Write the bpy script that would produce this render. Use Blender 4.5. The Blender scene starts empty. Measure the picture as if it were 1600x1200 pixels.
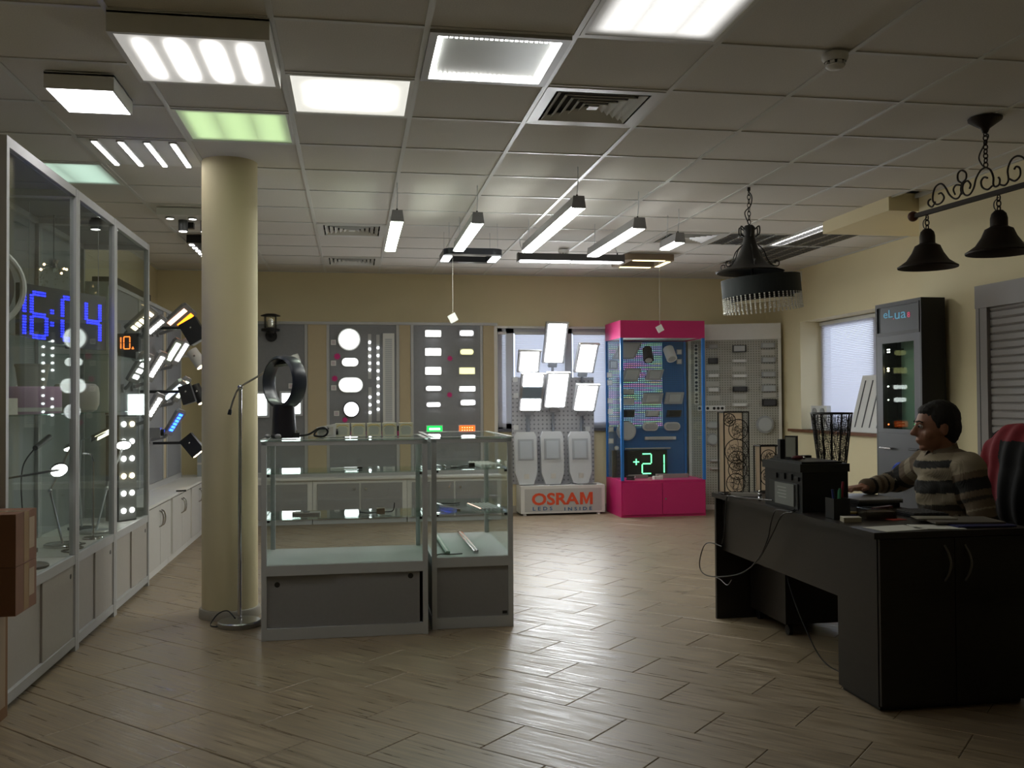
import bpy, bmesh, math, random
import numpy as np
from mathutils import Vector, Matrix, Euler
random.seed(7)
S = bpy.context.scene
COL = S.collection

# ---------------------------------------------------------------- camera
FPX = 1477.8
YAW, PITCH, ROLL = 0.1664, 0.0187, -0.0064
CAMZ = 1.29
def cam_axes():
    cy, sy, cp, sp = math.cos(YAW), math.sin(YAW), math.cos(PITCH), math.sin(PITCH)
    f = Vector((sy*cp, cy*cp, sp)); r = Vector((cy, -sy, 0)); u = r.cross(f)
    c, s = math.cos(ROLL), math.sin(ROLL)
    return f, c*r + s*u, -s*r + c*u
CF, CR, CU = cam_axes()
CP = Vector((0, 0, CAMZ))
cd = bpy.data.cameras.new('camera'); cam = bpy.data.objects.new('camera', cd); COL.objects.link(cam)
cd.sensor_width = 36; cd.lens = 36*FPX/1600; cd.clip_start = .05; cd.clip_end = 200
m = Matrix((CR, CU, -CF)).transposed().to_4x4(); m.translation = CP
cam.matrix_world = m
S.camera = cam
# a photo pixel gives a direction; the plane it lies on gives the point
def ray(x, y): return CF + CR*((x-800)/FPX) + CU*((600-y)/FPX)
def onX(x, y, X): d = ray(x, y); return CP + d*(X/d.x)
def onY(x, y, Y): d = ray(x, y); return CP + d*(Y/d.y)
def onZ(x, y, Z): d = ray(x, y); return CP + d*((Z-CAMZ)/d.z)

# ---------------------------------------------------------------- world, exposure
W = bpy.data.worlds.new('overcast_sky'); S.world = W; W.use_nodes = True
nt = W.node_tree; nt.nodes.clear()
o_ = nt.nodes.new('ShaderNodeOutputWorld'); b_ = nt.nodes.new('ShaderNodeBackground')
b_.inputs[0].default_value = (.74, .83, 1.0, 1); b_.inputs[1].default_value = 1.25
nt.links.new(b_.outputs[0], o_.inputs[0])
S.view_settings.view_transform = 'Standard'; S.view_settings.look = 'None'
S.view_settings.gamma = 1.0; S.view_settings.exposure = 0.82; S.view_settings.use_curve_mapping = False
S.cycles.transparent_max_bounces = 32
PANEL = 6.0          # radiance of a ceiling panel

# ---------------------------------------------------------------- materials
MATS = {}
def mat(name, col=(.5, .5, .5), rough=.5, metal=0, emit=None, es=0, noise=0, nscale=20, stretch=None, bump=0, spec=.5, alpha=1, trans=0, coat=0):
    if name in MATS: return MATS[name]
    M = bpy.data.materials.new(name); M.use_nodes = True; MATS[name] = M
    nt = M.node_tree; B = nt.nodes['Principled BSDF']; L = nt.links
    B.inputs['Roughness'].default_value = rough; B.inputs['Metallic'].default_value = metal
    B.inputs['Base Color'].default_value = (*col, 1)
    B.inputs['Specular IOR Level'].default_value = spec
    B.inputs['Coat Weight'].default_value = coat
    B.inputs['Transmission Weight'].default_value = trans
    if emit is not None:
        B.inputs['Emission Color'].default_value = (*emit, 1); B.inputs['Emission Strength'].default_value = es
    tc = nt.nodes.new('ShaderNodeTexCoord'); mp = nt.nodes.new('ShaderNodeMapping'); nz = nt.nodes.new('ShaderNodeTexNoise')
    L.new(tc.outputs['Object'], mp.inputs[0]); L.new(mp.outputs[0], nz.inputs['Vector'])
    if stretch: mp.inputs['Scale'].default_value = stretch
    nz.inputs['Scale'].default_value = nscale; nz.inputs['Detail'].default_value = 3
    n = max(noise, .03)
    mx = nt.nodes.new('ShaderNodeMix'); mx.data_type = 'RGBA'
    mx.inputs[6].default_value = (*[c*(1-n) for c in col], 1); mx.inputs[7].default_value = (*[min(1, c*(1+n)) for c in col], 1)
    L.new(nz.outputs[0], mx.inputs[0]); L.new(mx.outputs[2], B.inputs['Base Color'])
    if bump:
        bp = nt.nodes.new('ShaderNodeBump'); bp.inputs['Strength'].default_value = bump; bp.inputs['Distance'].default_value = .004
        L.new(nz.outputs[0], bp.inputs['Height']); L.new(bp.outputs[0], B.inputs['Normal'])
    return M
def emit(name, col, s):
    return mat(name, tuple(min(.9, c) for c in col), .5, emit=col, es=s)
def glass(name, tint=(.93, .975, .955), ior=1.45, boost=1.0, rough=.01):
    if name in MATS: return MATS[name]
    M = bpy.data.materials.new(name); M.use_nodes = True; MATS[name] = M
    nt = M.node_tree; nt.nodes.clear(); L = nt.links
    o = nt.nodes.new('ShaderNodeOutputMaterial'); t = nt.nodes.new('ShaderNodeBsdfTransparent'); g = nt.nodes.new('ShaderNodeBsdfGlossy')
    f = nt.nodes.new('ShaderNodeFresnel'); mx = nt.nodes.new('ShaderNodeMixShader'); mu = nt.nodes.new('ShaderNodeMath')
    t.inputs[0].default_value = (*tint, 1); g.inputs['Roughness'].default_value = rough; g.inputs['Color'].default_value = (.9, .95, .93, 1)
    ge = nt.nodes.new('ShaderNodeNewGeometry'); mr = nt.nodes.new('ShaderNodeMapRange'); mr.inputs[3].default_value = ior; mr.inputs[4].default_value = 1/ior   # both faces of a pane reflect alike
    L.new(ge.outputs['Backfacing'], mr.inputs[0]); L.new(mr.outputs[0], f.inputs[0]); mu.operation = 'MULTIPLY'; mu.inputs[1].default_value = boost; mu.use_clamp = True
    L.new(f.outputs[0], mu.inputs[0]); L.new(mu.outputs[0], mx.inputs[0]); L.new(t.outputs[0], mx.inputs[1]); L.new(g.outputs[0], mx.inputs[2]); L.new(mx.outputs[0], o.inputs[0])
    return M
def nodes_of(name, col=(.5, .5, .5), rough=.5):
    M = bpy.data.materials.new(name); M.use_nodes = True; MATS[name] = M
    nt = M.node_tree; B = nt.nodes['Principled BSDF']; B.inputs['Base Color'].default_value = (*col, 1); B.inputs['Roughness'].default_value = rough
    return M, nt, nt.nodes, nt.links, B

WALL = mat('wall_paint_cream', (.78, .69, .45), .75, noise=.04, nscale=3)
COLUMN = mat('column_paint_cream', (.66, .575, .36), .65, noise=.04, nscale=4)
SHELL = mat('plaster_white', (.7, .69, .66), .8)
CEILT = mat('ceiling_tile_mineral', (.70, .675, .635), .9, noise=.12, nscale=160, bump=.25)
TBAR = mat('ceiling_grid_white', (.66, .66, .64), .35, noise=.03)
ALU = mat('aluminium_profile', (.52, .54, .56), .42, metal=.15, noise=.05, nscale=9)
ALUL = mat('aluminium_light', (.46, .46, .46), .45, metal=.15, noise=.05, nscale=9)
WHITE = mat('white_laminate', (.72, .71, .68), .45, noise=.03)
WHITEP = mat('white_plastic', (.75, .75, .73), .4)
GREYB = mat('grey_board', (.235, .24, .255), .6, noise=.08, nscale=30)
GREYD = mat('grey_laminate_door', (.27, .27, .275), .55, noise=.06, nscale=60)
BEIGED = mat('beige_grey_laminate_door', (.40, .37, .335), .55, noise=.05, nscale=40)
BLACKP = mat('black_plastic', (.012, .012, .014), .4)
BLACKM = mat('black_metal', (.014, .013, .013), .45, metal=.3)
IRON = mat('wrought_iron_brown', (.022, .014, .010), .55, metal=.5, noise=.3, nscale=40)
GLASS = glass('cabinet_glass', (.975, .988, .982)); GLASSE = glass('shelf_glass', (.92, .97, .95), 1.5, 1.0)
GLASSD = glass('case_glass_smoky', (.93, .95, .94), 1.45, .55)
CHROME = mat('chrome', (.62, .62, .64), .12, metal=1)
WENGE = mat('wenge_desk_wood', (.014, .010, .0085), .38, noise=.5, nscale=14, stretch=(1, 1, 12))
PINK = mat('magenta_lacquer', (.52, .015, .14), .4, noise=.04)
BLUEF = mat('blue_lacquer', (.02, .16, .50), .4)
SILVER = mat('silver_paint', (.45, .46, .48), .35, metal=.4)
GREYL = mat('grey_lamp_housing', (.30, .30, .31), .4, metal=.3)
DGREYL = mat('dark_grey_lamp_housing', (.085, .085, .09), .4, metal=.3)
REFL = mat('lamp_reflector_unlit', (.48, .50, .50), .3)
LED = emit('led_white', (1, .99, .96), 6); LEDC = emit('led_cool', (.93, .97, 1), 5); LEDW = emit('led_warm', (1, .80, .52), 7)
LEDG = emit('led_greenish', (.82, 1, .72), 6); LEDB = emit('led_blue', (.015, .07, 1), 7); LEDO = emit('led_orange', (1, .22, .01), 2.6)
LEDP = emit('led_pinkish', (1, .55, .42), 1.4); FLOOD = emit('flood_light_face', (.95, .98, 1), 17)
SOFT = emit('lamp_diffuser_lit', (.95, 1, .98), 1.5); TUBE = emit('linear_lamp_lit', (.97, 1, .93), 17)
GREENS = emit('led_module_green', (.01, .62, .10), .8); ORANGES = emit('led_module_orange', (.95, .13, .015), .9)
YELLOWS = emit('led_module_yellow', (.92, .88, .38), .95)
BLUED = emit('clock_digit_blue', (.012, .02, 1), 3.2); ORANGED = emit('display_digit_orange', (1, .22, .03), 1.8); GREEND = emit('display_digit_green', (.16, 1, .36), 1.5)
PAPER = mat('paper_white', (.62, .60, .55), .8); CARD = mat('cardboard', (.23, .12, .055), .8, noise=.15, nscale=12)
STICK = mat('magenta_sticker', (.60, .02, .20), .6)
RED = mat('red_fabric', (.20, .004, .012), .85, noise=.2, nscale=30, bump=.3)
BLKF = mat('black_fabric', (.010, .010, .011), .9, noise=.2, nscale=60, bump=.2)

# ---------------------------------------------------------------- mesh builder
class MB:
    def __init__(s): s.v = []; s.f = []; s.sm = []
    def add(s, vs, fs, smooth=False):
        o = len(s.v); s.v += [Vector(v) for v in vs]; s.f += [[i+o for i in f] for f in fs]; s.sm += [smooth]*len(fs); return s
    def box(s, x0, x1, y0, y1, z0, z1):
        x0, x1 = min(x0, x1), max(x0, x1); y0, y1 = min(y0, y1), max(y0, y1); z0, z1 = min(z0, z1), max(z0, z1)
        return s.add([(x0,y0,z0),(x1,y0,z0),(x1,y1,z0),(x0,y1,z0),(x0,y0,z1),(x1,y0,z1),(x1,y1,z1),(x0,y1,z1)],
                     [(3,2,1,0),(4,5,6,7),(0,1,5,4),(1,2,6,5),(2,3,7,6),(3,0,4,7)])
    def obox(s, c, u, v, w, a, b, d):
        c = Vector(c); u = Vector(u).normalized()*a; v = Vector(v).normalized()*b; w = Vector(w).normalized()*d
        P = [c-u-v-w, c+u-v-w, c+u+v-w, c-u+v-w, c-u-v+w, c+u-v+w, c+u+v+w, c-u+v+w]
        fs = [(3,2,1,0),(4,5,6,7),(0,1,5,4),(1,2,6,5),(2,3,7,6),(3,0,4,7)]
        if u.cross(v).dot(w) < 0: fs = [tuple(reversed(f)) for f in fs]
        return s.add(P, fs)
    def prism(s, poly, o, u, v, w):
        """2D polygon (ccw) placed at o with axes u,v and extruded by vector w"""
        o = Vector(o); u = Vector(u); v = Vector(v); w = Vector(w); n = len(poly)
        P = [o+u*a+v*b for a, b in poly]; P += [p+w for p in P]
        fs = [tuple(reversed(range(n))), tuple(range(n, 2*n))] + [(i, (i+1) % n, (i+1) % n+n, i+n) for i in range(n)]
        if u.cross(v).dot(w) < 0: fs = [tuple(reversed(f)) for f in fs]
        return s.add(P, fs)
    def cyl(s, p0, p1, r0, r1=None, n=16, cap=True):
        r1 = r0 if r1 is None else r1; p0 = Vector(p0); p1 = Vector(p1); d = (p1-p0).normalized()
        a = d.orthogonal().normalized(); b = d.cross(a); P = []
        for p, r in ((p0, r0), (p1, r1)):
            P += [p+(a*math.cos(2*math.pi*i/n)+b*math.sin(2*math.pi*i/n))*r for i in range(n)]
        s.add(P, [(i, (i+1) % n, (i+1) % n+n, i+n) for i in range(n)], True)
        if cap: s.add(P, [tuple(reversed(range(n))), tuple(range(n, 2*n))])
        return s
    def lathe(s, prof, o, axis=(0, 0, 1), n=28):
        o = Vector(o); d = Vector(axis).normalized(); a = d.orthogonal().normalized(); b = d.cross(a); P = []; F = []
        for r, h in prof:
            P += [o+d*h+(a*math.cos(2*math.pi*i/n)+b*math.sin(2*math.pi*i/n))*max(r, 1e-4) for i in range(n)]
        for k in range(len(prof)-1):
            F += [(k*n+i, k*n+(i+1) % n, (k+1)*n+(i+1) % n, (k+1)*n+i) for i in range(n)]
        return s.add(P, F, True)
    def tube(s, pts, r, n=8, closed=False):
        pts = [Vector(p) for p in pts]; N = len(pts); P = []; F = []
        rr = r if isinstance(r, (list, tuple)) else [r]*N
        t0 = (pts[1]-pts[0]).normalized(); a = t0.orthogonal().normalized()
        for i, p in enumerate(pts):
            if closed: t = (pts[(i+1) % N]-pts[i-1]).normalized()
            else: t = (pts[min(i+1, N-1)]-pts[max(i-1, 0)]).normalized()
            a = (a-t*a.dot(t))
            a = a.normalized() if a.length > 1e-6 else t.orthogonal().normalized()
            b = t.cross(a)
            P += [p+(a*math.cos(2*math.pi*k/n)+b*math.sin(2*math.pi*k/n))*rr[i] for k in range(n)]
        for i in range(N if closed else N-1):
            j = (i+1) % N
            F += [(i*n+k, i*n+(k+1) % n, j*n+(k+1) % n, j*n+k) for k in range(n)]
        s.add(P, F, True)
        if not closed: s.add(P, [tuple(reversed(range(n))), tuple(range((N-1)*n, N*n))])
        return s
    def ball(s, c, r, nu=12, nv=8, R=None):
        rx, ry, rz = r if isinstance(r, (tuple, list)) else (r, r, r); c = Vector(c); P = []; F = []
        for j in range(nv+1):
            th = math.pi*j/nv
            for i in range(nu):
                ph = 2*math.pi*i/nu; q = Vector((rx*math.sin(th)*math.cos(ph), ry*math.sin(th)*math.sin(ph), rz*math.cos(th)))
                P.append(c+(R @ q if R else q))
        for j in range(nv):
            F += [(j*nu+i, (j+1)*nu+i, (j+1)*nu+(i+1) % nu, j*nu+(i+1) % nu) for i in range(nu)]
        return s.add(P, F, True)
    def xf(s, M): s.v = [M @ v for v in s.v]; return s
    def mesh(s, name, mt, off):
        me = bpy.data.meshes.new(name); me.from_pydata([v-off for v in s.v], [], s.f)
        me.polygons.foreach_set('use_smooth', s.sm)
        ms = mt if isinstance(mt, (list, tuple)) else [mt]
        for q in ms: me.materials.append(q)
        me.validate(); me.update()
        if any(s.sm): me.set_sharp_from_angle(angle=math.radians(38))
        return me
    def build(s, name, mt, parent=None, label=None):
        if parent is not None:
            off = Vector(root_of(parent)['_o'])
            loc = (0, 0, 0)
        else:
            lo = [min(v[i] for v in s.v) for i in range(3)]; hi = [max(v[i] for v in s.v) for i in range(3)]
            off = Vector(((lo[0]+hi[0])/2, (lo[1]+hi[1])/2, lo[2])); loc = off
        o = bpy.data.objects.new(name, s.mesh(name, mt, off)); COL.objects.link(o)
        o.location = loc
        if parent is not None: o.parent = parent
        else: o['_o'] = tuple(off)
        if label: o['label'] = label
        return o
def root_of(o):
    while o.parent is not None: o = o.parent
    return o
def B(*a): return MB().box(*a)
def tag(o, label, cat, group=None, kind=None):
    o['label'] = label; o['category'] = cat
    if group: o['group'] = group
    if kind: o['kind'] = kind
    return o
def thing(name, label, cat, loc, group=None):
    o = bpy.data.objects.new(name, None); COL.objects.link(o); o.empty_display_size = .05
    o.location = loc; o['_o'] = tuple(loc)
    return tag(o, label, cat, group)
def struct(o): o['kind'] = 'structure'; return o
def copy_tree(o, parent=None):
    c = o.copy(); COL.objects.link(c)
    if parent is not None: c.parent = parent
    for ch in list(o.children): copy_tree(ch, c)
    return c
def bez(pts, n=10):
    """smooth curve through points (Catmull-Rom)"""
    P = [Vector(p) for p in pts]; out = []
    for i in range(len(P)-1):
        a = P[max(i-1, 0)]; b = P[i]; c = P[i+1]; d = P[min(i+2, len(P)-1)]
        for k in range(n):
            t = k/n
            out.append(.5*((2*b)+(c-a)*t+(2*a-5*b+4*c-d)*t*t+(3*b-a-3*c+d)*t**3))
    return out+[P[-1]]
def text_mb(s, size, o, u, v, w, depth, bold=0.0, align='LEFT', space=1.0):
    """lettering as a mesh: baseline origin o, right u, up v, extruded along w"""
    cu = bpy.data.curves.new('t', 'FONT'); cu.body = s; cu.size = size; cu.offset = bold; cu.align_x = align; cu.space_character = space; cu.resolution_u = 3
    ob = bpy.data.objects.new('t', cu); COL.objects.link(ob)
    dg = bpy.context.evaluated_depsgraph_get(); me = bpy.data.meshes.new_from_object(ob.evaluated_get(dg))
    bpy.data.objects.remove(ob); bpy.data.curves.remove(cu)
    bm = bmesh.new(); bm.from_mesh(me); bpy.data.meshes.remove(me)
    r = bmesh.ops.extrude_face_region(bm, geom=bm.faces[:])
    bmesh.ops.translate(bm, verts=[q for q in r['geom'] if isinstance(q, bmesh.types.BMVert)], vec=(0, 0, depth))
    u = Vector(u).normalized(); v = Vector(v).normalized(); w = Vector(w).normalized(); o = Vector(o)
    bm.verts.index_update(); M = MB()
    M.add([o+u*q.co.x+v*q.co.y+w*q.co.z for q in bm.verts], [[x.index for x in f.verts] for f in bm.faces]); bm.free()
    return M

# ================================================================ THE ROOM
ZC = 2.765; GX, GY = -.307, 3.702        # ceiling height and grid origin
XL, YB, XN, XW, YN = -2.12, 10.87, 4.09, 4.98, -2.2
YCOR = 6.31                              # where the near right wall ends
# --- floor: slab, diagonal tiles
fl = struct(B(XL-.2, XW+.5, YN, YB+.2, -.12, -.009).build('floor', mat('grout', (.14, .11, .08), .8)))
M, nt, N, L, P = nodes_of('floor_tile_ceramic', (.4, .33, .24), .3)
tc = N.new('ShaderNodeTexCoord'); mp = N.new('ShaderNodeMapping'); oi = N.new('ShaderNodeObjectInfo'); ad = N.new('ShaderNodeVectorMath'); ad.operation = 'ADD'
cb = N.new('ShaderNodeCombineXYZ'); mm = N.new('ShaderNodeMath'); mm.operation = 'MULTIPLY'; mm.inputs[1].default_value = 37
L.new(oi.outputs['Random'], mm.inputs[0]); L.new(mm.outputs[0], cb.inputs[0]); L.new(mm.outputs[0], cb.inputs[1])
L.new(tc.outputs['Object'], ad.inputs[0]); L.new(cb.outputs[0], ad.inputs[1]); L.new(ad.outputs[0], mp.inputs[0]); mp.inputs['Scale'].default_value = (3.0, 55, 1)
n1 = N.new('ShaderNodeTexNoise'); n1.inputs['Scale'].default_value = 1.0; n1.inputs['Detail'].default_value = 5; L.new(mp.outputs[0], n1.inputs['Vector'])
n2 = N.new('ShaderNodeTexNoise'); n2.inputs['Scale'].default_value = 4; L.new(ad.outputs[0], n2.inputs['Vector'])
r1 = N.new('ShaderNodeValToRGB'); L.new(n1.outputs[0], r1.inputs[0])
r1.color_ramp.elements[0].position = .3; r1.color_ramp.elements[0].color = (.165, .122, .076, 1); r1.color_ramp.elements[1].position = .72; r1.color_ramp.elements[1].color = (.375, .298, .20, 1)
mx = N.new('ShaderNodeMix'); mx.data_type = 'RGBA'; mx.blend_type = 'MULTIPLY'; mx.inputs[0].default_value = .5
L.new(r1.outputs[0], mx.inputs[6]); r2 = N.new('ShaderNodeValToRGB'); L.new(n2.outputs[0], r2.inputs[0])
r2.color_ramp.elements[0].color = (.72, .72, .72, 1); r2.color_ramp.elements[1].color = (1.15, 1.12, 1.1, 1); L.new(r2.outputs[0], mx.inputs[7]); L.new(mx.outputs[2], P.inputs['Base Color'])
rr = N.new('ShaderNodeMapRange'); L.new(n1.outputs[0], rr.inputs[0]); rr.inputs[1].default_value = .3; rr.inputs[2].default_value = .7; rr.inputs[3].default_value = .24; rr.inputs[4].default_value = .56; L.new(rr.outputs[0], P.inputs['Roughness'])
bp = N.new('ShaderNodeBump'); bp.inputs['Strength'].default_value = .45; bp.inputs['Distance'].default_value = .003; L.new(n1.outputs[0], bp.inputs['Height']); L.new(bp.outputs[0], P.inputs['Normal'])
FT = M
TLn, TWd = .5915, .2985
s0, t0 = -2.165, 2.816; q2 = math.sqrt(.5); gap = .0022
def st(s, t): return Vector(((s+t)*q2, (t-s)*q2, 0))
tm = MB(); a, b = TLn/2-gap/2, TWd/2-gap/2; e = .003
tm.add([(-a,-b,-.012),(a,-b,-.012),(a,b,-.012),(-a,b,-.012),(-a,-b,-.002),(a,-b,-.002),(a,b,-.002),(-a,b,-.002),(-a+e,-b+e,0),(a-e,-b+e,0),(a-e,b-e,0),(-a+e,b-e,0)],
       [(0,1,5,4),(1,2,6,5),(2,3,7,6),(3,0,4,7),(4,5,9,8),(5,6,10,9),(6,7,11,10),(7,4,8,11),(8,9,10,11)])
tme = tm.mesh('floor_tile', FT, Vector())
cells = []
for j in range(-40, 40):
    for i in range(-40, 40):
        sc = s0+(i+.5+(.5 if j % 2 else 0))*TLn; tc_ = t0+(j+.5)*TWd; c = st(sc, tc_)
        if XL-.4 < c.x < XW+.5 and YN < c.y < YB+.3: cells.append(c)
def inview(c):
    d = c-CP; z = d.dot(CF)
    if z < 1: return False
    x = 800+FPX*d.dot(CR)/z; y = 600-FPX*d.dot(CU)/z
    return -120 < x < 1720 and y < 1320
def inside(c):
    ok = XL+.36 < c.x < XW-.3 and c.y < YB-.36
    return ok and not (c.x > XN-.36 and c.y < YCOR+.4)
vis = sorted([c for c in cells if inview(c) and inside(c) and not (c.x < -1.8)], key=lambda c: c.y)[:300]
vs_ = set((round(c.x, 3), round(c.y, 3)) for c in vis)
for c in vis:
    o = bpy.data.objects.new('floor_tile', tme); COL.objects.link(o); o.parent = fl
    o.location = c-Vector(fl['_o']); o.rotation_euler = (0, 0, -math.pi/4)
def clip(poly, ax, lim, sgn):
    out = []
    for i in range(len(poly)):
        p, q = poly[i], poly[(i+1) % len(poly)]; dp, dq = sgn*(p[ax]-lim), sgn*(q[ax]-lim)
        if dp <= 0: out.append(p)
        if dp*dq < 0: out.append(p+(q-p)*(dp/(dp-dq)))
    return out
rest = MB()
for c in cells:
    if (round(c.x, 3), round(c.y, 3)) in vs_: continue
    u = Vector((q2, -q2, 0)); w = Vector((q2, q2, 0)); pl = [c-u*a-w*b, c+u*a-w*b, c+u*a+w*b, c-u*a+w*b]
    for ax, lim, sg in ((0, XL, -1), (0, XW, 1), (1, YN, -1), (1, YB, 1)):
        pl = clip(pl, ax, lim, sg)
        if len(pl) < 3: break
    if len(pl) >= 3:
        rest.add([p+Vector((0, 0, -.0005)) for p in pl], [tuple(range(len(pl)))])
o = rest.build('floor_tiles', FT, fl); o['kind'] = 'stuff'
# material coordinates: the remaining tiles use the slab's axes turned by 45 degrees
# --- walls
def wall(name, *boxes, mt=WALL):
    w = MB()
    for bx in boxes: w.box(*bx)
    return struct(w.build(name, mt))
WBX0, WBX1, WBZ0, WBZ1 = 1.655, 3.02, .975, 2.15      # back window opening
wall('wall_back', (XL-.2, WBX0, YB, YB+.25, 0, 2.9), (WBX1, XW+.4, YB, YB+.25, 0, 2.9), (WBX0, WBX1, YB, YB+.25, 0, WBZ0), (WBX0, WBX1, YB, YB+.25, WBZ1, 2.9))
wall('wall_left', (XL-.2, XL, YN, YB, 0, 2.9))
WRY0, WRY1, WRZ0, WRZ1 = 7.75, 9.98, .96, 2.17        # right window opening
wall('wall_right', (XW, XW+.35, YCOR-.3, WRY0, 0, 2.9), (XW, XW+.35, WRY1, YB, 0, 2.9), (XW, XW+.35, WRY0, WRY1, 0, WRZ0), (XW, XW+.35, WRY0, WRY1, WRZ1, 2.9))
SHY0, SHY1, SHZ = 3.6, 5.675, 2.035                     # shutter in the near right wall
wall('wall_right_near', (XN, XN+.9, YN, SHY0, 0, 2.9), (XN, XN+.9, SHY1, YCOR, 0, 2.9), (XN, XN+.9, SHY0, SHY1, SHZ, 2.9), (XN+.3, XN+.9, SHY0, SHY1, 0, SHZ))
wall('wall_front', (XL-.2, XN+.9, YN-.2, YN, 0, 2.9))
struct(B(3.865, XW, 6.335, 7.32, 2.67, 2.8).build('trim_1', WALL))
c_ = MB().lathe([(.168, .03), (.165, .035), (.165, ZC)], (-.745, 6.0, 0), n=48).lathe([(0, .002), (.178, .002), (.178, .05), (.166, .056)], (-.745, 6, 0), n=48)
col_ = MB().lathe([(.165, .0), (.165, ZC+.03)], (-.745, 6.0, 0), n=56).build('column', COLUMN); struct(col_)
sk = MB().lathe([(.166, .001), (.182, .001), (.182, .045), (.176, .055), (.1655, .058)], (-.745, 6, 0), n=56).build('plinth_ring', mat('plinth_grey', (.32, .29, .24), .6), col_)
for nm, bx in (('baseboard_back', (XL, 5, YB-.012, YB, 0, .08)), ('baseboard_right', (XW-.012, XW, YCOR+.01, YB-.02, 0, .08))):
    struct(B(*bx).build(nm, mat('skirting', (.45, .40, .32), .6)))

# --- ceiling: slab, grid bars, tiles
ce = struct(B(XL-.2, XW+.4, YN-.2, YB+.2, 2.86, 2.98).build('ceiling', SHELL))
eo = Vector(ce['_o'])
def cx(i): return GX+.6*i
def cyy(j): return GY+.6*j
LIGHTS = {(0, 1), (-1, 2), (2, -1), (1, 0), (-2, 3), (-3, 4), (2, 1), (0, 7), (0, 10), (5, 7), (6, 7), (7, 6), (7, 7), (7, 8), (7, 9)}
for i in range(-3, 10):
    x = cx(i)
    if x > XW: break
    y1 = YB
    if x > XN: MB().box(x-.012, x+.012, 7.33, y1, ZC, ZC+.03).build('grid_bar', TBAR, ce)
    else: MB().box(x-.012, x+.012, YN, y1 if x < 3.85 else 6.33, ZC, ZC+.03).build('grid_bar', TBAR, ce)
    if 3.85 < x < XN: MB().box(x-.012, x+.012, 7.33, y1, ZC, ZC+.03).build('grid_bar', TBAR, ce)
for j in range(-9, 12):
    y = cyy(j); x1 = XW if y > 7.33 else (3.86 if y > 6.33 else XN)
    if j in (7, 9):
        B(XL, 3.885, y-.011, y+.011, ZC+.001, ZC+.03).build('grid_bar', TBAR, ce); B(4.50, x1, y-.011, y+.011, ZC+.001, ZC+.03).build('grid_bar', TBAR, ce)
    else: B(XL, x1, y-.011, y+.011, ZC+.001, ZC+.03).build('grid_bar', TBAR, ce)
struct(MB().box(XL, XL+.02, YN, YB, ZC-.002, ZC+.03).box(XL, XW, YB-.02, YB, ZC-.002, ZC+.03).box(XW-.02, XW, 7.33, YB, ZC-.002, ZC+.03).box(XN-.02, XN, YN, 6.33, ZC-.002, ZC+.03).build('trim_2', TBAR))
ctm = B(-.292, .292, -.292, .292, 0, .014).mesh('ceiling_tile', CEILT, Vector())
far = MB()
for i in range(-4, 9):
    for j in range(-10, 12):
        x0, x1, y0, y1 = cx(i), cx(i+1), cyy(j), cyy(j+1)
        if (i, j) in LIGHTS: continue
        xm = XW if y0 > 7.25 else (3.87 if y1 > 6.4 else XN)
        a0, a1, b0, b1 = max(x0, XL), min(x1, xm), max(y0, YN), min(y1, YB)
        if a1-a0 < .03 or b1-b0 < .03: continue
        full = a1-a0 > .599 and b1-b0 > .599
        if j >= -2 and full:
            o = bpy.data.objects.new('ceiling_tile', ctm); COL.objects.link(o); o.parent = ce; o.location = Vector((x0+.3, y0+.3, ZC+.006))-eo
        elif j >= -2: B(a0, a1, b0, b1, ZC+.006, ZC+.02).build('ceiling_tile', CEILT, ce)
        else: far.box(a0, a1, b0, b1, ZC+.006, ZC+.02)
o = far.build('ceiling_tiles', CEILT, ce); o['kind'] = 'stuff'

# --- windows with blinds
M, nt, N, L, P = nodes_of('blind_slat_translucent', (.75, .74, .76), .5)
P.inputs['Transmission Weight'].default_value = 0
tr = N.new('ShaderNodeBsdfTranslucent'); tr.inputs[0].default_value = (.80, .78, .84, 1); mxs = N.new('ShaderNodeMixShader'); mxs.inputs[0].default_value = .40
L.new(P.outputs[0], mxs.inputs[1]); L.new(tr.outputs[0], mxs.inputs[2]); L.new(mxs.outputs[0], N['Material Output'].inputs[0]); BLIND = M
FRAMEW = mat('window_frame_white', (.62, .63, .68), .4)
w1 = struct(MB().box(WBX0, WBX0+.06, YB+.02, YB+.09, WBZ0, WBZ1).box(WBX1-.06, WBX1, YB+.02, YB+.09, WBZ0, WBZ1).box(WBX0, WBX1, YB+.02, YB+.09, WBZ0, WBZ0+.06).box(WBX0, WBX1, YB+.02, YB+.09, WBZ1-.06, WBZ1).build('window_1', FRAMEW))
for x in (1.76, 2.46): B(x, x+.09, YB+.02, YB+.09, WBZ0, WBZ1).build('mullion', FRAMEW, w1)
B(WBX0, WBX1, YB+.05, YB+.055, WBZ0, WBZ1).build('pane', glass('window_glass', (.97, .98, .98)), w1)
B(WBX0-.02, WBX1+.02, YB-.05, YB+.06, WBZ0-.035, WBZ0).build('window_sill', mat('dark_sill', (.10, .10, .12), .5), w1)
B(WBX0-.01, WBX1+.01, YB-.03, YB-.005, WBZ1-.005, WBZ1+.02).build('blind_rail', WHITEP, w1)
for xa, xb in ((1.668, 1.755), (1.865, 2.45), (2.56, 3.0)):
    bl = MB(); z = WBZ0+.02
    while z < WBZ1-.07:
        bl.add([(xa, YB+.001, z), (xb, YB+.001, z), (xb, YB+.017, z+.016), (xa, YB+.017, z+.016)], [(0, 1, 2, 3)]); z += .0175
    o = bl.build('blind_slats', BLIND, w1); o['kind'] = 'stuff'
    B(xa-.005, xb+.005, YB-.002, YB+.019, WBZ1-.075, WBZ1-.045).build('blind_head', WHITEP, w1)
xw = XW+.26
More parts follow.
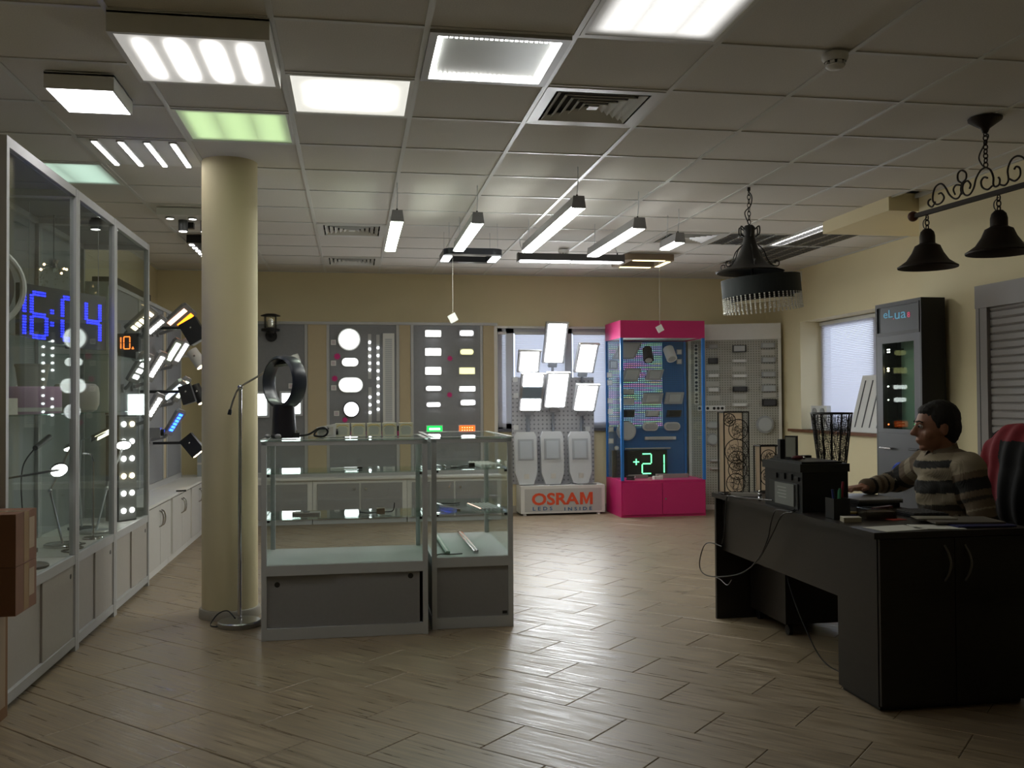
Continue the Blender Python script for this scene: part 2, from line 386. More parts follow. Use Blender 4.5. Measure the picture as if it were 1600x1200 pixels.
w2 = struct(MB().box(xw, xw+.07, WRY0, WRY0+.07, WRZ0, WRZ1).box(xw, xw+.07, WRY1-.07, WRY1, WRZ0, WRZ1).box(xw, xw+.07, WRY0, WRY1, WRZ0, WRZ0+.07).box(xw, xw+.07, WRY0, WRY1, WRZ1-.07, WRZ1).box(xw, xw+.07, 8.8, 8.9, WRZ0, WRZ1).build('window_2', FRAMEW))
B(xw+.04, xw+.045, WRY0, WRY1, WRZ0, WRZ1).build('pane', MATS['window_glass'], w2)
bl = MB(); z = WRZ0+.02
while z < WRZ1-.05:
    bl.add([(xw-.03, WRY0+.02, z), (xw-.03, WRY1-.02, z), (xw-.012, WRY1-.02, z+.018), (xw-.012, WRY0+.02, z+.018)], [(3, 2, 1, 0)]); z += .0185
o = bl.build('blind_slats', BLIND, w2); o['kind'] = 'stuff'
B(xw-.035, xw-.005, WRY0+.01, WRY1-.01, WRZ1-.045, WRZ1-.01).build('blind_head', WHITEP, w2)
B(XW-.05, xw, 7.75, 10.22, WRZ0-.03, WRZ0).build('window_sill', mat('brown_sill', (.17, .065, .025), .45, noise=.2, nscale=8), w2)
# --- roller shutter in the near wall
SHM = mat('shutter_grey', (.30, .28, .275), .5)
d1 = struct(MB().box(XN-.012, XN+.05, SHY1-.11, SHY1, 0, SHZ).box(XN-.012, XN+.05, SHY0, SHY0+.11, 0, SHZ).box(XN-.018, XN+.06, SHY0, SHY1, SHZ-.15, SHZ).build('door_1', SHM))
B(XN-.0135, XN-.012, SHY1-.04, SHY1-.034, 0, SHZ-.15).build('frame_groove', BLACKP, d1)
z = .01; slm = None
while z < SHZ-.16:
    s_ = MB().prism([(0, 0), (.010, .010), (.010, .042), (0, .0495)], (XN+.02, SHY1-.112, z), (-1, 0, 0), (0, 0, 1), (0, -(SHY1-SHY0-.224), 0))
    s_.build('shutter_slat', SHM, d1); z += .05
# ================================================================ CEILING FIXTURES
PANC = dict(prism=emit('panel_prismatic_lit', (1, .99, .93), PANEL), green=emit('panel_greenish_lit', (.72, .95, .55), 1.15), green2=emit('panel_teal_lit', (.62, .86, .70), .95), soft=emit('panel_soft_lit', (1, .985, .95), 1.0))
def recessed(label, i, j, mt, spots=None, smt=None):
    x0, y0 = cx(i), cyy(j); t = thing('ceiling_panel_light', label, 'ceiling light', (x0+.3, y0+.3, ZC))
    h = MB()
    for bx in ((.012, .588, .012, .03), (.012, .588, .57, .588), (.012, .03, .03, .57), (.57, .588, .03, .57)):
        h.box(x0+bx[0], x0+bx[1], y0+bx[2], y0+bx[3], ZC-.002, ZC+.05)
    h.box(x0+.012, x0+.588, y0+.012, y0+.588, ZC+.05, ZC+.06)
    h.build('housing', WHITEP, t)
    B(x0+.03, x0+.57, y0+.03, y0+.57, ZC+.002, ZC+.006).build('diffuser', mt, t)
    return t
def prism_panel(name, col, s, edge, sx, sy, n, base=.06, pw=1):
    """lit acrylic with bright bands where the tubes stand behind it"""
    M, nt, N, L, P = nodes_of(name, (.8, .8, .8), .5)
    tc = N.new('ShaderNodeTexCoord'); sp = N.new('ShaderNodeSeparateXYZ'); L.new(tc.outputs['Object'], sp.inputs[0])
    def mth(op, a, b=None):
        q = N.new('ShaderNodeMath'); q.operation = op
        for k, v in enumerate((a, b)):
            if v is None: continue
            if isinstance(v, (int, float)): q.inputs[k].default_value = v
            else: L.new(v, q.inputs[k])
        return q.outputs[0]
    def fall(x, half): # 1 inside, 0 at edge
        q = N.new('ShaderNodeMapRange'); q.interpolation_type = 'SMOOTHSTEP'; L.new(mth('ABSOLUTE', x), q.inputs[0]); q.inputs[1].default_value = half; q.inputs[2].default_value = half-edge; return q.outputs[0]
    v = mth('MULTIPLY', fall(sp.outputs[0], .27), fall(sp.outputs[1], .27))
    if n:
        bnd = mth('POWER', mth('ABSOLUTE', mth('SINE', mth('MULTIPLY', mth('ADD', sp.outputs[0], .27), math.pi*n/.54))), sx)
        v = mth('MULTIPLY', v, mth('ADD', mth('MULTIPLY', bnd, 1-sy), sy))
    if pw != 1: v = mth('POWER', v, pw)
    nz = N.new('ShaderNodeTexNoise'); nz.inputs['Scale'].default_value = 190; L.new(tc.outputs['Object'], nz.inputs['Vector'])
    v = mth('MULTIPLY', v, mth('ADD', mth('MULTIPLY', nz.outputs[0], .5), .75))
    v = mth('MULTIPLY', mth('ADD', v, base), s)
    P.inputs['Emission Color'].default_value = (*col, 1); L.new(v, P.inputs['Emission Strength'])
    return M
recessed('bright prismatic square light panel between the LED border frame and big glowing box', 0, 1, prism_panel('prismatic_lit', (1, .985, .90), 8.5, .17, 1, .3, 0, .05, 2.2))
recessed('green tinted prismatic light panel just in front of the column', -1, 2, prism_panel('prismatic_green', (.60, .88, .40), .40, .06, .8, .45, 3, .30))
recessed('pale teal prismatic light panel above the glass showcases', -3, 4, prism_panel('prismatic_teal', (.60, .88, .72), .36, .06, .8, .45, 2, .30))
recessed('soft evenly lit opal light panel near the square air diffuser', 2, -1, prism_panel('opal_soft', (1, .985, .95), .62, .08, .6, .7, 3))
# LED border panel
x0, y0 = cx(1), cyy(0)
t = thing('led_border_light', 'square ceiling panel with dotted LED border around dark centre', 'ceiling light', (x0+.3, y0+.3, ZC))
B(x0+.02, x0+.58, y0+.02, y0+.58, ZC+.004, ZC+.03).build('housing', mat('led_border_plate', (.42, .44, .42), .35, metal=.4), t)
fr = MB()
for bx in ((.012, .588, .012, .045), (.012, .588, .555, .588), (.012, .045, .045, .555), (.555, .588, .045, .555)): fr.box(x0+bx[0], x0+bx[1], y0+bx[2], y0+bx[3], ZC-.012, ZC+.02)
fr.build('frame', ALUL, t)
for sx in (x0+.05, x0+.532): B(sx, sx+.018, y0+.05, y0+.55, ZC-.010, ZC+.003).build('led_strip', LED, t)
for yy in (y0+.06, y0+.54):
    d = MB()
    for k in range(22): d.box(x0+.075+k*.0205, x0+.087+k*.0205, yy-.010, yy+.010, ZC-.008, ZC+.003)
    d.build('led_dots', LED, t)
# four strip light
x0, y0 = cx(-2), cyy(3)
t = thing('strip_ceiling_light', 'flat ceiling panel with four parallel white LED strips', 'ceiling light', (x0+.3, y0+.3, ZC))
B(x0+.01, x0+.59, y0+.01, y0+.59, ZC-.004, ZC+.03).build('plate', WHITEP, t)
for k in range(4):
    sx = x0+.09+k*.14
    B(sx-.022, sx+.022, y0+.03, y0+.57, ZC-.014, ZC-.004).build('channel', ALUL, t)
    B(sx-.012, sx+.012, y0+.035, y0+.565, ZC-.018, ZC-.0142).build('led_strip', LED, t)
LIGHTS.add((-2, 3))
# surface boxes
M = prism_panel('tube_cover_lit', (1, .975, .92), 7, .16, 4, .01, 4, .028)
def surface(label, x0, x1, y0, y1, dz, face, rim):
    t = thing('surface_ceiling_light', label, 'ceiling light', ((x0+x1)/2, (y0+y1)/2, ZC))
    h = MB()
    for bx in ((x0, x1, y0, y0+rim), (x0, x1, y1-rim, y1), (x0, x0+rim, y0+rim, y1-rim), (x1-rim, x1, y0+rim, y1-rim)): h.box(*bx, ZC-dz, ZC)
    h.box(x0, x1, y0, y1, ZC-.012, ZC-.004).build('housing', WHITEP, t)
    B(x0+rim, x1-rim, y0+rim, y1-rim, ZC-dz+.002, ZC-dz+.006).build('diffuser', face, t)
surface('large white surface box light with four glowing tubes behind cover', -.905, -.312, 3.70, 4.27, .085, M, .02)
surface('small white square surface box light with bright even face', -1.345, -1.05, 4.435, 4.80, .075, emit('small_panel_lit', (1, .98, 1), 7), .008)
# air vents
def vent(i, j, label):
    x0, y0 = cx(i), cyy(j); t = thing('air_diffuser', label, 'air vent', (x0+.3, y0+.3, ZC))
    B(x0+.012, x0+.588, y0+.012, y0+.588, ZC+.055, ZC+.065).build('backing', mat('vent_dark', (.06, .06, .06), .8), t)
    c = (x0+.3, y0+.3)
    def ring(ro, ri, z0, z1):
        P = []
        for r, z in ((ro, z0), (ri, z1)):
            P += [(c[0]-r, c[1]-r, z), (c[0]+r, c[1]-r, z), (c[0]+r, c[1]+r, z), (c[0]-r, c[1]+r, z)]
        P += [(x, y, z+.004) for x, y, z in P]
        F = []
        for k in range(4):
            n = (k+1) % 4; F += [(k, k+4, n+4, n), (k+8, n+8, n+12, k+12), (k, n, n+8, k+8), (k+4, k+12, n+12, n+4)]
        return MB().add(P, F)
    ring(.288, .235, ZC-.003, ZC-.001).build('frame', TBAR, t)
    for k, r in enumerate((.222, .182, .142, .102, .064)): ring(r, r-.026, ZC-.003, ZC+.016).build('louvre', TBAR, t)
    B(c[0]-.026, c[0]+.026, c[1]-.026, c[1]+.026, ZC-.001, ZC+.006).build('centre_plate', TBAR, t)
vent(2, 1, 'square air diffuser with nested louvres beside the LED border panel')
vent(0, 7, 'square ceiling air diffuser close to the greenish hanging tube lamp')
vent(0, 10, 'square ceiling air diffuser next to the back wall')
vent(5, 7, 'square ceiling air diffuser behind the shortest hanging lamp')
# smoke detectors
for (x, y), lb in (((2.03, 3.72), 'white smoke detector on ceiling between plain tiles'), ((2.02, 8.95), 'small white ceiling detector above the long crosswise hanging lamp')):
    t = thing('smoke_detector', lb, 'smoke detector', (x, y, ZC-.004))
    MB().lathe([(0, 0), (.055, 0), (.055, -.018), (.046, -.034)], (x, y, ZC-.004)).build('base', WHITEP, t)
    for k in range(8):
        an = k*math.pi/4; B(-.006, .006, -.010, .010, -.012, 0).xf(Matrix.Translation((x, y, ZC-.038)) @ Matrix.Rotation(an, 4, 'Z') @ Matrix.Translation((.036, 0, 0))).build('rib', WHITEP, t)
    MB().lathe([(.044, -.034), (.034, -.036), (.034, -.048)], (x, y, ZC-.004)).build('sensor_chamber', BLACKP, t)
    MB().lathe([(.040, -.047), (.040, -.053), (.028, -.062), (0, -.064)], (x, y, ZC-.004)).build('cap', WHITEP, t)
# spot plate behind column
t = thing('spot_cluster_light', 'white ceiling plate carrying six small spotlights beside the column', 'ceiling light', (-1.18, 7.6, ZC))
B(-1.45, -.93, 7.40, 7.86, ZC-.055, ZC).build('plate', WHITEP, t)
for k in range(3):
    x = -1.37+k*.165
    MB().lathe([(.03, 0), (.036, -.004), (.036, -.012), (.028, -.014)], (x, 7.50, ZC-.055)).build('spot_ring', ALUL, t)
    MB().cyl((x, 7.5, ZC-.066), (x, 7.5, ZC-.056), .028).build('spot_face', LED, t)
    x += .075
    MB().cyl((x, 7.62, ZC-.055), (x, 7.62, ZC-.14), .036).build('spot_tube', DGREYL, t)
    MB().cyl((x, 7.62, ZC-.143), (x, 7.62, ZC-.1402), .030).build('spot_lens', LED, t)
    B(x-.012, x+.066, 7.69, 7.75, ZC-.10, ZC-.055).build('driver_block', BLACKP, t)
t = thing('black_ceiling_light', 'long black ceiling bar with a row of small bright LEDs', 'ceiling light', (-1.33, 9.1, ZC))
B(-1.43, -1.22, 8.58, 9.75, ZC-.07, ZC).build('housing', BLACKM, t)
for k in range(6): B(-1.422, -1.385, 8.66+k*.17, 8.73+k*.17, ZC-.075, ZC-.0702).build('led', LED, t)
# louvre lights on the right
LOUV = mat('louvre_mirror', (.55, .55, .56), .22, metal=.9)
def louvre(label, x0, x1, y0, y1, lit):
    t = thing('louvre_light', label, 'ceiling light', ((x0+x1)/2, (y0+y1)/2, ZC))
    B(x0+.012, x1-.012, y0+.012, y1-.012, ZC+.055, ZC+.065).build('housing', BLACKP, t)
    n = 4
    for k in range(n+1):
        x = x0+.02+(x1-x0-.04)*k/n; B(x-.006, x+.006, y0+.014, y1-.014, ZC-.002, ZC+.05).build('side_reflector', LOUV, t)
    m = int(round((y1-y0)/.06)); g = MB()
    for k in range(1, m):
        y = y0+k*(y1-y0)/m; g.prism([(-.006, 0), (.006, 0), (.002, .03), (-.002, .03)], (x0+.02, y, ZC), (0, 1, 0), (0, 0, 1), (x1-x0-.04, 0, 0))
    g.build('cross_blades', LOUV, t)
    for k in range(n):
        x = x0+.02+(x1-x0-.04)*(k+.5)/n
        MB().cyl((x, y0+.03, ZC+.04), (x, y1-.03, ZC+.04), .012, n=10).build('tube', LED if k in lit else REFL, t)
louvre('mirror louvre ceiling light with one lit tube beside the wall bulkhead', cx(7)+.0, cx(8), 7.335, cyy(8), (0,))
louvre('unlit long mirror louvre light near the motion sensor corner', cx(7), cx(8), cyy(8), cyy(10), ())
louvre('unlit square mirror louvre light behind the black bell lamp', cx(6), cx(7), cyy(7), cyy(8), ())

# ---------------------------------------------------------------- hanging linear lamps
def linear(label, x, w, y0, y1, z, face, body, h=.075, tabs=0, axis='y'):
    t = thing('hanging_linear_lamp', label, 'pendant light', ((x, (y0+y1)/2, z) if axis == 'y' else ((y0+y1)/2, x, z)), 'linear lamps hung from the ceiling')
    def fin(m):
        if axis == 'x': m.xf(Matrix(((0, 1, 0, 0), (1, 0, 0, 0), (0, 0, 1, 0), (0, 0, 0, 1)))); m.f = [list(reversed(f)) for f in m.f]
        return m
    hw = w/2
    fin(MB().prism([(-hw, .012), (hw, .012), (hw*.8, h), (-hw*.8, h)], (x, y0+.012, z), (1, 0, 0), (0, 0, 1), (0, y1-y0-.024, 0))).build('body', body, t)
    for a, b in ((y0, y0+.012), (y1-.012, y1)):
        fin(MB().prism([(-hw-.003, 0), (hw+.003, 0), (hw*.82, h+.003), (-hw*.82, h+.003)], (x, a, z), (1, 0, 0), (0, 0, 1), (0, b-a, 0))).build('end_cap', body, t)
    if tabs:
        seg = (y1-y0-.03)/tabs
        for k in range(tabs): fin(B(x-hw*.92, x+hw*.92, y0+.015+k*seg+.012, y0+.015+(k+1)*seg-.012, z-.001, z+.0115)).build('diffuser', face, t)
    else: fin(B(x-hw*.94, x+hw*.94, y0+.014, y1-.014, z-.001, z+.0115)).build('diffuser', face, t)
    for yy in (y0+.05, y1-.06):
        fin(MB().tube([(x, yy, z+h), (x, yy, z+h+.02)], .006)).build('hook', BLACKM, t)
        fin(MB().tube([(x, yy, z+h+.018), (x+.002, yy-.02, (z+h+ZC)/2), (x, yy-.03, ZC-.001)], .0025, 5)).build('suspension_wire', ALU, t)
linear('greenish white hanging tube lamp nearest the round column', .295, .084, 6.34, 7.62, 2.5, emit('lamp_green_white', (.86, 1, .80), 12), GREYL)
linear('white hanging linear lamp directly above black rounded frame lamp', .838, .082, 6.34, 7.55, 2.5, TUBE, GREYL)
linear('longest white hanging linear lamp next to the ceiling grid rail', 1.398, .086, 5.75, 7.545, 2.5, TUBE, GREYL)
linear('hanging linear lamp with three separate lit sections', 1.987, .094, 6.375, 7.71, 2.5, emit('lamp_section_lit', (1, .97, .92), 12), GREYL, tabs=3)
linear('shortest hanging linear lamp below the ceiling vent', 2.472, .079, 6.905, 7.278, 2.5, TUBE, GREYL)
linear('grey linear lamp hung crosswise under the other hanging lamps', 8.36, .08, 1.46, 2.45, 2.55, emit('lamp_cross_lit', (.95, .95, 1), 6), DGREYL, tabs=2, axis='x')
# black rounded frame lamp
t = thing('frame_pendant_lamp', 'black rounded rectangular frame lamp with two lit corner patches', 'pendant light', (.98, 7.93, 2.5))
def rr_loop(x0, x1, y0, y1, r, z, n=5):
    P = []
    for (a, b, s) in ((x1-r, y1-r, 0), (x0+r, y1-r, 90), (x0+r, y0+r, 180), (x1-r, y0+r, 270)):
        P += [(a+r*math.cos(math.radians(s+k*90/n)), b+r*math.sin(math.radians(s+k*90/n)), z) for k in range(n+1)]
    return P
def frame_ring(x0, x1, y0, y1, w, r, z0, z1):
    m = MB(); lo = []
    for (d, z) in ((0, z0), (0, z1), (w, z1), (w, z0)): lo.append(rr_loop(x0+d, x1-d, y0+d, y1-d, max(r-d, .02), z))
    n = len(lo[0]); P = sum(lo, []); F = []
    for k in range(4):
        a, b = k*n, ((k+1) % 4)*n
        F += [(a+i, a+(i+1) % n, b+(i+1) % n, b+i) for i in range(n)]
    return m.add(P, F)
frame_ring(.735, 1.225, 7.665, 8.19, .085, .09, 2.5, 2.55).build('frame', mat('frame_lamp_black', (.012, .014, .022), .3), t)
for xa in (.742, 1.148): B(xa, xa+.07, 7.79, 8.08, 2.495, 2.4995).build('led_patch', LEDC, t)
for px_, py_ in ((.78, 7.71), (1.18, 7.71), (.78, 8.15), (1.18, 8.15)): MB().tube([(px_, py_, 2.548), (px_, py_, ZC-.001)], .0015, 5).build('suspension_wire', ALU, t)
# warm square frame lamp
t = thing('frame_ceiling_lamp', 'brown square frame ceiling lamp with warm lit strips', 'ceiling light', (2.93, 9.36, ZC))
frame_ring(2.68, 3.2, 9.08, 9.64, .08, .05, 2.70, ZC-.003).build('frame', mat('brown_frame_lamp', (.24, .18, .12), .5), t)
for bx in ((2.77, 3.10, 9.10, 9.145), (2.77, 3.10, 9.575, 9.62), (3.135, 3.18, 9.17, 9.55)): B(*bx, 2.695, 2.6995).build('led_strip', emit('warm_strip', (1, .83, .42), 2.2), t)
# price tags on strings
for (x0, y0, x1, y1, Y), lb in (((706, 411, 708, 496, 7.70), 'small white tag dangling on thread from black frame lamp'), ((1032, 412, 1033, 514, 9.11), 'small white tag dangling on thread before pink display case')):
    a = onY(x0, y0, Y); b = onY(x1, y1-8, Y); a.z = 2.5 if Y < 8 else 2.695; a.x = b.x; a.y = b.y = Y-.0+(.02 if Y < 8 else .04)
    t = thing('price_tag', lb, 'tag', b, 'tags hanging on threads')
    MB().tube([a, b], .0016, 5).build('thread', PAPER, t)
    c = b+Vector((0, 0, -.045)); MB().obox(c, (1, .0, .55), (-.55, 0, 1), (0, 1, 0), .034, .034, .002).build('card', mat('tag_white', (.8, .8, .78), .6), t)
# ---------------------------------------------------------------- black bell pendant with beaded drum
def chain(p0, p1, n, r, w, mt, t, name='chain_link'):
    p0 = Vector(p0); p1 = Vector(p1)
    for k in range(n):
        c = p0.lerp(p1, (k+.5)/n); h = (p1-p0).length/n*.62
        u = Vector((1, 0, 0)) if k % 2 else Vector((0, 1, 0))
        pts = [c+u*(w*math.cos(a))+Vector((0, 0, h*math.sin(a))) for a in [2*math.pi*q/12 for q in range(12)]]
        MB().tube(pts, r, 5, True).build(name, mt, t)
bx_, by_ = 2.71, 6.17
t = thing('bell_pendant_lamp', 'black bell shaped pendant lamp on chain above a beaded black drum shade', 'pendant light', (bx_, by_, ZC))
MB().lathe([(0, 0), (.012, 0), (.012, -.02), (.005, -.03)], (bx_, by_, ZC), n=12).build('ceiling_hook', BLACKM, t)
chain((bx_, by_, ZC-.025), (bx_, by_, 2.51), 8, .003, .011, BLACKM, t)
MB().tube(bez([(bx_, by_, ZC-.03), (bx_+.022, by_, 2.70), (bx_+.012, by_, 2.64), (bx_-.03, by_, 2.59), (bx_-.012, by_, 2.53), (bx_, by_, 2.50)]), .004, 6).build('cable', BLACKP, t)
MB().lathe([(0, 2.50), (.028, 2.50), (.04, 2.485), (.036, 2.44), (.042, 2.40), (.06, 2.34), (.085, 2.28), (.13, 2.225), (.20, 2.19), (.235, 2.178), (.225, 2.17), (.12, 2.20), (.0, 2.20)], (bx_, by_, 0), n=32).build('bell', mat('bell_black', (.012, .011, .010), .5), t)
for k in range(6):
    a = k*math.pi/3+.3; d = Vector((math.cos(a), math.sin(a), 0)); z = Vector((0, 0, 1)); b0 = Vector((bx_, by_, 0))
    MB().tube(bez([b0+d*.04+z*2.47, b0+d*.07+z*2.49, b0+d*.072+z*2.44, b0+d*.045+z*2.42], 6), .005, 5).build('scroll', BLACKM, t)
    MB().tube(bez([b0+d*.062+z*2.36, b0+d*.10+z*2.32, b0+d*.125+z*2.26, b0+d*.16+z*2.215, b0+d*.20+z*2.205, b0+d*.205+z*2.235, b0+d*.18+z*2.24, b0+d*.18+z*2.222], 6), .004, 5).build('scroll', BLACKM, t)
dc = Vector((2.79, 6.17, 2.095)); tilt = Matrix.Translation(dc) @ Euler((0, -.085, 0)).to_matrix().to_4x4(); R_ = .268
MB().lathe([(R_, 0), (R_, -.125), (R_-.008, -.125), (R_-.008, 0), (R_, 0)], (0, 0, .045), n=48).xf(tilt).build('drum_shade', mat('drum_black', (.016, .022, .024), .7, noise=.3, nscale=60, stretch=(1, 1, .05)), t)
MB().tube([(dc.x-.06, dc.y, 2.20), (dc.x-.06, dc.y, 2.12)], .008).build('stem', BLACKM, t)
MB().lathe([(0, 0), (R_-.05, 0), (R_-.05, -.135), (R_-.053, -.135), (R_-.053, -.004), (0, -.004)], (0, 0, .02), n=40).xf(tilt).build('inner_drum', mat('inner_drum_black', (.010, .012, .014), .6), t)
MB().lathe([(0, 0), (R_-.055, 0), (R_-.055, -.006), (0, -.006)], (0, 0, -.108), n=40).xf(tilt).build('diffuser', mat('drum_diffuser', (.70, .66, .48), .6), t)
for k in range(4):
    a = k*math.pi/2+.4; MB().tube([(0, 0, .035), (R_*math.cos(a), R_*math.sin(a), .035)], .004, 5).xf(tilt).build('spoke', BLACKM, t)
bd = MB(); BEAD = mat('crystal_bead', (.9, .89, .85), .08, spec=.9)
for k in range(52):
    a = 2*math.pi*k/52
    for j in range(8):
        bd.ball(((R_-.004)*math.cos(a), (R_-.004)*math.sin(a), -.084-j*.0138), .0064 if j < 7 else .0085, 6, 4)
o = bd.xf(tilt).build('bead_fringe', BEAD, t); o['kind'] = 'stuff'
# ---------------------------------------------------------------- iron bar chandelier
bz = 2.352; e0 = Vector((3.215, 5.02, bz)); e1 = Vector((3.335, 3.80, bz)); mid = Vector((3.284, 4.469, bz))
t = thing('iron_bar_chandelier', 'dark iron bar chandelier with scrollwork and hanging bell shades', 'chandelier', (3.284, 4.469, ZC))
MB().lathe([(0, 0), (.085, 0), (.083, -.012), (.05, -.035), (.022, -.055), (.014, -.075), (0, -.08)], (3.284, 4.469, ZC), n=28).build('canopy', IRON, t)
ud = (e1-e0).normalized(); zz = Vector((0, 0, 1))
top = mid+zz*.15
chain((3.284, 4.469, ZC-.07), top+zz*.005, 8, .0035, .012, IRON, t)
MB().tube(bez([(3.284, 4.469, ZC-.08), Vector((3.284, 4.469, 2.66))+ud*.02, Vector((3.284, 4.469, 2.58))-ud*.045, Vector((3.284, 4.469, 2.53))-ud*.03, top]), .004, 6).build('cable', BLACKP, t)
MB().obox((e0+e1)/2, ud, zz.cross(ud), zz, (e1-e0).length/2, .012, .012).build('bar', IRON, t)
for p in (e0, e1): MB().ball(p, .03, 14, 10).build('ball_finial', mat('rust_ball', (.09, .03, .015), .5, metal=.4), t)
bn = zz.cross(ud)
def onbar(cx_, cy_):
    r = ray(1390+cx_/4.443, 160+cy_/4.443); return CP+r*((mid-CP).dot(bn)/r.dot(bn))
SCR = [[(665,450),(630,475),(600,530),(585,590),(560,635),(530,645),(508,620),(510,570),(540,545),(562,570),(555,600)], [(665,450),(700,470),(720,520),(720,570),(735,585),(760,570),(765,535),(755,520)],
       [(712,580),(680,605),(645,590),(635,550),(655,520),(680,525)], [(500,560),(475,540),(475,495),(500,472),(530,490),(530,530),(505,560),(495,600),(500,640)], [(492,575),(460,575),(443,605),(455,640)],
       [(500,620),(480,660),(450,668),(415,640),(390,595),(360,565),(325,580),(305,620),(300,680),(325,708),(360,695),(378,660),(360,630),(340,635)], [(318,690),(295,725),(270,710),(270,685),(285,672)],
       [(765,570),(800,575),(825,540),(820,470),(845,400),(890,372),(940,395),(985,480)], [(830,530),(870,545),(905,510),(905,460),(880,445),(865,465)]]
for pts in SCR: MB().tube(bez([onbar(*q) for q in pts], 6), .0052, 6).build('scroll', IRON, t)
top = onbar(665, 448)
MB().tube(bez([onbar(*q) for q in SCR[0][:7]], 6), .0058, 6)
for d in (-.455, .085, .48):
    p = mid+ud*d; p = Vector((p.x, p.y, bz-.012))
    chain(p, p-zz*.085, 3, .0035, .012, IRON, t)
    MB().tube(bez([p-zz*.01, p+ud*-.03-zz*.03, p-ud*.03-zz*.06, p-zz*.09]), .003, 5).build('cable', BLACKP, t)
    q = p-zz*.075
    MB().lathe([(0, 0), (.02, -.003), (.036, -.02), (.042, -.045), (.042, -.085), (.052, -.092), (.068, -.10), (.085, -.14), (.115, -.185), (.15, -.21), (.163, -.218), (.162, -.226), (.145, -.22), (.105, -.19), (.07, -.14), (.05, -.10), (.03, -.09), (0, -.09)], q, n=36).build('bell_shade', IRON, t)
# motion sensor
t = thing('motion_sensor', 'small white motion sensor high on the yellow wall corner', 'sensor', (XW-.03, 9.95, 2.62))
B(XW-.045, XW, 9.92, 9.99, 2.62, 2.74).build('body', WHITEP, t); MB().ball((XW-.046, 9.955, 2.66), (.012, .025, .03)).build('lens', PAPER, t)

# ================================================================ LEFT GLASS SHOWCASES
SX0, SX1, SZ, BZ = -1.90, -1.435, 2.43, .49
PY = [4.26, 5.31, 6.12, 7.09]
SH_Z = 1.245
for k in range(3):
    y0, y1 = PY[k], PY[k+1]-.004
    lb = ['tall glass showcase behind the stacked cartons, floor to head height', 'middle tall glass showcase holding the blue clock and cream shade', 'tall glass showcase holding the orange number display, beside the white counter'][k]
    t = thing('glass_showcase', lb, 'display case', ((SX0+SX1)/2, (y0+y1)/2, 0), 'tall glass showcases along the left wall')
    B(SX0, SX1-.034, y0+.005, y1-.005, .06, BZ-.03).build('base', WHITE, t)
    B(SX0, SX1-.034, y0+.01, y1-.01, 0, .06).build('plinth', ALU, t)
    B(SX0, SX1-.0345, y0+.004, y1-.004, BZ-.03, BZ).build('deck', WHITE, t)
    B(SX1-.03, SX1-.002, y0+.0325, y1-.0325, BZ-.035, BZ+.012).build('lower_rail', ALUL, t)
    B(SX1-.03, SX1-.002, y0+.0325, y1-.0325, .03, .075).build('bottom_rail', ALUL, t)
    B(SX1-.03, SX1-.002, y0+.0325, y1-.0325, SZ-.045, SZ-.001).build('top_rail', ALUL, t)
    B(SX0, SX0+.03, y0+.0325, y1-.0325, SZ-.045, SZ-.001).build('top_rail', ALUL, t)
    for yy in (y0+.001, y1-.031): B(SX0+.0325, SX1-.0325, yy, yy+.03, SZ-.045, SZ-.001).build('top_rail', ALUL, t)
    for xx in (SX0, SX1-.032):
        for yy in (y0, y1-.032): B(xx, xx+.032, yy, yy+.032, .0 if xx > -1.8 else BZ, SZ-.002).build('post', ALUL, t)
    B(SX0+.01, SX1-.01, y0+.01, y1-.01, SZ-.012, SZ-.004).build('top_panel', mat('case_top_dark', (.12, .12, .13), .6), t)
    B(SX0+.004, SX0+.012, y0+.03, y1-.03, BZ, SZ-.045).build('back_panel', mat('case_back_grey', (.27, .28, .285), .5), t)
    B(SX1-.018, SX1-.013, y0+.032, y1-.034, BZ+.012, SZ-.045).build('front_pane', GLASSD, t)
    B(SX0+.032, SX1-.034, y0+.010, y0+.014, BZ, SZ-.045).build('side_pane', GLASSD, t)
    if k == 2: B(SX0+.032, SX1-.034, y1-.014, y1-.010, BZ, SZ-.045).build('side_pane', GLASSD, t)
    for q, z in enumerate((SH_Z, 1.60) if k != 1 else (SH_Z,)):
        s = B(SX0+.014, SX1-.03, y0+.036, y1-.036, z-.006, z); s.build('glass_shelf', GLASSE, t)
        for yy in (y0+.034, y1-.044): B(SX1-.05, SX1-.032, yy, yy+.010, z-.018, z-.0065).build('shelf_clip', BLACKP, t)
    ym = (y0+y1)/2
    for a, b, kx in ((y0+.034, ym+.01, 0), (ym-.01, y1-.034, 1)):
        d = B(SX1-.029+.010*kx, SX1-.020+.010*kx, a, b, .076, BZ-.036).build('sliding_door', BEIGED, t)
        yy = a+.05 if kx == 0 else b-.05
        MB().cyl((SX1-.020+.010*kx, yy, .40), (SX1-.0185+.010*kx, yy, .40), .013, n=14).build('finger_hole', BLACKP, d)
    B(SX1-.020, SX1-.0195, ym+.0105, ym+.018, .077, BZ-.037).build('door_gap', BLACKP, t)
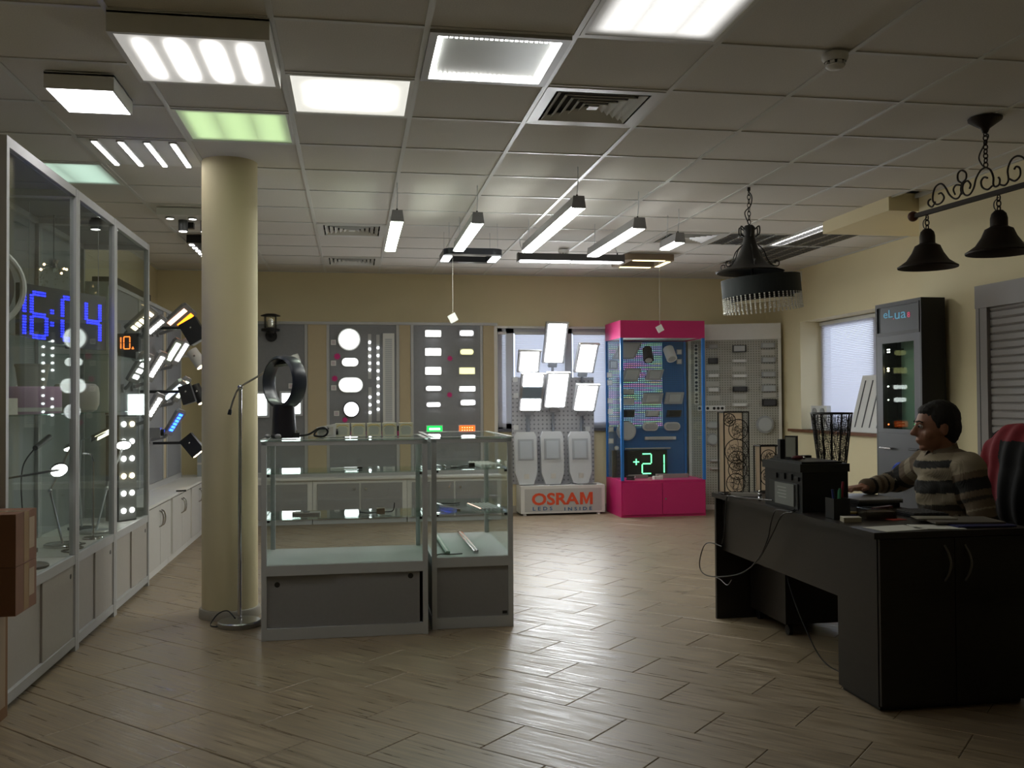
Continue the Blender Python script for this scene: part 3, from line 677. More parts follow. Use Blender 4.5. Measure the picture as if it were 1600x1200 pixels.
# ---- LED digits
SEG = {'0': 'abcdef', '1': 'bc', '2': 'abged', '4': 'fgbc', '6': 'afgedc'}
def seg_lines(ch, w, h):
    a = dict(a=((0, h), (w, h)), b=((w, h), (w, h/2)), c=((w, h/2), (w, 0)), d=((0, 0), (w, 0)), e=((0, h/2), (0, 0)), f=((0, h), (0, h/2)), g=((0, h/2), (w, h/2)))
    return [a[s] for s in SEG[ch]]
def digit_mb(ch, o, u, v, n, w, h, dot, pitch, rows=2):
    o = Vector(o); u = Vector(u).normalized(); v = Vector(v).normalized(); n = Vector(n).normalized(); m = MB()
    def put(x, y): m.obox(o+u*x+v*y+n*.002, u, v, n, dot/2, dot/2, .002)
    if ch == ':':
        for yy in (h*.33, h*.62):
            for a in (-.5, .5):
                for b in (-.5, .5): put(w/2+a*pitch, yy+b*pitch)
    elif ch == '+':
        for k in range(-2, 3): put(w/2+k*pitch, h/2); put(w/2, h/2+k*pitch)
    elif ch == '.': put(0, 0); put(pitch, 0); put(pitch*.5, pitch)
    else:
        for (p, q) in seg_lines(ch, w, h):
            p = Vector((*p, 0)); q = Vector((*q, 0)); d = q-p; Ln = d.length; d = d/Ln; nn = Vector((-d.y, d.x, 0)); c = int((Ln-1.2*pitch)/pitch)
            for k in range(c+1):
                for r in range(rows):
                    z = p+d*(Ln/2+(k-c/2)*pitch)+nn*((r-(rows-1)/2)*pitch); put(z.x, z.y)
    return m
# blue clock 16:04
cl, cr = Vector((-1.745, 5.372, 1.615)), Vector((-1.475, 6.045, 1.615)); cu_ = (cr-cl).normalized(); cn = Vector((cu_.y, -cu_.x, 0)); CLH = .325; CLW = (cr-cl).length
t = thing('led_clock', 'black LED clock reading 16:04 in blue digits inside the glass showcase', 'clock', (cl+cr)/2+Vector((0, 0, 0)))
MB().obox((cl+cr)/2+Vector((0, 0, CLH/2))-cn*.012, cu_, (0, 0, 1), cn, CLW/2, CLH/2, .012).build('board', mat('clock_board', (.006, .006, .020), .4), t)
for ch, x, w in (('1', -.08, .115), ('6', .09, .115), (':', .235, .03), ('0', .335, .13), ('4', .54, .125)):
    digit_mb(ch, cl+cu_*x+Vector((0, 0, .045)), cu_, (0, 0, 1), cn, w, .235, .009, .0150).build('digit', BLUED, t)
for f in (.1, .9): MB().tube([cl.lerp(cr, f)+Vector((0, 0, CLH)), cl.lerp(cr, f)+Vector((0, 0, SZ-.045-1.615))], .002, 5).build('hanger_wire', ALU, t)
# orange number display
dl, dr = Vector((-1.66, 7.02, 1.655)), Vector((-1.475, 6.93, 1.655)); du = (dr-dl).normalized(); dn = Vector((du.y, -du.x, 0)); DW = (dr-dl).length
t = thing('led_display', 'small black LED display showing 10 in orange digits', 'display', (dl+dr)/2)
MB().obox((dl+dr)/2+Vector((0, 0, .065))-dn*.012, du, (0, 0, 1), dn, DW/2, .065, .012).build('board', BLACKP, t)
for ch, x, w in (('1', .02, .04), ('0', .085, .05), ('.', .155, .01)): digit_mb(ch, dl+du*x+Vector((0, 0, .022)), du, (0, 0, 1), dn, w, .085 if ch != '.' else .01, .007, .0095, 1).build('digit', ORANGED, t)
MB().box(-1.70, -1.44, 6.93, 7.03, 1.60, 1.605)
B(-1.62, -1.50, 6.955, 6.99, 1.601, 1.656).build('stand', BLACKP, t)
# shades on the shelf
M = mat('shade_mauve', (.56, .36, .52), .7); M2 = mat('shade_cream', (.62, .57, .46), .6)
t = thing('drum_lampshade', 'mauve and white drum lampshade on glass shelf', 'lampshade', (-1.60, 5.12, SH_Z+.001))
MB().lathe([(.135, 0), (.14, .01), (.14, .125), (.135, .135), (.132, .125), (.132, .01), (.135, 0)], (-1.605, 5.12, SH_Z+.001), n=36).build('shade', M, t)
MB().lathe([(.1405, .01), (.1405, .03)], (-1.605, 5.12, SH_Z+.001), n=36).build('rim', WHITEP, t)
t = thing('tapered_lampshade', 'beige tapered lampshade standing behind the mauve drum shade', 'lampshade', (-1.72, 5.50, SH_Z+.001))
MB().lathe([(.05, 0), (.085, .26), (.082, .262), (.047, .003), (0, .003)], (-1.72, 5.50, SH_Z+.001), n=28).build('shade', M2, t); MB().lathe([(.084, .25), (.088, .25), (.088, .264), (.084, .264)], (-1.72, 5.50, SH_Z+.001), n=28).build('rim', mat('beige_rim', (.5, .45, .36), .6), t)
t = thing('rounded_lampshade', 'cream lampshade with rounded corners on glass shelf below blue clock', 'lampshade', (-1.595, 5.86, SH_Z+.001))
MB().lathe([(0, 0), (.09, 0), (.112, .012), (.126, .045), (.128, .11), (.122, .145), (.105, .163), (.09, .165), (.088, .16), (.1, .155)], (-1.595, 5.86, SH_Z+.001), n=36).build('shade', M2, t); MB().lathe([(.03, .0), (.03, .03), (0, .03)], (-1.595, 5.86, SH_Z+.001)).build('fitting', WHITEP, t)
# white carton on the shelf in case one and ring lamp
t = thing('lamp_carton', 'white lamp carton lying on the glass shelf', 'box', (-1.7, 4.45, SH_Z+.001))
B(-1.84, -1.50, 4.33, 4.60, SH_Z+.001, SH_Z+.075).build('body', PAPER, t); B(-1.79, -1.56, 4.329, 4.3295, SH_Z+.02, SH_Z+.055).build('print', mat('print_grey', (.2, .2, .2), .7), t)
t = thing('ring_lamp', 'large pale ring lamp with dark disc inside the glass showcase', 'lamp', (-1.64, 4.62, 1.601))
rc = Vector((-1.672, 4.55, 1.825))
MB().tube([rc+Vector((.18*math.cos(a), .10*math.cos(a), .195*math.sin(a))) for a in [2*math.pi*k/40 for k in range(40)]], .013, 8, True).build('ring', WHITEP, t)
MB().prism([(.17*math.cos(2*math.pi*k/32), .185*math.sin(2*math.pi*k/32)) for k in range(32)], rc-Vector((0, .006, 0)), (.87, .49, 0), (0, 0, 1), (-.005, .009, 0)).build('disc', mat('ring_disc_brown', (.09, .08, .07), .5), t)
# added pendant, its bulbs standing in for chandelier lights mirrored in the glass
t = thing('mirrored_light_pendant', 'small added crystal pendant, its warm bulbs standing in for lights mirrored in the showcase glass', 'pendant light', (-1.72, 4.98, SZ-.045))
pc = onX(84, 420, -1.70)
MB().tube([(pc.x, pc.y, SZ-.046), (pc.x, pc.y, pc.z+.06)], .003, 5).build('cord', BLACKP, t)
MB().lathe([(0, .06), (.03, .05), (.02, .03), (.03, 0), (0, -.02)], pc, n=12).build('hub', CHROME, t)
WB = emit('mirrored_bulb_glow', (1, .62, .3), 9)
for (x, y) in ((69, 413), (64, 421), (100, 420), (96, 427), (104, 421)):
    q = onX(x, y, -1.70); MB().tube([pc, (pc+q)/2+Vector((0, 0, .012)), q], .002, 5).build('arm', CHROME, t); MB().ball(q, .007, 8, 6).build('bulb', WB, t)
cr_ = MB()
for k in range(40): cr_.ball(pc+Vector((random.uniform(-.07, .07), random.uniform(-.1, .1), random.uniform(-.10, .03))), .006, 4, 2)
o = cr_.build('crystal_drops', glass('crystal', (.9, .88, .85), 1.6, 1.5), t); o['kind'] = 'stuff'
# desk lamps on the deck
DK = BZ+.0012
def disc_lamp(label, base, joints, head, hd, hr, mt, face, basem):
    t = thing('desk_lamp', label, 'desk lamp', base)
    b = Vector(base)
    MB().lathe([(0, 0), (.10, 0), (.10, .012), (.09, .018), (0, .018)], b, n=28).build('base', basem, t)
    MB().tube([b+Vector((0, 0, .015))]+[Vector(q) for q in joints]+[Vector(head)], .007, 8).build('arm', mt, t)
    for q in joints: MB().ball(q, .014, 10, 6).build('joint', mt, t)
    hd = Vector(hd).normalized(); h = Vector(head)
    MB().lathe([(0, .02), (hr*.7, .018), (hr, .004), (hr, -.004), (hr*.9, -.005)], h, -hd, 24).build('head', mt, t)
    MB().lathe([(0, .006), (hr*.9, .006), (hr*.9, .0045)], h, hd, 24).build('lit_face', face, t)
hA = onX(92, 734, -1.495)
disc_lamp('black jointed desk lamp with bright oval head and round black base', (-1.58, 4.98, DK), [(-1.72, 4.60, .93)], hA, (.45, -.6, -.55), .045, BLACKM, LED, BLACKP)
hB = onX(109, 700, -1.62)
disc_lamp('slim chrome desk lamp with small bright cone head', (-1.62, 5.70, DK), [(-1.70, 5.74, .80)], hB, (.3, -.3, -.9), .035, CHROME, LED, CHROME)
hC = onX(193, 695, -1.525)
disc_lamp('desk lamp with bright cone head beside the black twelve-lamp box', (-1.58, 6.25, DK), [(-1.56, 6.42, .75)], hC, (.2, -.6, -.8), .05, SILVER, LED, SILVER)
t = thing('flat_head_desk_lamp', 'desk lamp with broad tilted glassy flat head on slender arm', 'desk lamp', (-1.72, 6.46, DK))
q = onX(161, 676, -1.60)
MB().obox(q, (.75, .5, .45), (.3, -.85, .4), (-.4, -.1, .9), .085, .035, .008).build('head', CHROME, t)
MB().obox(q+Vector((.02, -.005, -.012)), (.75, .5, .45), (.3, -.85, .4), (-.4, -.1, .9), .06, .025, .002).build('lit_face', emit('warm_face', (1, .9, .65), 2.0), t)
MB().tube([(-1.72, 6.46, DK+.01), (-1.74, 6.46, .80), (-1.73, 6.47, 1.06), q], .006, 8).build('arm', ALU, t)
MB().lathe([(0, 0), (.085, 0), (.085, .012), (0, .014)], (-1.72, 6.46, DK), n=24).build('base', BLACKP, t)
t = thing('microphone_lamp', 'small dark clip lamp angled on thin gooseneck in the showcase', 'lamp', (-1.74, 5.50, DK))
a = onX(55, 700, -1.72); b = onX(77, 683, -1.72)
MB().cyl(a, b, .014, .017).build('head', BLACKP, t); MB().tube(bez([(-1.74, 5.50, DK+.01), (-1.77, 5.50, .75), (-1.77, 5.51, .95), a]), .004, 6).build('gooseneck', BLACKM, t); MB().lathe([(0, 0), (.05, 0), (.05, .02), (0, .022)], (-1.74, 5.50, DK), n=20).build('base', BLACKP, t)
t = thing('lamp_stand', 'slender chrome lamp stand with round glass base on showcase deck', 'lamp', (-1.56, 5.86+.12, DK))
MB().tube([(-1.53, 5.98, DK+.01), (-1.53, 5.98, .95)], .007, 8).build('pole', CHROME, t); MB().lathe([(0, 0), (.06, 0), (.055, .012), (0, .016)], (-1.53, 5.98, DK), n=24).build('base', CHROME, t); MB().tube(bez([(-1.53, 5.98, .95), (-1.54, 5.97, .99), (-1.58, 5.95, 1.0)], 5), .005, 6).build('crook', CHROME, t)
tag(MB().tube(bez([(-1.50, 5.40, DK+.006), (-1.56, 5.48, DK+.006), (-1.48, 5.58, DK+.006), (-1.56, 5.70, DK+.006), (-1.49, 5.66, DK+.018), (-1.55, 5.52, DK+.018)]), .005, 6).build('power_cable', BLACKP), 'black cable coiled on the deck beneath the cream shade', 'cable')
tag(MB().tube(bez([(-1.50, 4.50, DK+.006), (-1.56, 4.62, DK+.006), (-1.46, 4.70, DK+.006), (-1.54, 4.78, DK+.006)]), .005, 6).build('power_cable', BLACKP), 'black cable lying on the showcase deck behind the cartons', 'cable')
# LED tower box
t = thing('led_lamp_box', 'tall black box with two columns of bright square LED lamps', 'lamp display', (-1.60, 6.80, DK))
bx0, bx1, by0, by1, bz0, bz1 = -1.72, -1.465, 6.62, 6.88, DK+.001, 1.215
b0 = onX(204, 800, -1.55); b0 = Vector((-1.66, 6.55, 0)); u_ = Vector((.62, .78, 0)).normalized(); n_ = Vector((u_.y, -u_.x, 0))
c0 = Vector((-1.575, 6.87, (bz0+bz1)/2))
MB().obox(c0, u_, n_, (0, 0, 1), .075, .062, (bz1-bz0)/2).build('body', BLACKP, t)
MB().obox(c0+n_*.0645, u_, n_, (0, 0, 1), .070, .002, (bz1-bz0)/2-.01).build('face', mat('face_grey', (.25, .25, .25), .4), t)
for r in range(6):
    for c in (-1, 1):
        MB().cyl(c0+n_*.067+u_*c*.034+Vector((0, 0, -.29+r*.118)), c0+n_*.072+u_*c*.034+Vector((0, 0, -.29+r*.118)), .018, n=12).build('lamp', (LED, LEDW)[(r == 2 or (r == 5 and c > 0)) and 1 or 0], t)
# cartons in the corner
def carton(label, x0, x1, y0, y1, z0, z1, m):
    t = thing('carton', label, 'box', ((x0+x1)/2, (y0+y1)/2, z0), 'cartons stacked by the showcase')
    B(x0, x1, y0, y1, z0, z1).build('body', m, t)
    B(x1, x1+.0008, (y0+y1)/2-.03, (y0+y1)/2+.03, z0+.005, z1-.002).build('tape', mat('packing_tape', (.30, .19, .10), .25), t)
    B(x0+.002, x1-.002, (y0+y1)/2-.025, (y0+y1)/2+.025, z1, z1+.0008).build('tape', MATS['packing_tape'], t)
    B(x1+.0009, x1+.0014, y0+(y1-y0)*.62, y1-.03, z0+.05, z1-.03).build('shipping_label', mat('label_tan', (.36, .26, .17), .6), t)
carton('largest brown carton at the bottom of the stack', -1.98, -1.42, 3.74, 4.245, .0, .465, CARD)
carton('brown carton in the middle of the stack', -1.80, -1.30, 3.97, 4.215, .466, .655, mat('cardboard_red', (.20, .095, .055), .8, noise=.15, nscale=12))
carton('brown carton on top of the stack', -1.80, -1.30, 3.97, 4.215, .657, .862, MATS['cardboard_red'])

# ================================================================ LEFT COUNTER AND PANELS
CX0, CX1, CZ = -1.70, -1.45, .555
ys = [7.10, 8.03, 8.96, 9.90]
DOORW = mat('white_door', (.60, .58, .55), .45)
for k in range(3):
    y0, y1 = ys[k]+.002, ys[k+1]-.002
    t = thing('base_cabinet', ['white two-door base cabinet adjoining the glass showcase', 'white two-door base cabinet in the middle of the left counter', 'white base cabinet near the back corner'][k], 'cabinet', (-1.78, (y0+y1)/2, 0), 'base cabinets along the left wall')
    B(XL+.002, CX1-.02, y0, y1, .06, CZ-.022).build('body', WHITE, t); B(XL+.002, CX1-.03, y0+.003, y1-.003, 0, .06).build('plinth', WHITE, t)
    ym = (y0+y1)/2
    for a, b, s in ((y0+.04, ym-.003, 1), (ym+.003, y1-.04, -1)):
        d = B(CX1-.019, CX1-.002, a, b, .07, CZ-.035).build('door', DOORW, t)
        yy = b-.035 if s > 0 else a+.035
        MB().tube(bez([(CX1-.003, yy, .36), (CX1+.02, yy, .375), (CX1+.028, yy, .42), (CX1+.02, yy, .465), (CX1-.003, yy, .48)], 5), .006, 6).build('handle', CHROME, d)
tag(B(XL+.002, CX1+.012, 7.095, 10.23, CZ-.02, CZ).build('worktop', WHITE), 'long pale worktop on the white base cabinets along left wall', 'worktop')
t = thing('tool_rod', 'small dark metal bracket lying on the pale worktop', 'tool', (-1.55, 9.4, CZ)); q = onZ(283, 768, CZ)
MB().obox(q+Vector((0, 0, .006)), (1, .2, 0), (-.2, 1, 0), (0, 0, 1), .04, .008, .006).build('bar', BLACKM, t); MB().obox(q+Vector((.0, .03, .004)), (.2, 1, 0), (1, -.2, 0), (0, 0, 1), .03, .006, .004).build('foot', BLACKM, t)
PLZ = 2.165; GD_ = mat('end_plate_dark', (.05, .05, .055), .5)
def display_panel(name, label, boards, x=None, y=None, lo=0, hi=1, z0=CZ, ztop=PLZ, pil=()):
    t = thing(name, label, 'display wall', (((XL+CX0)/2, (lo+hi)/2, z0) if x is not None else ((lo+hi)/2, (y+YB)/2, z0)))
    def bx(a, b, d0, d1, za, zb): # d0..d1 distance in front (+) / behind (-) the panel plane
        return B(x+d0, x+d1, a, b, za, zb) if x is not None else B(a, b, y-d1, y-d0, za, zb)
    bx(lo, hi, -.40, -.02, z0, ztop).build('carcass', WHITE, t)
    bx(lo, hi, -.0195, .0, ztop-.03, ztop).build('top_rail', ALUL, t)
    bx(lo, hi, -.0195, .0, z0, z0+.05).build('bottom_rail', ALUL, t)
    for a, b in boards:
        bx(a, b, -.0195, -.008, z0+.052, ztop-.032).build('board', GREYB, t)
        for p in (a-.03, b+.001): bx(p, p+.029, -.0195, 0, z0+.052, ztop-.032).build('stile', ALUL, t)
    for a, b in pil: bx(a, b, -.0195, -.004, z0+.052, ztop-.032).build('pilaster', mat('pilaster_cream', (.52, .43, .28), .7), t)
    return t
display_panel('display_board_unit', 'grey board display wall with street lamps above the left worktop', [(7.16, 8.0), (8.07, 9.0), (9.19, 9.88)], x=CX0, lo=7.11, hi=9.93, pil=((9.05, 9.14),))
t = thing('equipment_box', 'long black equipment box on top of the left display boards', 'box', (-1.85, 8.2, PLZ))
B(-1.93, -1.76, 7.5, 8.75, PLZ+.001, PLZ+.085).build('body', BLACKP, t); B(-1.9, -1.8, 7.4992, 7.4998, PLZ+.02, PLZ+.06).build('end_plate', GD_, t)
# ---- street lamps on arms
def street_lamp(label, px_, py_, L, Wd, face, house, tiltv, nf, dots=0, X=-1.52):
    c = onX(px_, py_, X)
    u = Vector(tiltv).normalized(); n = Vector(nf); n = (n-u*n.dot(u)).normalized(); w = n.cross(u)
    t = thing('street_lamp_head', label, 'lamp', (CX0+.001, c.y, c.z), 'street lamp heads on the left display wall')
    poly = [(-L/2, -Wd*.42), (L*.40, -Wd/2), (L/2, -Wd*.36), (L/2, Wd*.36), (L*.40, Wd/2), (-L/2, Wd*.42)]
    MB().prism(poly, c-n*.018, u, w, n*.036).build('housing', house, t)
    MB().prism([(a*.8, b*.7) for a, b in poly], c-n*.03, u, w, n*.012).build('heat_sink', house, t)
    if dots:
        f_ = MB()
        for k in range(dots): f_.obox(c+n*.0205+u*(-L*.30+L*.62*k/(dots-1)), u, w, n, L*.62/dots*.40, Wd*.2, .002)
        f_.build('led_row', face, t)
    else: MB().obox(c+n*.0205+u*L*.02, u, w, n, L*.34, Wd*.24, .002).build('led_window', face, t)
    e = c-u*(L/2)
    MB().tube([e+u*.02, e-u*.03, Vector((CX0+.02, e.y+.02, e.z-.05)), Vector((CX0-.007, e.y+.02, e.z-.05))], .014, 8).build('arm', house, t)
    MB().cyl((CX0-.0075, e.y+.02, e.z-.05), (CX0+.01, e.y+.02, e.z-.05), .032, n=16).build('wall_plate', house, t)
UP = (.72, -.12, .62); NF = (.45, -.62, -.5); UP2 = (.50, -.12, .80); NF2 = (.6, -.65, -.3)
for args in (('grey street lamp with two warm LED groups, first in the top row', 221, 500, .25, .11, LEDW, GREYL, UP, NF, 5, -1.56),
             ('grey street lamp with white LED strip, second in the top row', 242, 509, .20, .08, LED, GREYL, UP, NF, 6, -1.52),
             ('street lamp with pale pink LED window above the orange one', 275, 494, .28, .09, LEDP, GREYL, UP, NF, 0, -1.50),
             ('street lamp glowing orange', 288, 499, .23, .085, LEDO, GREYL, UP, NF, 0, -1.47),
             ('street lamp with greenish white window next to white cylinder spot', 269, 549, .24, .09, LEDG, GREYL, UP2, NF2, 0, -1.50),
             ('street lamp with pure white window next to white cylinder spot', 282, 550, .25, .075, LED, GREYL, UP2, NF2, 0, -1.47),
             ('grey street lamp with broken white LED groups below the orange display', 219, 574, .25, .11, LED, GREYL, UP2, NF2, 4, -1.57),
             ('grey street lamp with long white LED row in the second row', 243, 572, .26, .09, LED, GREYL, UP2, NF2, 7, -1.52),
             ('street lamp with dim bluish window in the third row', 269, 611, .26, .085, emit('led_dim_blue', (.75, .92, 1), 1.2), GREYL, UP, NF, 0, -1.50),
             ('street lamp with pale green window in the third row', 283, 608, .24, .07, emit('led_pale_green', (.85, 1, .75), 2.2), GREYL, UP2, NF2, 0, -1.47),
             ('grey street lamp with white LED row above the worktop end', 240, 635, .23, .085, LED, GREYL, UP2, NF2, 6, -1.52),
             ('street lamp glowing deep blue', 273, 659, .24, .085, LEDB, GREYL, UP2, NF2, 6, -1.49)):
    street_lamp(*args)
def black_flood(label, p, q, w, X, lit, mt=BLACKP, rnd=False):
    a = onX(*p, X); b = onY(*q, a.y-.02); d = (b-a).normalized()
    t = thing('spotlight', label, 'spotlight', (CX0, a.y, a.z), 'spotlights on the left display wall')
    if rnd:
        MB().cyl(a, b, w*.92, w, 24).build('housing', mt, t); MB().cyl(b+d*.0005, b+d*.003, w*.85, n=20).build('lens', LEDW if lit else REFL, t)
    else:
        s = d.cross(Vector((0, 1, 0))).normalized(); MB().obox((a+b)/2, d, s, (0, 1, 0), (b-a).length/2, w, w*.8).build('housing', mt, t)
        MB().obox(b+d*.002, d, s, (0, 1, 0), .002, w*.85, w*.65).build('lens', LEDW if lit else REFL, t)
    c = a.lerp(b, .35)
    MB().tube([c, Vector((CX0+.05, c.y, c.z-.0)), Vector((CX0-.007, c.y, c.z))], .012, 8).build('bracket', mt, t)
    MB().ball(c-Vector((0, w*.8 if not rnd else w, 0)), .010, 8, 6).build('pivot_bolt', CHROME, t)
black_flood('large black spotlight below the orange street lamp', (293, 502), (312, 533), .075, -1.34, False)
black_flood('white cylinder spotlight with warm lit end', (299, 548), (316, 572), .055, -1.42, True, WHITEP, True)
black_flood('black box spotlight beside pale green street lamp', (288, 602), (297, 630), .05, -1.36, False)
black_flood('black cylinder spotlight with lit end above the blue lamp', (304, 602), (317, 629), .048, -1.40, True, BLACKP, True)
black_flood('lowest black spotlight on a swan arm above the worktop', (290, 683), (311, 708), .062, -1.44, True)
t = thing('camera_bracket', 'grey unlit wall bracket lamp beside the blue street lamp', 'lamp', (CX0, 8.9, 1.1)); q = onX(242, 676, -1.62)
MB().obox(q, (1, 0, 0), (0, 1, 0), (0, 0, 1), .05, .05, .04).build('housing', GREYL, t); MB().cyl(q+Vector((.05, 0, 0)), q+Vector((.075, 0, 0)), .028).build('lens', BLACKP, t); MB().cyl((CX0-.007, q.y, q.z), q, .02).build('bracket', GREYL, t)

# ================================================================ BACK COUNTER AND PANELS
BY = 10.25; PB = 10.48; BCZ = .49
segs = [(-1.44, -.52), (-.35, .52), (.62, 1.58)]
tag(B(-1.44, 1.60, BY-.012, PB+.38, BCZ-.02, BCZ).build('worktop', WHITE), 'pale worktop of the low counter below back display wall', 'worktop')
xs = [-1.44, -.43, .57, 1.60]
for k in range(3):
    a, b = xs[k]+.002, xs[k+1]-.002
    t = thing('base_cabinet', ['grey-doored low cabinet below the wall lantern', 'grey-doored low cabinet below the round lamps board', 'grey-doored low cabinet below the LED modules board'][k], 'cabinet', ((a+b)/2, 10.5, 0), 'low cabinets along the back wall')
    B(a, b, BY+.02, YB-.014, .05, BCZ-.022).build('body', WHITE, t); B(a+.003, b-.003, BY+.03, YB-.014, 0, .05).build('plinth', ALU, t)
    mdl = (a+b)/2
    for p, q, s in ((a+.05, mdl-.01, 1), (mdl+.01, b-.05, -1)):
        d = B(p, q, BY+.002, BY+.019, .06, BCZ-.06).build('door', mat('grey_door_back', (.30, .295, .30), .5), t)
        xx = q-.05 if s > 0 else p+.05
        MB().cyl((xx, BY+.002, BCZ-.12), (xx, BY-.012, BCZ-.12), .012, n=12).build('lock', CHROME, d)
dw = display_panel('display_board_unit', 'grey board display wall with lit lamps along the back wall', [(-1.40, -.52), (-.255, .47), (.66, 1.40)], y=PB, lo=-1.44, hi=1.60, z0=BCZ, ztop=2.175, pil=((-.485, -.285), (.505, .625), (1.435, 1.56)))
WP = PB+.008     # plane of the boards
def wp(x, y): return onY(x, y, WP)
def disc(name, label, x, y, rx, ry, face, rim, group='lamps on the round lamps board', cat='wall lamp', pill=False):
    c = wp(x, y); k_ = 10.6/FPX; t = thing(name, label, cat, (c.x, WP, c.z), group); a, b = rx*k_, ry*k_
    def ol(s):
        if pill:
            P = []
            for i in range(13): an = -math.pi/2+math.pi*i/12; P.append(((a-b)+b*s*math.cos(an), b*s*math.sin(an)))
            for i in range(13): an = math.pi/2+math.pi*i/12; P.append((-(a-b)+b*s*math.cos(an), b*s*math.sin(an)))
            return P
        return [(a*s*math.cos(2*math.pi*i/36), b*s*math.sin(2*math.pi*i/36)) for i in range(36)]
    MB().prism(ol(1.1), (c.x, WP, c.z), (1, 0, 0), (0, 0, 1), (0, -.03, 0)).build('rim', rim, t)
    MB().prism(ol(.96), (c.x, WP-.03, c.z), (1, 0, 0), (0, 0, 1), (0, -.012, 0)).prism(ol(.75), (c.x, WP-.042, c.z), (1, 0, 0), (0, 0, 1), (0, -.008, 0)).build('diffuser', face, t)
    return t
disc('round_wall_lamp', 'large round lit wall lamp at top of the board', 545.5, 530.5, 15.5, 15.5, SOFT, WHITEP)
disc('oval_wall_lamp', 'small oval lit wall lamp under the large round one', 547, 566, 12, 6, SOFT, WHITEP, pill=True)
disc('oval_wall_lamp', 'wide oval wall lamp lit on both sides', 548, 601.5, 17.5, 10.5, SOFT, WHITEP, pill=True)
disc('round_wall_lamp', 'small round lit wall lamp with black rim', 549, 639.5, 11.5, 11.5, emit('lamp_soft_grey', (.95, .97, 1), 1.4), BLACKP)
def star(label, x, y, r, Y=WP):
    c = onY(x, y, Y-.0005); R = r*10.6/FPX; o = MB().prism([((R if k % 2 else R*.6)*math.cos(math.pi*k/9), (R if k % 2 else R*.6)*math.sin(math.pi*k/9)) for k in range(18)], c, (1, 0, 0), (0, 0, 1), (0, -.002, 0)).build('star_sticker', STICK)
    tag(o, label, 'sticker', 'magenta star stickers')
for a in (('magenta star sticker by the small oval lamp', 527, 557, 6), ('magenta star sticker by the wide oval lamp', 523, 591.5, 5.5), ('magenta star sticker below the black-rimmed lamp', 539, 656, 5), ('magenta star sticker between the upper LED modules', 703, 560, 5), ('magenta star sticker between the lower LED modules', 702.5, 617, 5), ('magenta star sticker beside the black ring fan base', 469, 646, 5)): star(*a)
for x, y, wn in ((521, 535, 'large round'), (521, 567.5, 'small oval'), (521.5, 606, 'wide oval'), (526, 646, 'black-rimmed round')):
    c = wp(x, y); t = thing('wall_switch', 'small white square switch beside the %s wall lamp' % wn, 'switch', (c.x, WP, c.z), 'switches on the back board')
    B(c.x-.028, c.x+.028, WP-.010, WP, c.z-.028, c.z+.028).build('plate', WHITEP, t); B(c.x-.018, c.x+.018, WP-.014, WP-.0102, c.z-.018, c.z+.018).build('rocker', mat('switch_pink', (.6, .52, .56), .4), t)
def led_bar(label, x, y0, y1, dots):
    a, b = wp(x, y0), wp(x, y1); t = thing('led_bar', label, 'lamp', (a.x, WP, b.z), 'LED bars on the back board')
    B(a.x-.018, a.x+.018, WP-.012, WP, b.z, a.z).build('profile', ALUL, t)
    for y in dots: c = wp(x, y); MB().cyl((a.x, WP-.0125, c.z), (a.x, WP-.02, c.z), .013, n=12).build('led', LEDC, t)
led_bar('upper LED bar with five lit dots', 577.5, 522, 592, (535, 545.5, 556.5, 567.5, 578))
led_bar('lower LED bar with three lit dots', 578, 605, 661, (620.5, 632.5, 644.5))
led_bar('long LED bar with nine lit dots', 590.5, 523, 658, [543.5+k*12 for k in range(9)])
a, b = wp(598, 521), wp(616.5, 662)
t = thing('louvre_tube_lamp', 'tall narrow white louvre lamp hung upright on the board', 'lamp', (a.x, WP, b.z))
B(a.x, b.x, WP-.03, WP, b.z, a.z).build('housing', WHITEP, t); B(a.x+.025, b.x-.025, WP-.032, WP-.0302, b.z+.03, a.z-.055).build('reflector', ALU, t)
g = MB(); z = b.z+.03
while z < a.z-.06: g.box(a.x+.02, b.x-.02, WP-.040, WP-.0322, z, z+.005); z += .022
g.build('cross_blades', WHITEP, t)
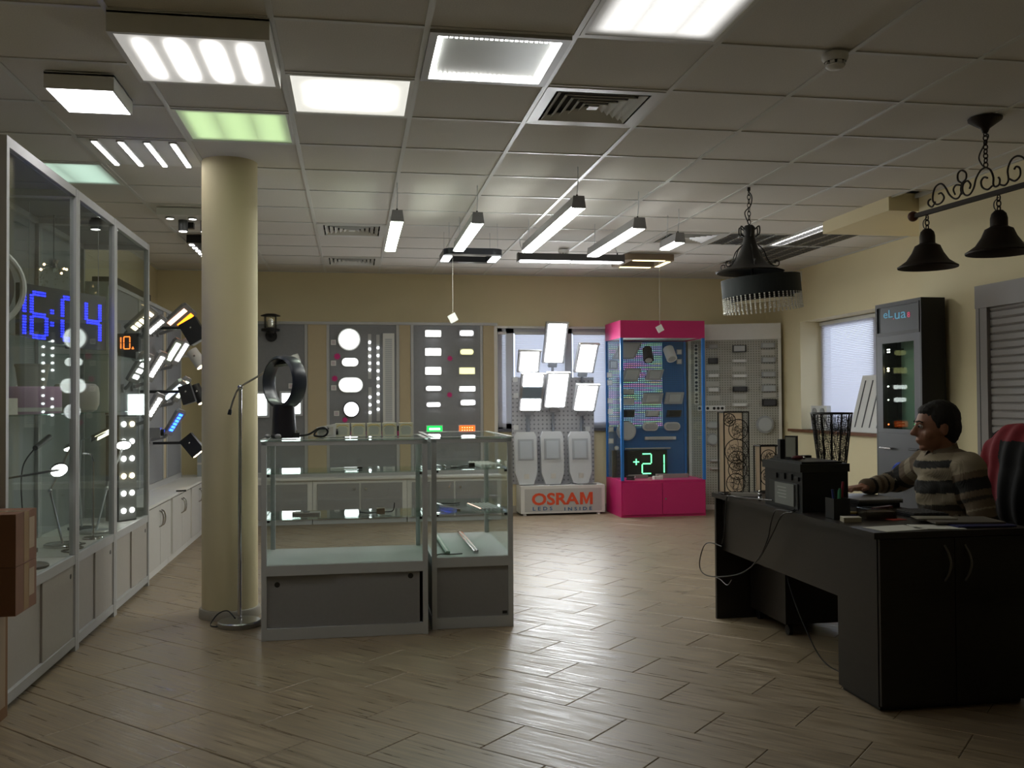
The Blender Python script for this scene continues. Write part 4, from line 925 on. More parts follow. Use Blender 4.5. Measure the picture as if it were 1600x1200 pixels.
# LED modules board
def module(x0, y0, x1, y1, face, pill, kind):
    a, b = wp(x0, y0), wp(x1, y1); nm = {'w': 'white', 'y': 'pale yellow', 'g': 'green', 'o': 'orange'}[kind]
    lb = {'w': 'white lit LED module on the modules board', 'y': 'pale yellow lit LED module on the modules board', 'g': 'green lit LED module at bottom of the modules board', 'o': 'orange lit LED module at bottom of the modules board'}[kind]
    lb = MLAB.pop(0); t = thing('led_module', lb, 'lamp', ((a.x+b.x)/2, WP, b.z), 'LED modules on the back board')
    B(a.x-.008, b.x+.008, WP-.02, WP, b.z-.008, a.z+.008).build('housing', WHITEP if not pill else GREYL, t)
    w, h = b.x-a.x, a.z-b.z; cx_, cz_ = (a.x+b.x)/2, (a.z+b.z)/2; r = h*.45 if pill else h*.12; P = []
    for sx, sz, s in ((1, 1, 0), (-1, 1, 90), (-1, -1, 180), (1, -1, 270)):
        P += [(sx*(w/2-r)+r*math.cos(math.radians(s+i*30)), sz*(h/2-r)+r*math.sin(math.radians(s+i*30))) for i in range(4)]
    MB().prism(P, (cx_, WP-.0202, cz_), (1, 0, 0), (0, 0, 1), (0, -.012, 0)).build('lit_face', face, t)
    if kind == 'g': B(cx_-w*.36, cx_+w*.36, WP-.0345, WP-.0325, cz_-h*.17, cz_+h*.17).build('bright_core', emit('module_green_core', (.55, 1, .62), 1.6), t)
    if kind == 'o':
        for q in range(5):
            for r_ in (-.2, .2): MB().cyl((cx_+w*(q-2)*.16, WP-.0345, cz_+h*r_), (cx_+w*(q-2)*.16, WP-.0325, cz_+h*r_), .006, n=8).build('bright_core', emit('module_orange_core', (1, .55, .25), 1.6), t)
    for k in range(8): xx = a.x+w*(k+.5)/8; B(xx-.004, xx+.004, WP-.026, WP-.0202, a.z+.0005, a.z+.012).build('fin', ALUL, t)
MLAB = ['white LED module at the top of the column ending in green', 'white LED module at the top of the column ending in orange', 'white LED module, second from top above the green one', 'pale yellow LED module, the upper and narrower one',
        'white LED module, third from top above the green one', 'pale yellow LED module, the lower and wider one', 'white LED module, fourth from top above the green one', 'white LED module just below the wider yellow one', 'white LED module, lowest white one above the green', 'white LED module, lowest white one above the orange', 'green lit LED module at the bottom of the board', 'orange lit LED module at the bottom of the board']
MW = emit('module_white', (.98, .99, 1), 5)
for (x0, y0, x1, y1), f, p, k in (((665, 517, 688, 525.5), MW, 0, 'w'), ((718.5, 517, 739, 524.5), MW, 1, 'w'), ((665, 545, 688, 555), MW, 0, 'w'), ((719, 546, 739, 554), YELLOWS, 1, 'y'),
                                ((665, 574.5, 688, 584.5), MW, 0, 'w'), ((718, 575, 741, 584), YELLOWS, 0, 'y'), ((666, 604, 688.5, 610), MW, 1, 'w'), ((718.5, 604.5, 741.5, 610.5), MW, 0, 'w'),
                                ((667, 629.5, 687.5, 635), MW, 1, 'w'), ((720, 625.5, 742, 632.5), MW, 1, 'w'), ((667, 665.5, 690.5, 675), GREENS, 0, 'g'), ((717.5, 665, 741.5, 675), ORANGES, 0, 'o')):
    module(x0, y0, x1, y1, f, p, k)
# first board: lantern and square lamps
c = wp(424, 505)
t = thing('wall_lantern', 'black wall lantern with clear cylinder and flat cap', 'wall lamp', (c.x, WP, c.z))
lx, lz, ly = c.x, c.z, WP-.10
MB().lathe([(0, .095), (.05, .092), (.10, .075), (.105, .068), (.095, .066), (0, .066)], (lx, ly, lz), n=24).build('cap', BLACKM, t)
MB().lathe([(.07, -.06), (.07, .066)], (lx, ly, lz), n=24).build('glass_cylinder', glass('lantern_glass', (.95, .93, .88), 1.45, 1.2), t)
MB().lathe([(0, -.05), (.03, -.05), (.03, .03), (0, .045)], (lx, ly, lz), n=16).build('bulb', mat('opal_bulb', (.75, .73, .66), .4), t)
for k in range(4): an = math.pi/4+k*math.pi/2; MB().tube([(lx+.078*math.cos(an), ly+.078*math.sin(an), lz-.07), (lx+.078*math.cos(an), ly+.078*math.sin(an), lz+.068)], .005, 6).build('cage_bar', BLACKM, t)
for zz_ in (-.07, -.085): MB().lathe([(.06, 0), (.098, 0), (.098, -.008), (.06, -.008), (.06, 0)], (lx, ly, lz+zz_), n=24).build('lower_ring', BLACKM, t)
MB().cyl((lx, ly, lz-.062), (lx, ly, lz-.12), .055, .04).build('holder', BLACKM, t)
MB().cyl((lx, WP-.025, lz-.14), (lx, WP, lz-.14), .062, n=24).cyl((lx, ly, lz-.11), (lx, WP-.02, lz-.14), .02).build('wall_mount', BLACKM, t)
for (x0, y0, x1, y1, lb) in ((388, 612, 421, 652.5, 'square lit panel lamp with grey frame beside the column'), (437, 611, 473, 650, 'square lit panel lamp behind the black ring fan')):
    a, b = wp(x0, y0), wp(x1, y1); t = thing('square_wall_lamp', lb, 'wall lamp', ((a.x+b.x)/2, WP, b.z))
    B(a.x, b.x, WP-.03, WP, b.z, a.z).build('frame', mat('lamp_frame_grey', (.5, .52, .54), .4), t); B(a.x+.026, b.x-.026, WP-.033, WP-.0302, b.z+.026, a.z-.026).build('diffuser', emit('square_lamp_lit', (.95, 1, 1), 3), t)
c = wp(455, 603); t = thing('wall_switch', 'small white square switch seen through the ring fan hoop', 'switch', (c.x, WP, c.z), 'switches on the back board')
B(c.x-.028, c.x+.028, WP-.010, WP, c.z-.028, c.z+.028).build('plate', WHITEP, t); B(c.x-.018, c.x+.018, WP-.014, WP-.0102, c.z-.018, c.z+.018).build('rocker', MATS['switch_pink'], t)
# grey cartons at the far left corner
t = thing('carton', 'tall pale grey carton standing on the worktop corner', 'box', (-1.6, 10.0, CZ)); B(-1.555, -1.47, 9.95, 10.15, CZ+.0, CZ+.26).build('body', mat('grey_carton', (.36, .38, .38), .7), t); B(-1.5545, -1.4705, 9.9492, 9.9498, CZ+.12, CZ+.14).build('tape', PAPER, t)

# ================================================================ GLASS COUNTERS
def counter(label, x0, x1, y0, y1, doors, zdeck=.425):
    ZT = 1.083; t = thing('glass_counter', label, 'display counter', ((x0+x1)/2, (y0+y1)/2, 0), 'glass display counters')
    pw = .028
    for xx in (x0, x1-pw):
        for yy in (y0, y1-pw): B(xx, xx+pw, yy, yy+pw, 0, ZT-.024).build('post', ALU, t)
    for z, h, nm in ((.022, .042, 'bottom_rail'), (zdeck-.055, .055, 'deck_rail'), (ZT-.026, .024, 'top_rail')):
        for yy in (y0, y1-pw): B(x0+pw, x1-pw, yy, yy+pw, z-.02 if nm == 'bottom_rail' else z, z+h).build(nm, ALU, t)
        for xx in (x0, x1-pw): B(xx, xx+pw, y0+pw, y1-pw, z-.02 if nm == 'bottom_rail' else z, z+h).build(nm, ALU, t)
    B(x0-.003, x1+.003, y0-.003, y1+.003, ZT-.0015, ZT+.006).build('glass_top', GLASSE, t)
    for bx in ((x0-.006, x1+.006, y0-.006, y0+.018), (x0-.006, x1+.006, y1-.018, y1+.006), (x0-.006, x0+.018, y0+.018, y1-.018), (x1-.018, x1+.006, y0+.018, y1-.018)): B(*bx, ZT+.0062, ZT+.0085).build('top_edging', ALUL, t)
    B(x0+.01, x1-.01, y0+.01, y1-.01, zdeck-.012, zdeck+.002).build('deck', mat('deck_grey', (.42, .43, .43), .5), t)
    B(x0+pw, x1-pw, y0+.010, y0+.015, zdeck, ZT-.026).build('front_pane', GLASS, t); B(x0+pw, x1-pw, y1-.015, y1-.010, zdeck, ZT-.026).build('back_pane', GLASS, t)
    for xx in (x0+.010, x1-.015): B(xx, xx+.005, y0+pw, y1-pw, zdeck, ZT-.026).build('side_pane', GLASS, t)
    for z in (.657, .908):
        B(x0+.018, x1-.018, y0+.03, y1-.20, z-.008, z).build('glass_shelf', GLASSE, t)
        for xx in (x0+.017, x1-.042):
            for yy in (y0+.032, y1-.23): B(xx, xx+.025, yy, yy+.02, z-.022, z-.0085).build('shelf_clip', BLACKP, t)
    for xx in (x0+.006, x1-.012): B(xx, xx+.006, y0+pw, y1-pw, .065, zdeck-.056).build('side_panel', GREYD, t)
    B(x0+pw, x1-pw, y1-.02, y1-.012, .065, zdeck-.056).build('back_panel', GREYD, t)
    if doors:
        xm = (x0+x1)/2-.04
        for a, b, k in ((x0+pw, xm+.012, 0), (xm-.012, x1-pw-.018, 1)):
            d = B(a, b, y0+.008+.008*(1-k), y0+.014+.008*(1-k), .066, zdeck-.057).build('sliding_door', GREYD, t)
            xx = a+.055 if k == 0 else b-.05; zz_ = .30 if k == 0 else .325
            MB().cyl((xx, y0+.0078+.008*(1-k), zz_), (xx, y0+.007+.008*(1-k), zz_), .015, n=18).build('finger_hole', BLACKP, d)
    else:
        B(x0+pw, x1-pw, y0+.010, y0+.016, .066, zdeck-.057).build('front_panel', GREYD, t)
        B(x1-pw-.035, x1-pw-.008, y0+.006, y0+.0098, .074, .09).build('black_clip', BLACKP, t)
    return t
C1 = (-.495, .408, 5.30, 5.91); C2 = (.438, .905, 5.385, 6.40); ZT = 1.0915
counter('glass display counter with two grey sliding doors carrying the black ring fan', *C1, True, .405)
counter('narrow deep glass display counter with single grey front panel', *C2, False, .405)
# on the counter: ring fan
t = thing('ring_fan', 'black bladeless fan with large hoop on the glass counter', 'fan', (-.39, 5.53, ZT))
FANB = mat('fan_black_blue', (.012, .018, .034), .3)
MB().lathe([(0, 0), (.068, 0), (.070, .01), (.066, .10), (.060, .19), (.03, .20), (0, .20)], (-.39, 5.53, ZT+.0005), n=32).build('base', mat('fan_base_black', (.013, .012, .018), .35), t)
rc = Vector((-.388, 5.53, ZT+.318)); Rm = Matrix.Translation(rc) @ Matrix.Rotation(math.radians(-40), 4, 'Z')
hp = MB(); prof = [(.131, -.05), (.134, -.055), (.148, -.045), (.154, .0), (.150, .045), (.140, .052), (.134, .045), (.130, 0), (.131, -.05)]
hp.lathe(prof, (0, 0, 0), (0, 1, 0), 56); sc_ = Matrix.Diagonal((.86, 1, 1, 1))
hp.xf(Rm @ sc_).build('hoop', FANB, t)
# items on the counter
def small(name, label, cat, x, y, z, parts, group=None):
    t = thing(name, label, cat, (x, y, z), group)
    for nm, m_, mt_ in parts: m_.build(nm, mt_, t)
    return t
q = onZ(512, 682, ZT)
small('plug_lamp', 'white angular plug-in lamp box beside the black cable', 'lamp', .0, 5.6, ZT, [('body', MB().prism([(-.055, 0), (.05, 0), (.05, .075), (-.06, .055)], (q.x+.0, 5.58, ZT+.001), (1, 0, 0), (0, 0, 1), (0, .06, 0)), WHITEP), ('face', MB().prism([(-.045, .012), (.035, .012), (.035, .06), (-.048, .045)], (q.x, 5.579, ZT+.001), (1, 0, 0), (0, 0, 1), (0, -.004, 0)), PAPER), ('socket', MB().cyl((q.x+.062, 5.61, ZT+.03), (q.x+.05, 5.61, ZT+.03), .02), BLACKP)])
q = onZ(515, 664, ZT); small('grey_lamp_head', 'grey lamp head lying behind the white plug-in lamp', 'lamp', q.x, 5.75, ZT, [('body', MB().obox((-.115, 5.74, ZT+.033), (1, 0, .15), (0, 1, 0), (-.15, 0, 1), .055, .04, .022), GREYL), ('lens', MB().cyl((-.13, 5.74, ZT+.055), (-.13, 5.74, ZT+.066), .025), REFL)])
for k, x in enumerate((535, 560, 585, 610, 637)):
    q = onZ(x, 683, ZT); t = thing('gift_box', 'pale green gilt-edged card box, %s from the white plug-in lamp' % ('first', 'second', 'third', 'fourth', 'fifth')[k], 'box', (q.x, 5.62, ZT), 'row of card boxes on the counter')
    w = .041
    B(q.x-w, q.x+w, 5.60, 5.66, ZT+.001, ZT+.078).build('body', mat('card_pale_green', (.66, .66, .52), .6), t)
    MB().prism([(-w*.6, .01), (w*.6, .01), (w*.75, .04), (w*.5, .058), (-w*.5, .058), (-w*.75, .04)], (q.x, 5.5998, ZT+.001), (1, 0, 0), (0, 0, 1), (0, -.001, 0)).build('front_print', mat('card_grey_green', (.50, .54, .47), .5), t)
    MB().tube([(q.x-w*.8, 5.5985, ZT+.06), (q.x-w*.45, 5.5985, ZT+.068), (q.x+w*.45, 5.5985, ZT+.068), (q.x+w*.8, 5.5985, ZT+.06)], .002, 5).build('gilt_line', mat('gilt', (.6, .45, .12), .3, metal=.7), t)
    if k < 4:
        t2 = thing('bottle_stopper', 'small dark and magenta packet after the %s card box from the plug-in lamp' % ('first', 'second', 'third', 'fourth')[k], 'packet', (q.x+.052, 5.64, ZT), 'packets between the card boxes')
        B(q.x+w+.006, q.x+w+.020, 5.63, 5.66, ZT+.001, ZT+.03).build('lower_half', STICK, t2); B(q.x+w+.006, q.x+w+.020, 5.63, 5.66, ZT+.0301, ZT+.06).build('upper_half', BLACKP, t2)
tag(MB().tube(bez([(-.30, 5.50, ZT+.012), (-.25, 5.50, ZT+.02), (-.20, 5.51, ZT+.05), (-.16, 5.52, ZT+.055), (-.145, 5.53, ZT+.03), (-.17, 5.54, ZT+.006), (-.22, 5.55, ZT+.012), (-.20, 5.56, ZT+.045), (-.14, 5.57, ZT+.05)]), .006, 6).build('power_cable', BLACKP), 'black cable with plug looped on the glass counter', 'cable')
t = thing('power_plug', 'black power plug lying beside the ring fan', 'plug', (-.315, 5.50, ZT)); B(-.335, -.300, 5.485, 5.515, ZT+.001, ZT+.03).build('body', BLACKP, t); MB().cyl((-.318, 5.5, ZT+.0305), (-.318, 5.5, ZT+.045), .004).build('pin', CHROME, t)
t = thing('cable_clutter', 'small tangle of black and grey plugs by the fan base', 'plug', (-.47, 5.45, ZT))
for dx, dy, mt_ in ((-.015, 0, GREYL), (.015, .012, BLACKP), (.04, .0, GREYL)): MB().ball((-.455+dx, 5.43+dy, ZT+.014), (.018, .014, .013), 10, 6).build('plug', mt_, t)
t = thing('cup', 'white ceramic cup with black cable ring on the counter', 'cup', (-.165, 5.64, ZT)); MB().lathe([(0, .001), (.026, .001), (.03, .055), (.028, .055), (.024, .005), (0, .005)], (-.165, 5.66, ZT), n=20).build('body', WHITEP, t); MB().tube(bez([(-.135, 5.66, ZT+.045), (-.118, 5.66, ZT+.03), (-.137, 5.66, ZT+.012)], 5), .004, 5).build('handle', WHITEP, t)
# inside counter one
t = thing('round_sensor_lamp', 'flat rounded grey lamp lying on the lower glass shelf', 'lamp', (-.21, 5.45, .657)); q = onZ(476, 802, .657)
P = []
for sx, sz, s in ((1, 1, 0), (-1, 1, 90), (-1, -1, 180), (1, -1, 270)): P += [(sx*.045+.025*math.cos(math.radians(s+i*30)), sz*.02+.025*math.sin(math.radians(s+i*30))) for i in range(4)]
MB().prism(P, (-.26, 5.42, .658), (1.1, 0, 0), (0, 1, 0), (0, 0, .022)).build('body', mat('sensor_taupe', (.30, .27, .25), .5), t); MB().cyl((-.26, 5.42, .680), (-.26, 5.42, .6835), .02).build('sensor', DGREYL, t)
t = thing('small_driver', 'small brown driver block with wires on the lower glass shelf', 'driver', (.16, 5.45, .657)); B(.13, .175, 5.42, 5.47, .658, .69).build('body', mat('brown_block', (.22, .15, .10), .6), t)
MB().tube(bez([(.13, 5.44, .668), (.08, 5.43, .665), (.03, 5.45, .67)]), .003, 5).tube(bez([(.175, 5.44, .668), (.22, 5.43, .675), (.23, 5.43, .72)]), .003, 5).build('wire', BLACKP, t)
t = thing('linear_bar_lamp', 'thin dark bar lamp lying on the upper glass shelf', 'lamp', (-.02, 5.5, .908)); q = onZ(525, 717, .908)
B(-.13, .02, 5.52, 5.545, .909, .917).build('profile', WHITEP, t); B(.0205, .05, 5.52, 5.545, .909, .921).build('driver', BLACKP, t)
# inside counter two
for k, (xa, ya, xb, yb) in enumerate(((.50, 5.90, .60, 5.45), (.58, 6.0, .60, 5.60))): pass
t = thing('led_rail', 'silver LED rail lying diagonally on middle shelf with cable', 'lamp', (.55, 5.6, .657))
MB().obox((.545, 5.62, .6665), (.10, -.36, 0), (.36, .10, 0), (0, 0, 1), .19, .010, .008).build('profile', CHROME, t); MB().tube(bez([(.50, 5.80, .664), (.53, 5.86, .664), (.60, 5.83, .664), (.65, 5.87, .664)]), .004, 5).build('cable', BLACKP, t)
for k in range(6):
    t = thing('led_strip_bar', ['thin LED strip bar with pink strip, first of six on middle shelf', 'thin LED strip bar next to the pink one on middle shelf', 'thin LED strip bar, third from the pink one on middle shelf', 'thin LED strip bar, fourth from the pink one on middle shelf', 'thin LED strip bar, fifth from the pink one on middle shelf', 'thin LED strip bar, farthest from the pink one on middle shelf'][k], 'lamp', (.70+k*.022, 5.6, .657), 'strip bars on the middle shelf')
    MB().obox((.715+k*.024, 5.66, .6615), (.045, -.36, 0), (.36, .045, 0), (0, 0, 1), .16, .0075, .004).build('profile', ALU, t); MB().obox((.715+k*.024, 5.66, .6663), (.045, -.36, 0), (.36, .045, 0), (0, 0, 1), .155, .003, .0006).build('led_strip', LEDP if k == 0 else WHITEP, t)
for k in range(6):
    t = thing('led_strip_bar', 'thin white LED strip bar, %s of six from the black driver box' % ('first', 'second', 'third', 'fourth', 'fifth', 'last')[k], 'lamp', (.72+k*.02, 5.75, .908), 'strip bars on the upper shelf')
    MB().obox((.74+k*.022, 5.76, .9125), (.045, -.36, 0), (.36, .045, 0), (0, 0, 1), .16, .0075, .004).build('profile', WHITEP, t); MB().obox((.74+k*.022, 5.76, .9173), (.045, -.36, 0), (.36, .045, 0), (0, 0, 1), .155, .003, .0006).build('led_strip', PAPER, t)
t = thing('driver_box', 'small black driver box with looped cable on the upper shelf', 'driver', (.68, 5.52, .908)); B(.665, .70, 5.50, 5.53, .909, .933).build('body', BLACKP, t); MB().tube(bez([(.665, 5.51, .914), (.60, 5.46, .913), (.56, 5.50, .913), (.62, 5.55, .913), (.69, 5.54, .914)]), .003, 5).build('cable', BLACKP, t)
t = thing('led_stick', 'short chrome LED stick on the upper shelf', 'lamp', (.50, 5.55, .908)); MB().obox((.50, 5.55, .915), (.03, -.08, 0), (.08, .03, 0), (0, 0, 1), .05, .008, .006).build('profile', CHROME, t); MB().ball((.52, 5.498, .917), .01, 8, 6).build('tip', CHROME, t)
for k, (xa, lb) in enumerate(((.535, 'green aluminium LED profile lying on the counter deck'), (.70, 'silver LED profile with bright end on the counter deck'))):
    t = thing('led_profile', lb, 'lamp', (xa, 5.9, .407)); MB().obox((xa, 5.90, .4165), (.005, -1, 0), (1, .005, 0), (0, 0, 1), .42, .014, .009).build('profile', (mat('profile_green', (.25, .36, .30), .4), CHROME)[k], t)
    MB().obox((xa, 5.90, .4262), (.005, -1, 0), (1, .005, 0), (0, 0, 1), .40, .006, .0006).build('cover', (WHITEP, WHITEP)[k], t)
tag(MB().tube(bez([(.47, 5.45, .412), (.50, 5.48, .412), (.56, 5.46, .412), (.62, 5.47, .412)]), .0035, 5).build('power_cable', BLACKP), 'thin black cable on the counter deck by the green profile', 'cable')

# ================================================================ CHROME FLOOR LAMP
fx, fy = -.655, 5.70
t = thing('floor_lamp', 'chrome floor lamp with swing arm standing before the column', 'floor lamp', (fx, fy, 0))
MB().lathe([(0, .001), (.118, .001), (.122, .008), (.122, .028), (.116, .034), (.02, .04), (0, .04)], (fx, fy, 0), n=40).build('base', mat('brushed_steel', (.40, .40, .39), .3, metal=.9, noise=.1, nscale=60, stretch=(1, .05, 1)), t)
MB().cyl((fx, fy, .038), (fx+.006, fy, 1.395), .0115, .0095, 14).build('pole', CHROME, t)
pt = Vector((fx+.006, fy, 1.385))
A0 = onY(360, 640, 5.70); A1 = onY(403, 588, 5.66); A2 = onY(430, 570, 5.60); A3 = onY(462, 563, 5.56)
MB().tube(bez([A0, A0.lerp(pt, .5)+Vector((-.006, 0, .006)), pt, A1, A2], 8), .006, 8).build('arm', CHROME, t)
MB().ball(pt, .016, 12, 8).build('swivel', CHROME, t)
MB().cyl(A0+Vector((-.006, 0, -.03)), A0, .012, .010).build('handle', BLACKP, t)
hu = (A3-A2).normalized(); MB().prism([(-.01, -.022), (.15, -.045), (.15, .045), (-.01, .022)], A2+Vector((0, 0, .0)), hu, (.25, -.8, -.55), Vector((0, 0, .012))).build('head', mat('lamp_head_silver', (.45, .47, .46), .25, metal=.7), t)
MB().prism([(.02, -.022), (.13, -.036), (.13, .036), (.02, .022)], A2+Vector((0, -.002, -.003)), hu, (.25, -.8, -.55), Vector((0, 0, -.002))).build('lens', REFL, t)
tag(MB().tube(bez([(fx-.02, fy-.03+.0, .05), (fx-.07, fy+.02, .085), (fx-.13, fy+.05, .06), (fx-.165, fy+.02, .008), (fx-.125, fy-.02, .006), (fx-.13, fy+.01, .006)]), .004, 6).build('power_cable', BLACKP), 'black cord curling beside the floor lamp base', 'cable')

# ================================================================ LETTERED LAMP STAND
def fit_text(s, o, u, v, w, width, height, depth, bold=0.0, space=1.0):
    m_ = text_mb(s, 1.0, (0, 0, 0), (1, 0, 0), (0, 1, 0), (0, 0, 1), 1.0, bold, 'LEFT', space)
    x0 = min(p.x for p in m_.v); x1 = max(p.x for p in m_.v); y0 = min(p.y for p in m_.v); y1 = max(p.y for p in m_.v)
    o = Vector(o); u = Vector(u).normalized(); v = Vector(v).normalized(); w = Vector(w).normalized()
    m_.v = [o+u*((p.x-x0)/(x1-x0)*width)+v*((p.y-y0)/(y1-y0)*height)+w*(p.z*depth) for p in m_.v]
    return m_
def peg_material(name, col, hole, pitch, rgb=None):
    """perforated board: small dark holes on a grid in the board's own coordinates"""
    M, nt, N, L, P = nodes_of(name, col, .55)
    tc = N.new('ShaderNodeTexCoord'); mp = N.new('ShaderNodeMapping'); mp.inputs['Scale'].default_value = (1/pitch, 1/pitch, 1/pitch); L.new(tc.outputs['Object'], mp.inputs[0])
    fr = N.new('ShaderNodeVectorMath'); fr.operation = 'FRACTION'; L.new(mp.outputs[0], fr.inputs[0])
    sb = N.new('ShaderNodeVectorMath'); sb.operation = 'SUBTRACT'; L.new(fr.outputs[0], sb.inputs[0]); sb.inputs[1].default_value = (.5, .5, .5)
    ml = N.new('ShaderNodeVectorMath'); ml.operation = 'MULTIPLY'; L.new(sb.outputs[0], ml.inputs[0]); ml.inputs[1].default_value = (1, 0, 1)
    ln = N.new('ShaderNodeVectorMath'); ln.operation = 'LENGTH'; L.new(ml.outputs[0], ln.inputs[0])
    lt = N.new('ShaderNodeMath'); lt.operation = 'LESS_THAN'; L.new(ln.outputs[1], lt.inputs[0]); lt.inputs[1].default_value = .22
    mx = N.new('ShaderNodeMix'); mx.data_type = 'RGBA'; mx.inputs[6].default_value = (*col, 1); mx.inputs[7].default_value = (*hole, 1); L.new(lt.outputs[0], mx.inputs[0]); L.new(mx.outputs[2], P.inputs['Base Color'])
    if rgb:   # the dots emit a colour that changes from row to row
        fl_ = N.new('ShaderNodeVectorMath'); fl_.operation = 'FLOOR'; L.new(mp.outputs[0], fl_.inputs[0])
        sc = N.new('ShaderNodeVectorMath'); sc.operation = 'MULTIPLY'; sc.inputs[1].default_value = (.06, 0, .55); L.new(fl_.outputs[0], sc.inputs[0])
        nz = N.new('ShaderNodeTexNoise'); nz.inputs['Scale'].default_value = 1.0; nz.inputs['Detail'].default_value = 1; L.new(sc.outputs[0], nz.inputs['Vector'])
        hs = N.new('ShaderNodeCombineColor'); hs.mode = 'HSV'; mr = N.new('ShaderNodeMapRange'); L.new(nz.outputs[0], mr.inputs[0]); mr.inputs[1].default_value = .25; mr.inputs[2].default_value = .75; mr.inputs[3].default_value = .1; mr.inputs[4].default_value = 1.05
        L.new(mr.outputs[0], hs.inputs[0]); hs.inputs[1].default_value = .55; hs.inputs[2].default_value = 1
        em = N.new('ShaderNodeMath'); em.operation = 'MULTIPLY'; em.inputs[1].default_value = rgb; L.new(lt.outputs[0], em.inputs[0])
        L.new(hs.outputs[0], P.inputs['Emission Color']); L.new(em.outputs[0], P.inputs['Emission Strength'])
    return M
PEGW = peg_material('pegboard_white', (.52, .52, .54), (.26, .26, .28), .05)
OY = 10.53
t = thing('lamp_stand_unit', 'white display stand lettered OSRAM LEDS INSIDE with perforated back board', 'display stand', (2.35, 10.68, 0))
B(1.862, 2.84, OY, 10.845, .022, .335).build('base_box', WHITE, t)
B(1.905, 2.80, OY-.004, OY-.0005, .042, .30).build('front_panel', mat('stand_panel', (.50, .50, .49), .5), t)
for xx in (1.91, 2.77):
    for yy in (10.56, 10.80): MB().cyl((xx, yy, 0), (xx, yy, .022), .022, .016, 12).build('foot', WHITEP, t)
B(1.812, 2.79, 10.81, 10.835, .335, 1.57).build('back_board', PEGW, t)
a = onY(831, 790, OY-.004); b = onY(926, 768.5, OY-.004)
OW, OH = b.x-a.x, b.z-a.z; ORG = mat('osram_orange', (.75, .09, .03), .5)
fit_text('OSRA', (a.x, OY-.0042, a.z), (1, 0, 0), (0, 0, 1), (0, -1, 0), OW*.775, OH, .004, .03, 1.0).build('lettering', ORG, t)
MB().prism([(0, 0), (.22, 0), (.22, .62), (.44, .05), (.56, .05), (.78, .62), (.78, 0), (1, 0), (1, 1), (.73, 1), (.5, .38), (.27, 1), (0, 1)], (a.x+OW*.79, OY-.0042, a.z), (OW*.21, 0, 0), (0, 0, OH), (0, -.004, 0)).build('lettering', ORG, t)
for s, xa, xb in (('LEDS', 832.5, 863), ('INSIDE', 882, 925)):
    a = onY(xa, 798, OY-.004); b = onY(xb, 791.5, OY-.004); fit_text(s, (a.x, OY-.0042, a.z), (1, 0, 0), (0, 0, 1), (0, -1, 0), b.x-a.x, b.z-a.z, .003, .02, 1.7).build('lettering', mat('leds_blue', (.04, .12, .30), .5), t)
for x, y in ((805, 593), (806, 618), (806, 668), (918, 670)):
    c = onY(x, y, 10.81); B(c.x-.028, c.x+.028, 10.800, 10.8098, c.z-.028, c.z+.028).build('switch', WHITEP, t)
POLE = mat('stand_pole_grey', (.30, .32, .36), .4, metal=.4)
def flood(label, x0, y0, x1, y1, lean, Y, split=False, base_z=.336):
    a, b = onY(x0, y0, Y), onY(x1, y1, Y); w, h = abs(b.x-a.x), abs(a.z-b.z); c = Vector(((a.x+b.x)/2, Y, (a.z+b.z)/2))
    t = thing('flood_lamp', label, 'flood lamp', (c.x, Y, base_z), 'lit flood lamps on the lettered stand')
    u = Vector((1, 0, -lean*.15)).normalized(); v = Vector((lean, -.30, 1)).normalized(); n = u.cross(v).normalized()
    if n.y > 0: n = -n
    w -= abs(lean)*h*.8
    MB().obox(c-n*.03, u, v, n, w/2+.028, h/2+.012, .03).build('housing', GREYL, t)
    for k in range(5): MB().obox(c-n*.075, u, v, n, .004, h/2, .015).xf(Matrix.Translation(u*(w*(k-2)/5))).build('fin', GREYL, t)
    MB().obox(c+n*.003+v*(h/2+.014), u, v, n, w/2+.028, .006, .03).build('visor', WHITEP, t)
    if split:
        for s in (-1, 1): MB().obox(c+n*.004+v*s*h*.34, u, v, n, w/2, h*.155, .003).build('lit_face', FLOOD, t)
        MB().obox(c+n*.004, u, v, n, w/2, h*.16, .003).build('dark_band', mat('flood_dark_band', (.20, .26, .32), .4), t)
    else: MB().obox(c+n*.004, u, v, n, w/2, h/2-.006, .003).build('lit_face', FLOOD, t)
    k_ = c-v*(h/2+.03)-n*.04
    MB().obox(k_, u, v, n, .05, .035, .028).build('knuckle', POLE, t)
    yp = 10.79 if Y > 10.63 else 10.745
    MB().tube([k_, Vector((k_.x, yp, k_.z-.06)), Vector((k_.x, yp, base_z+.001))], .016, 10).build('pole', POLE, t)
flood('lit flood lamp above the banded one, over the perforated board edge', 813, 549, 841, 581, .04, 10.66)
flood('tallest lit flood lamp at the top of the lettered stand', 853, 505, 883, 567, .06, 10.68)
flood('lit flood lamp at the upper end beside the pink case', 902, 538, 931, 582, .14, 10.66)
flood('lit flood lamp with dark band across its middle', 815, 585, 847, 642, .05, 10.60, True)
flood('lit flood lamp in the centre of the lower row', 854, 583, 886, 637, .07, 10.60)
flood('lit flood lamp in the lower row beside the pink case', 899, 602, 932, 642, .13, 10.60)
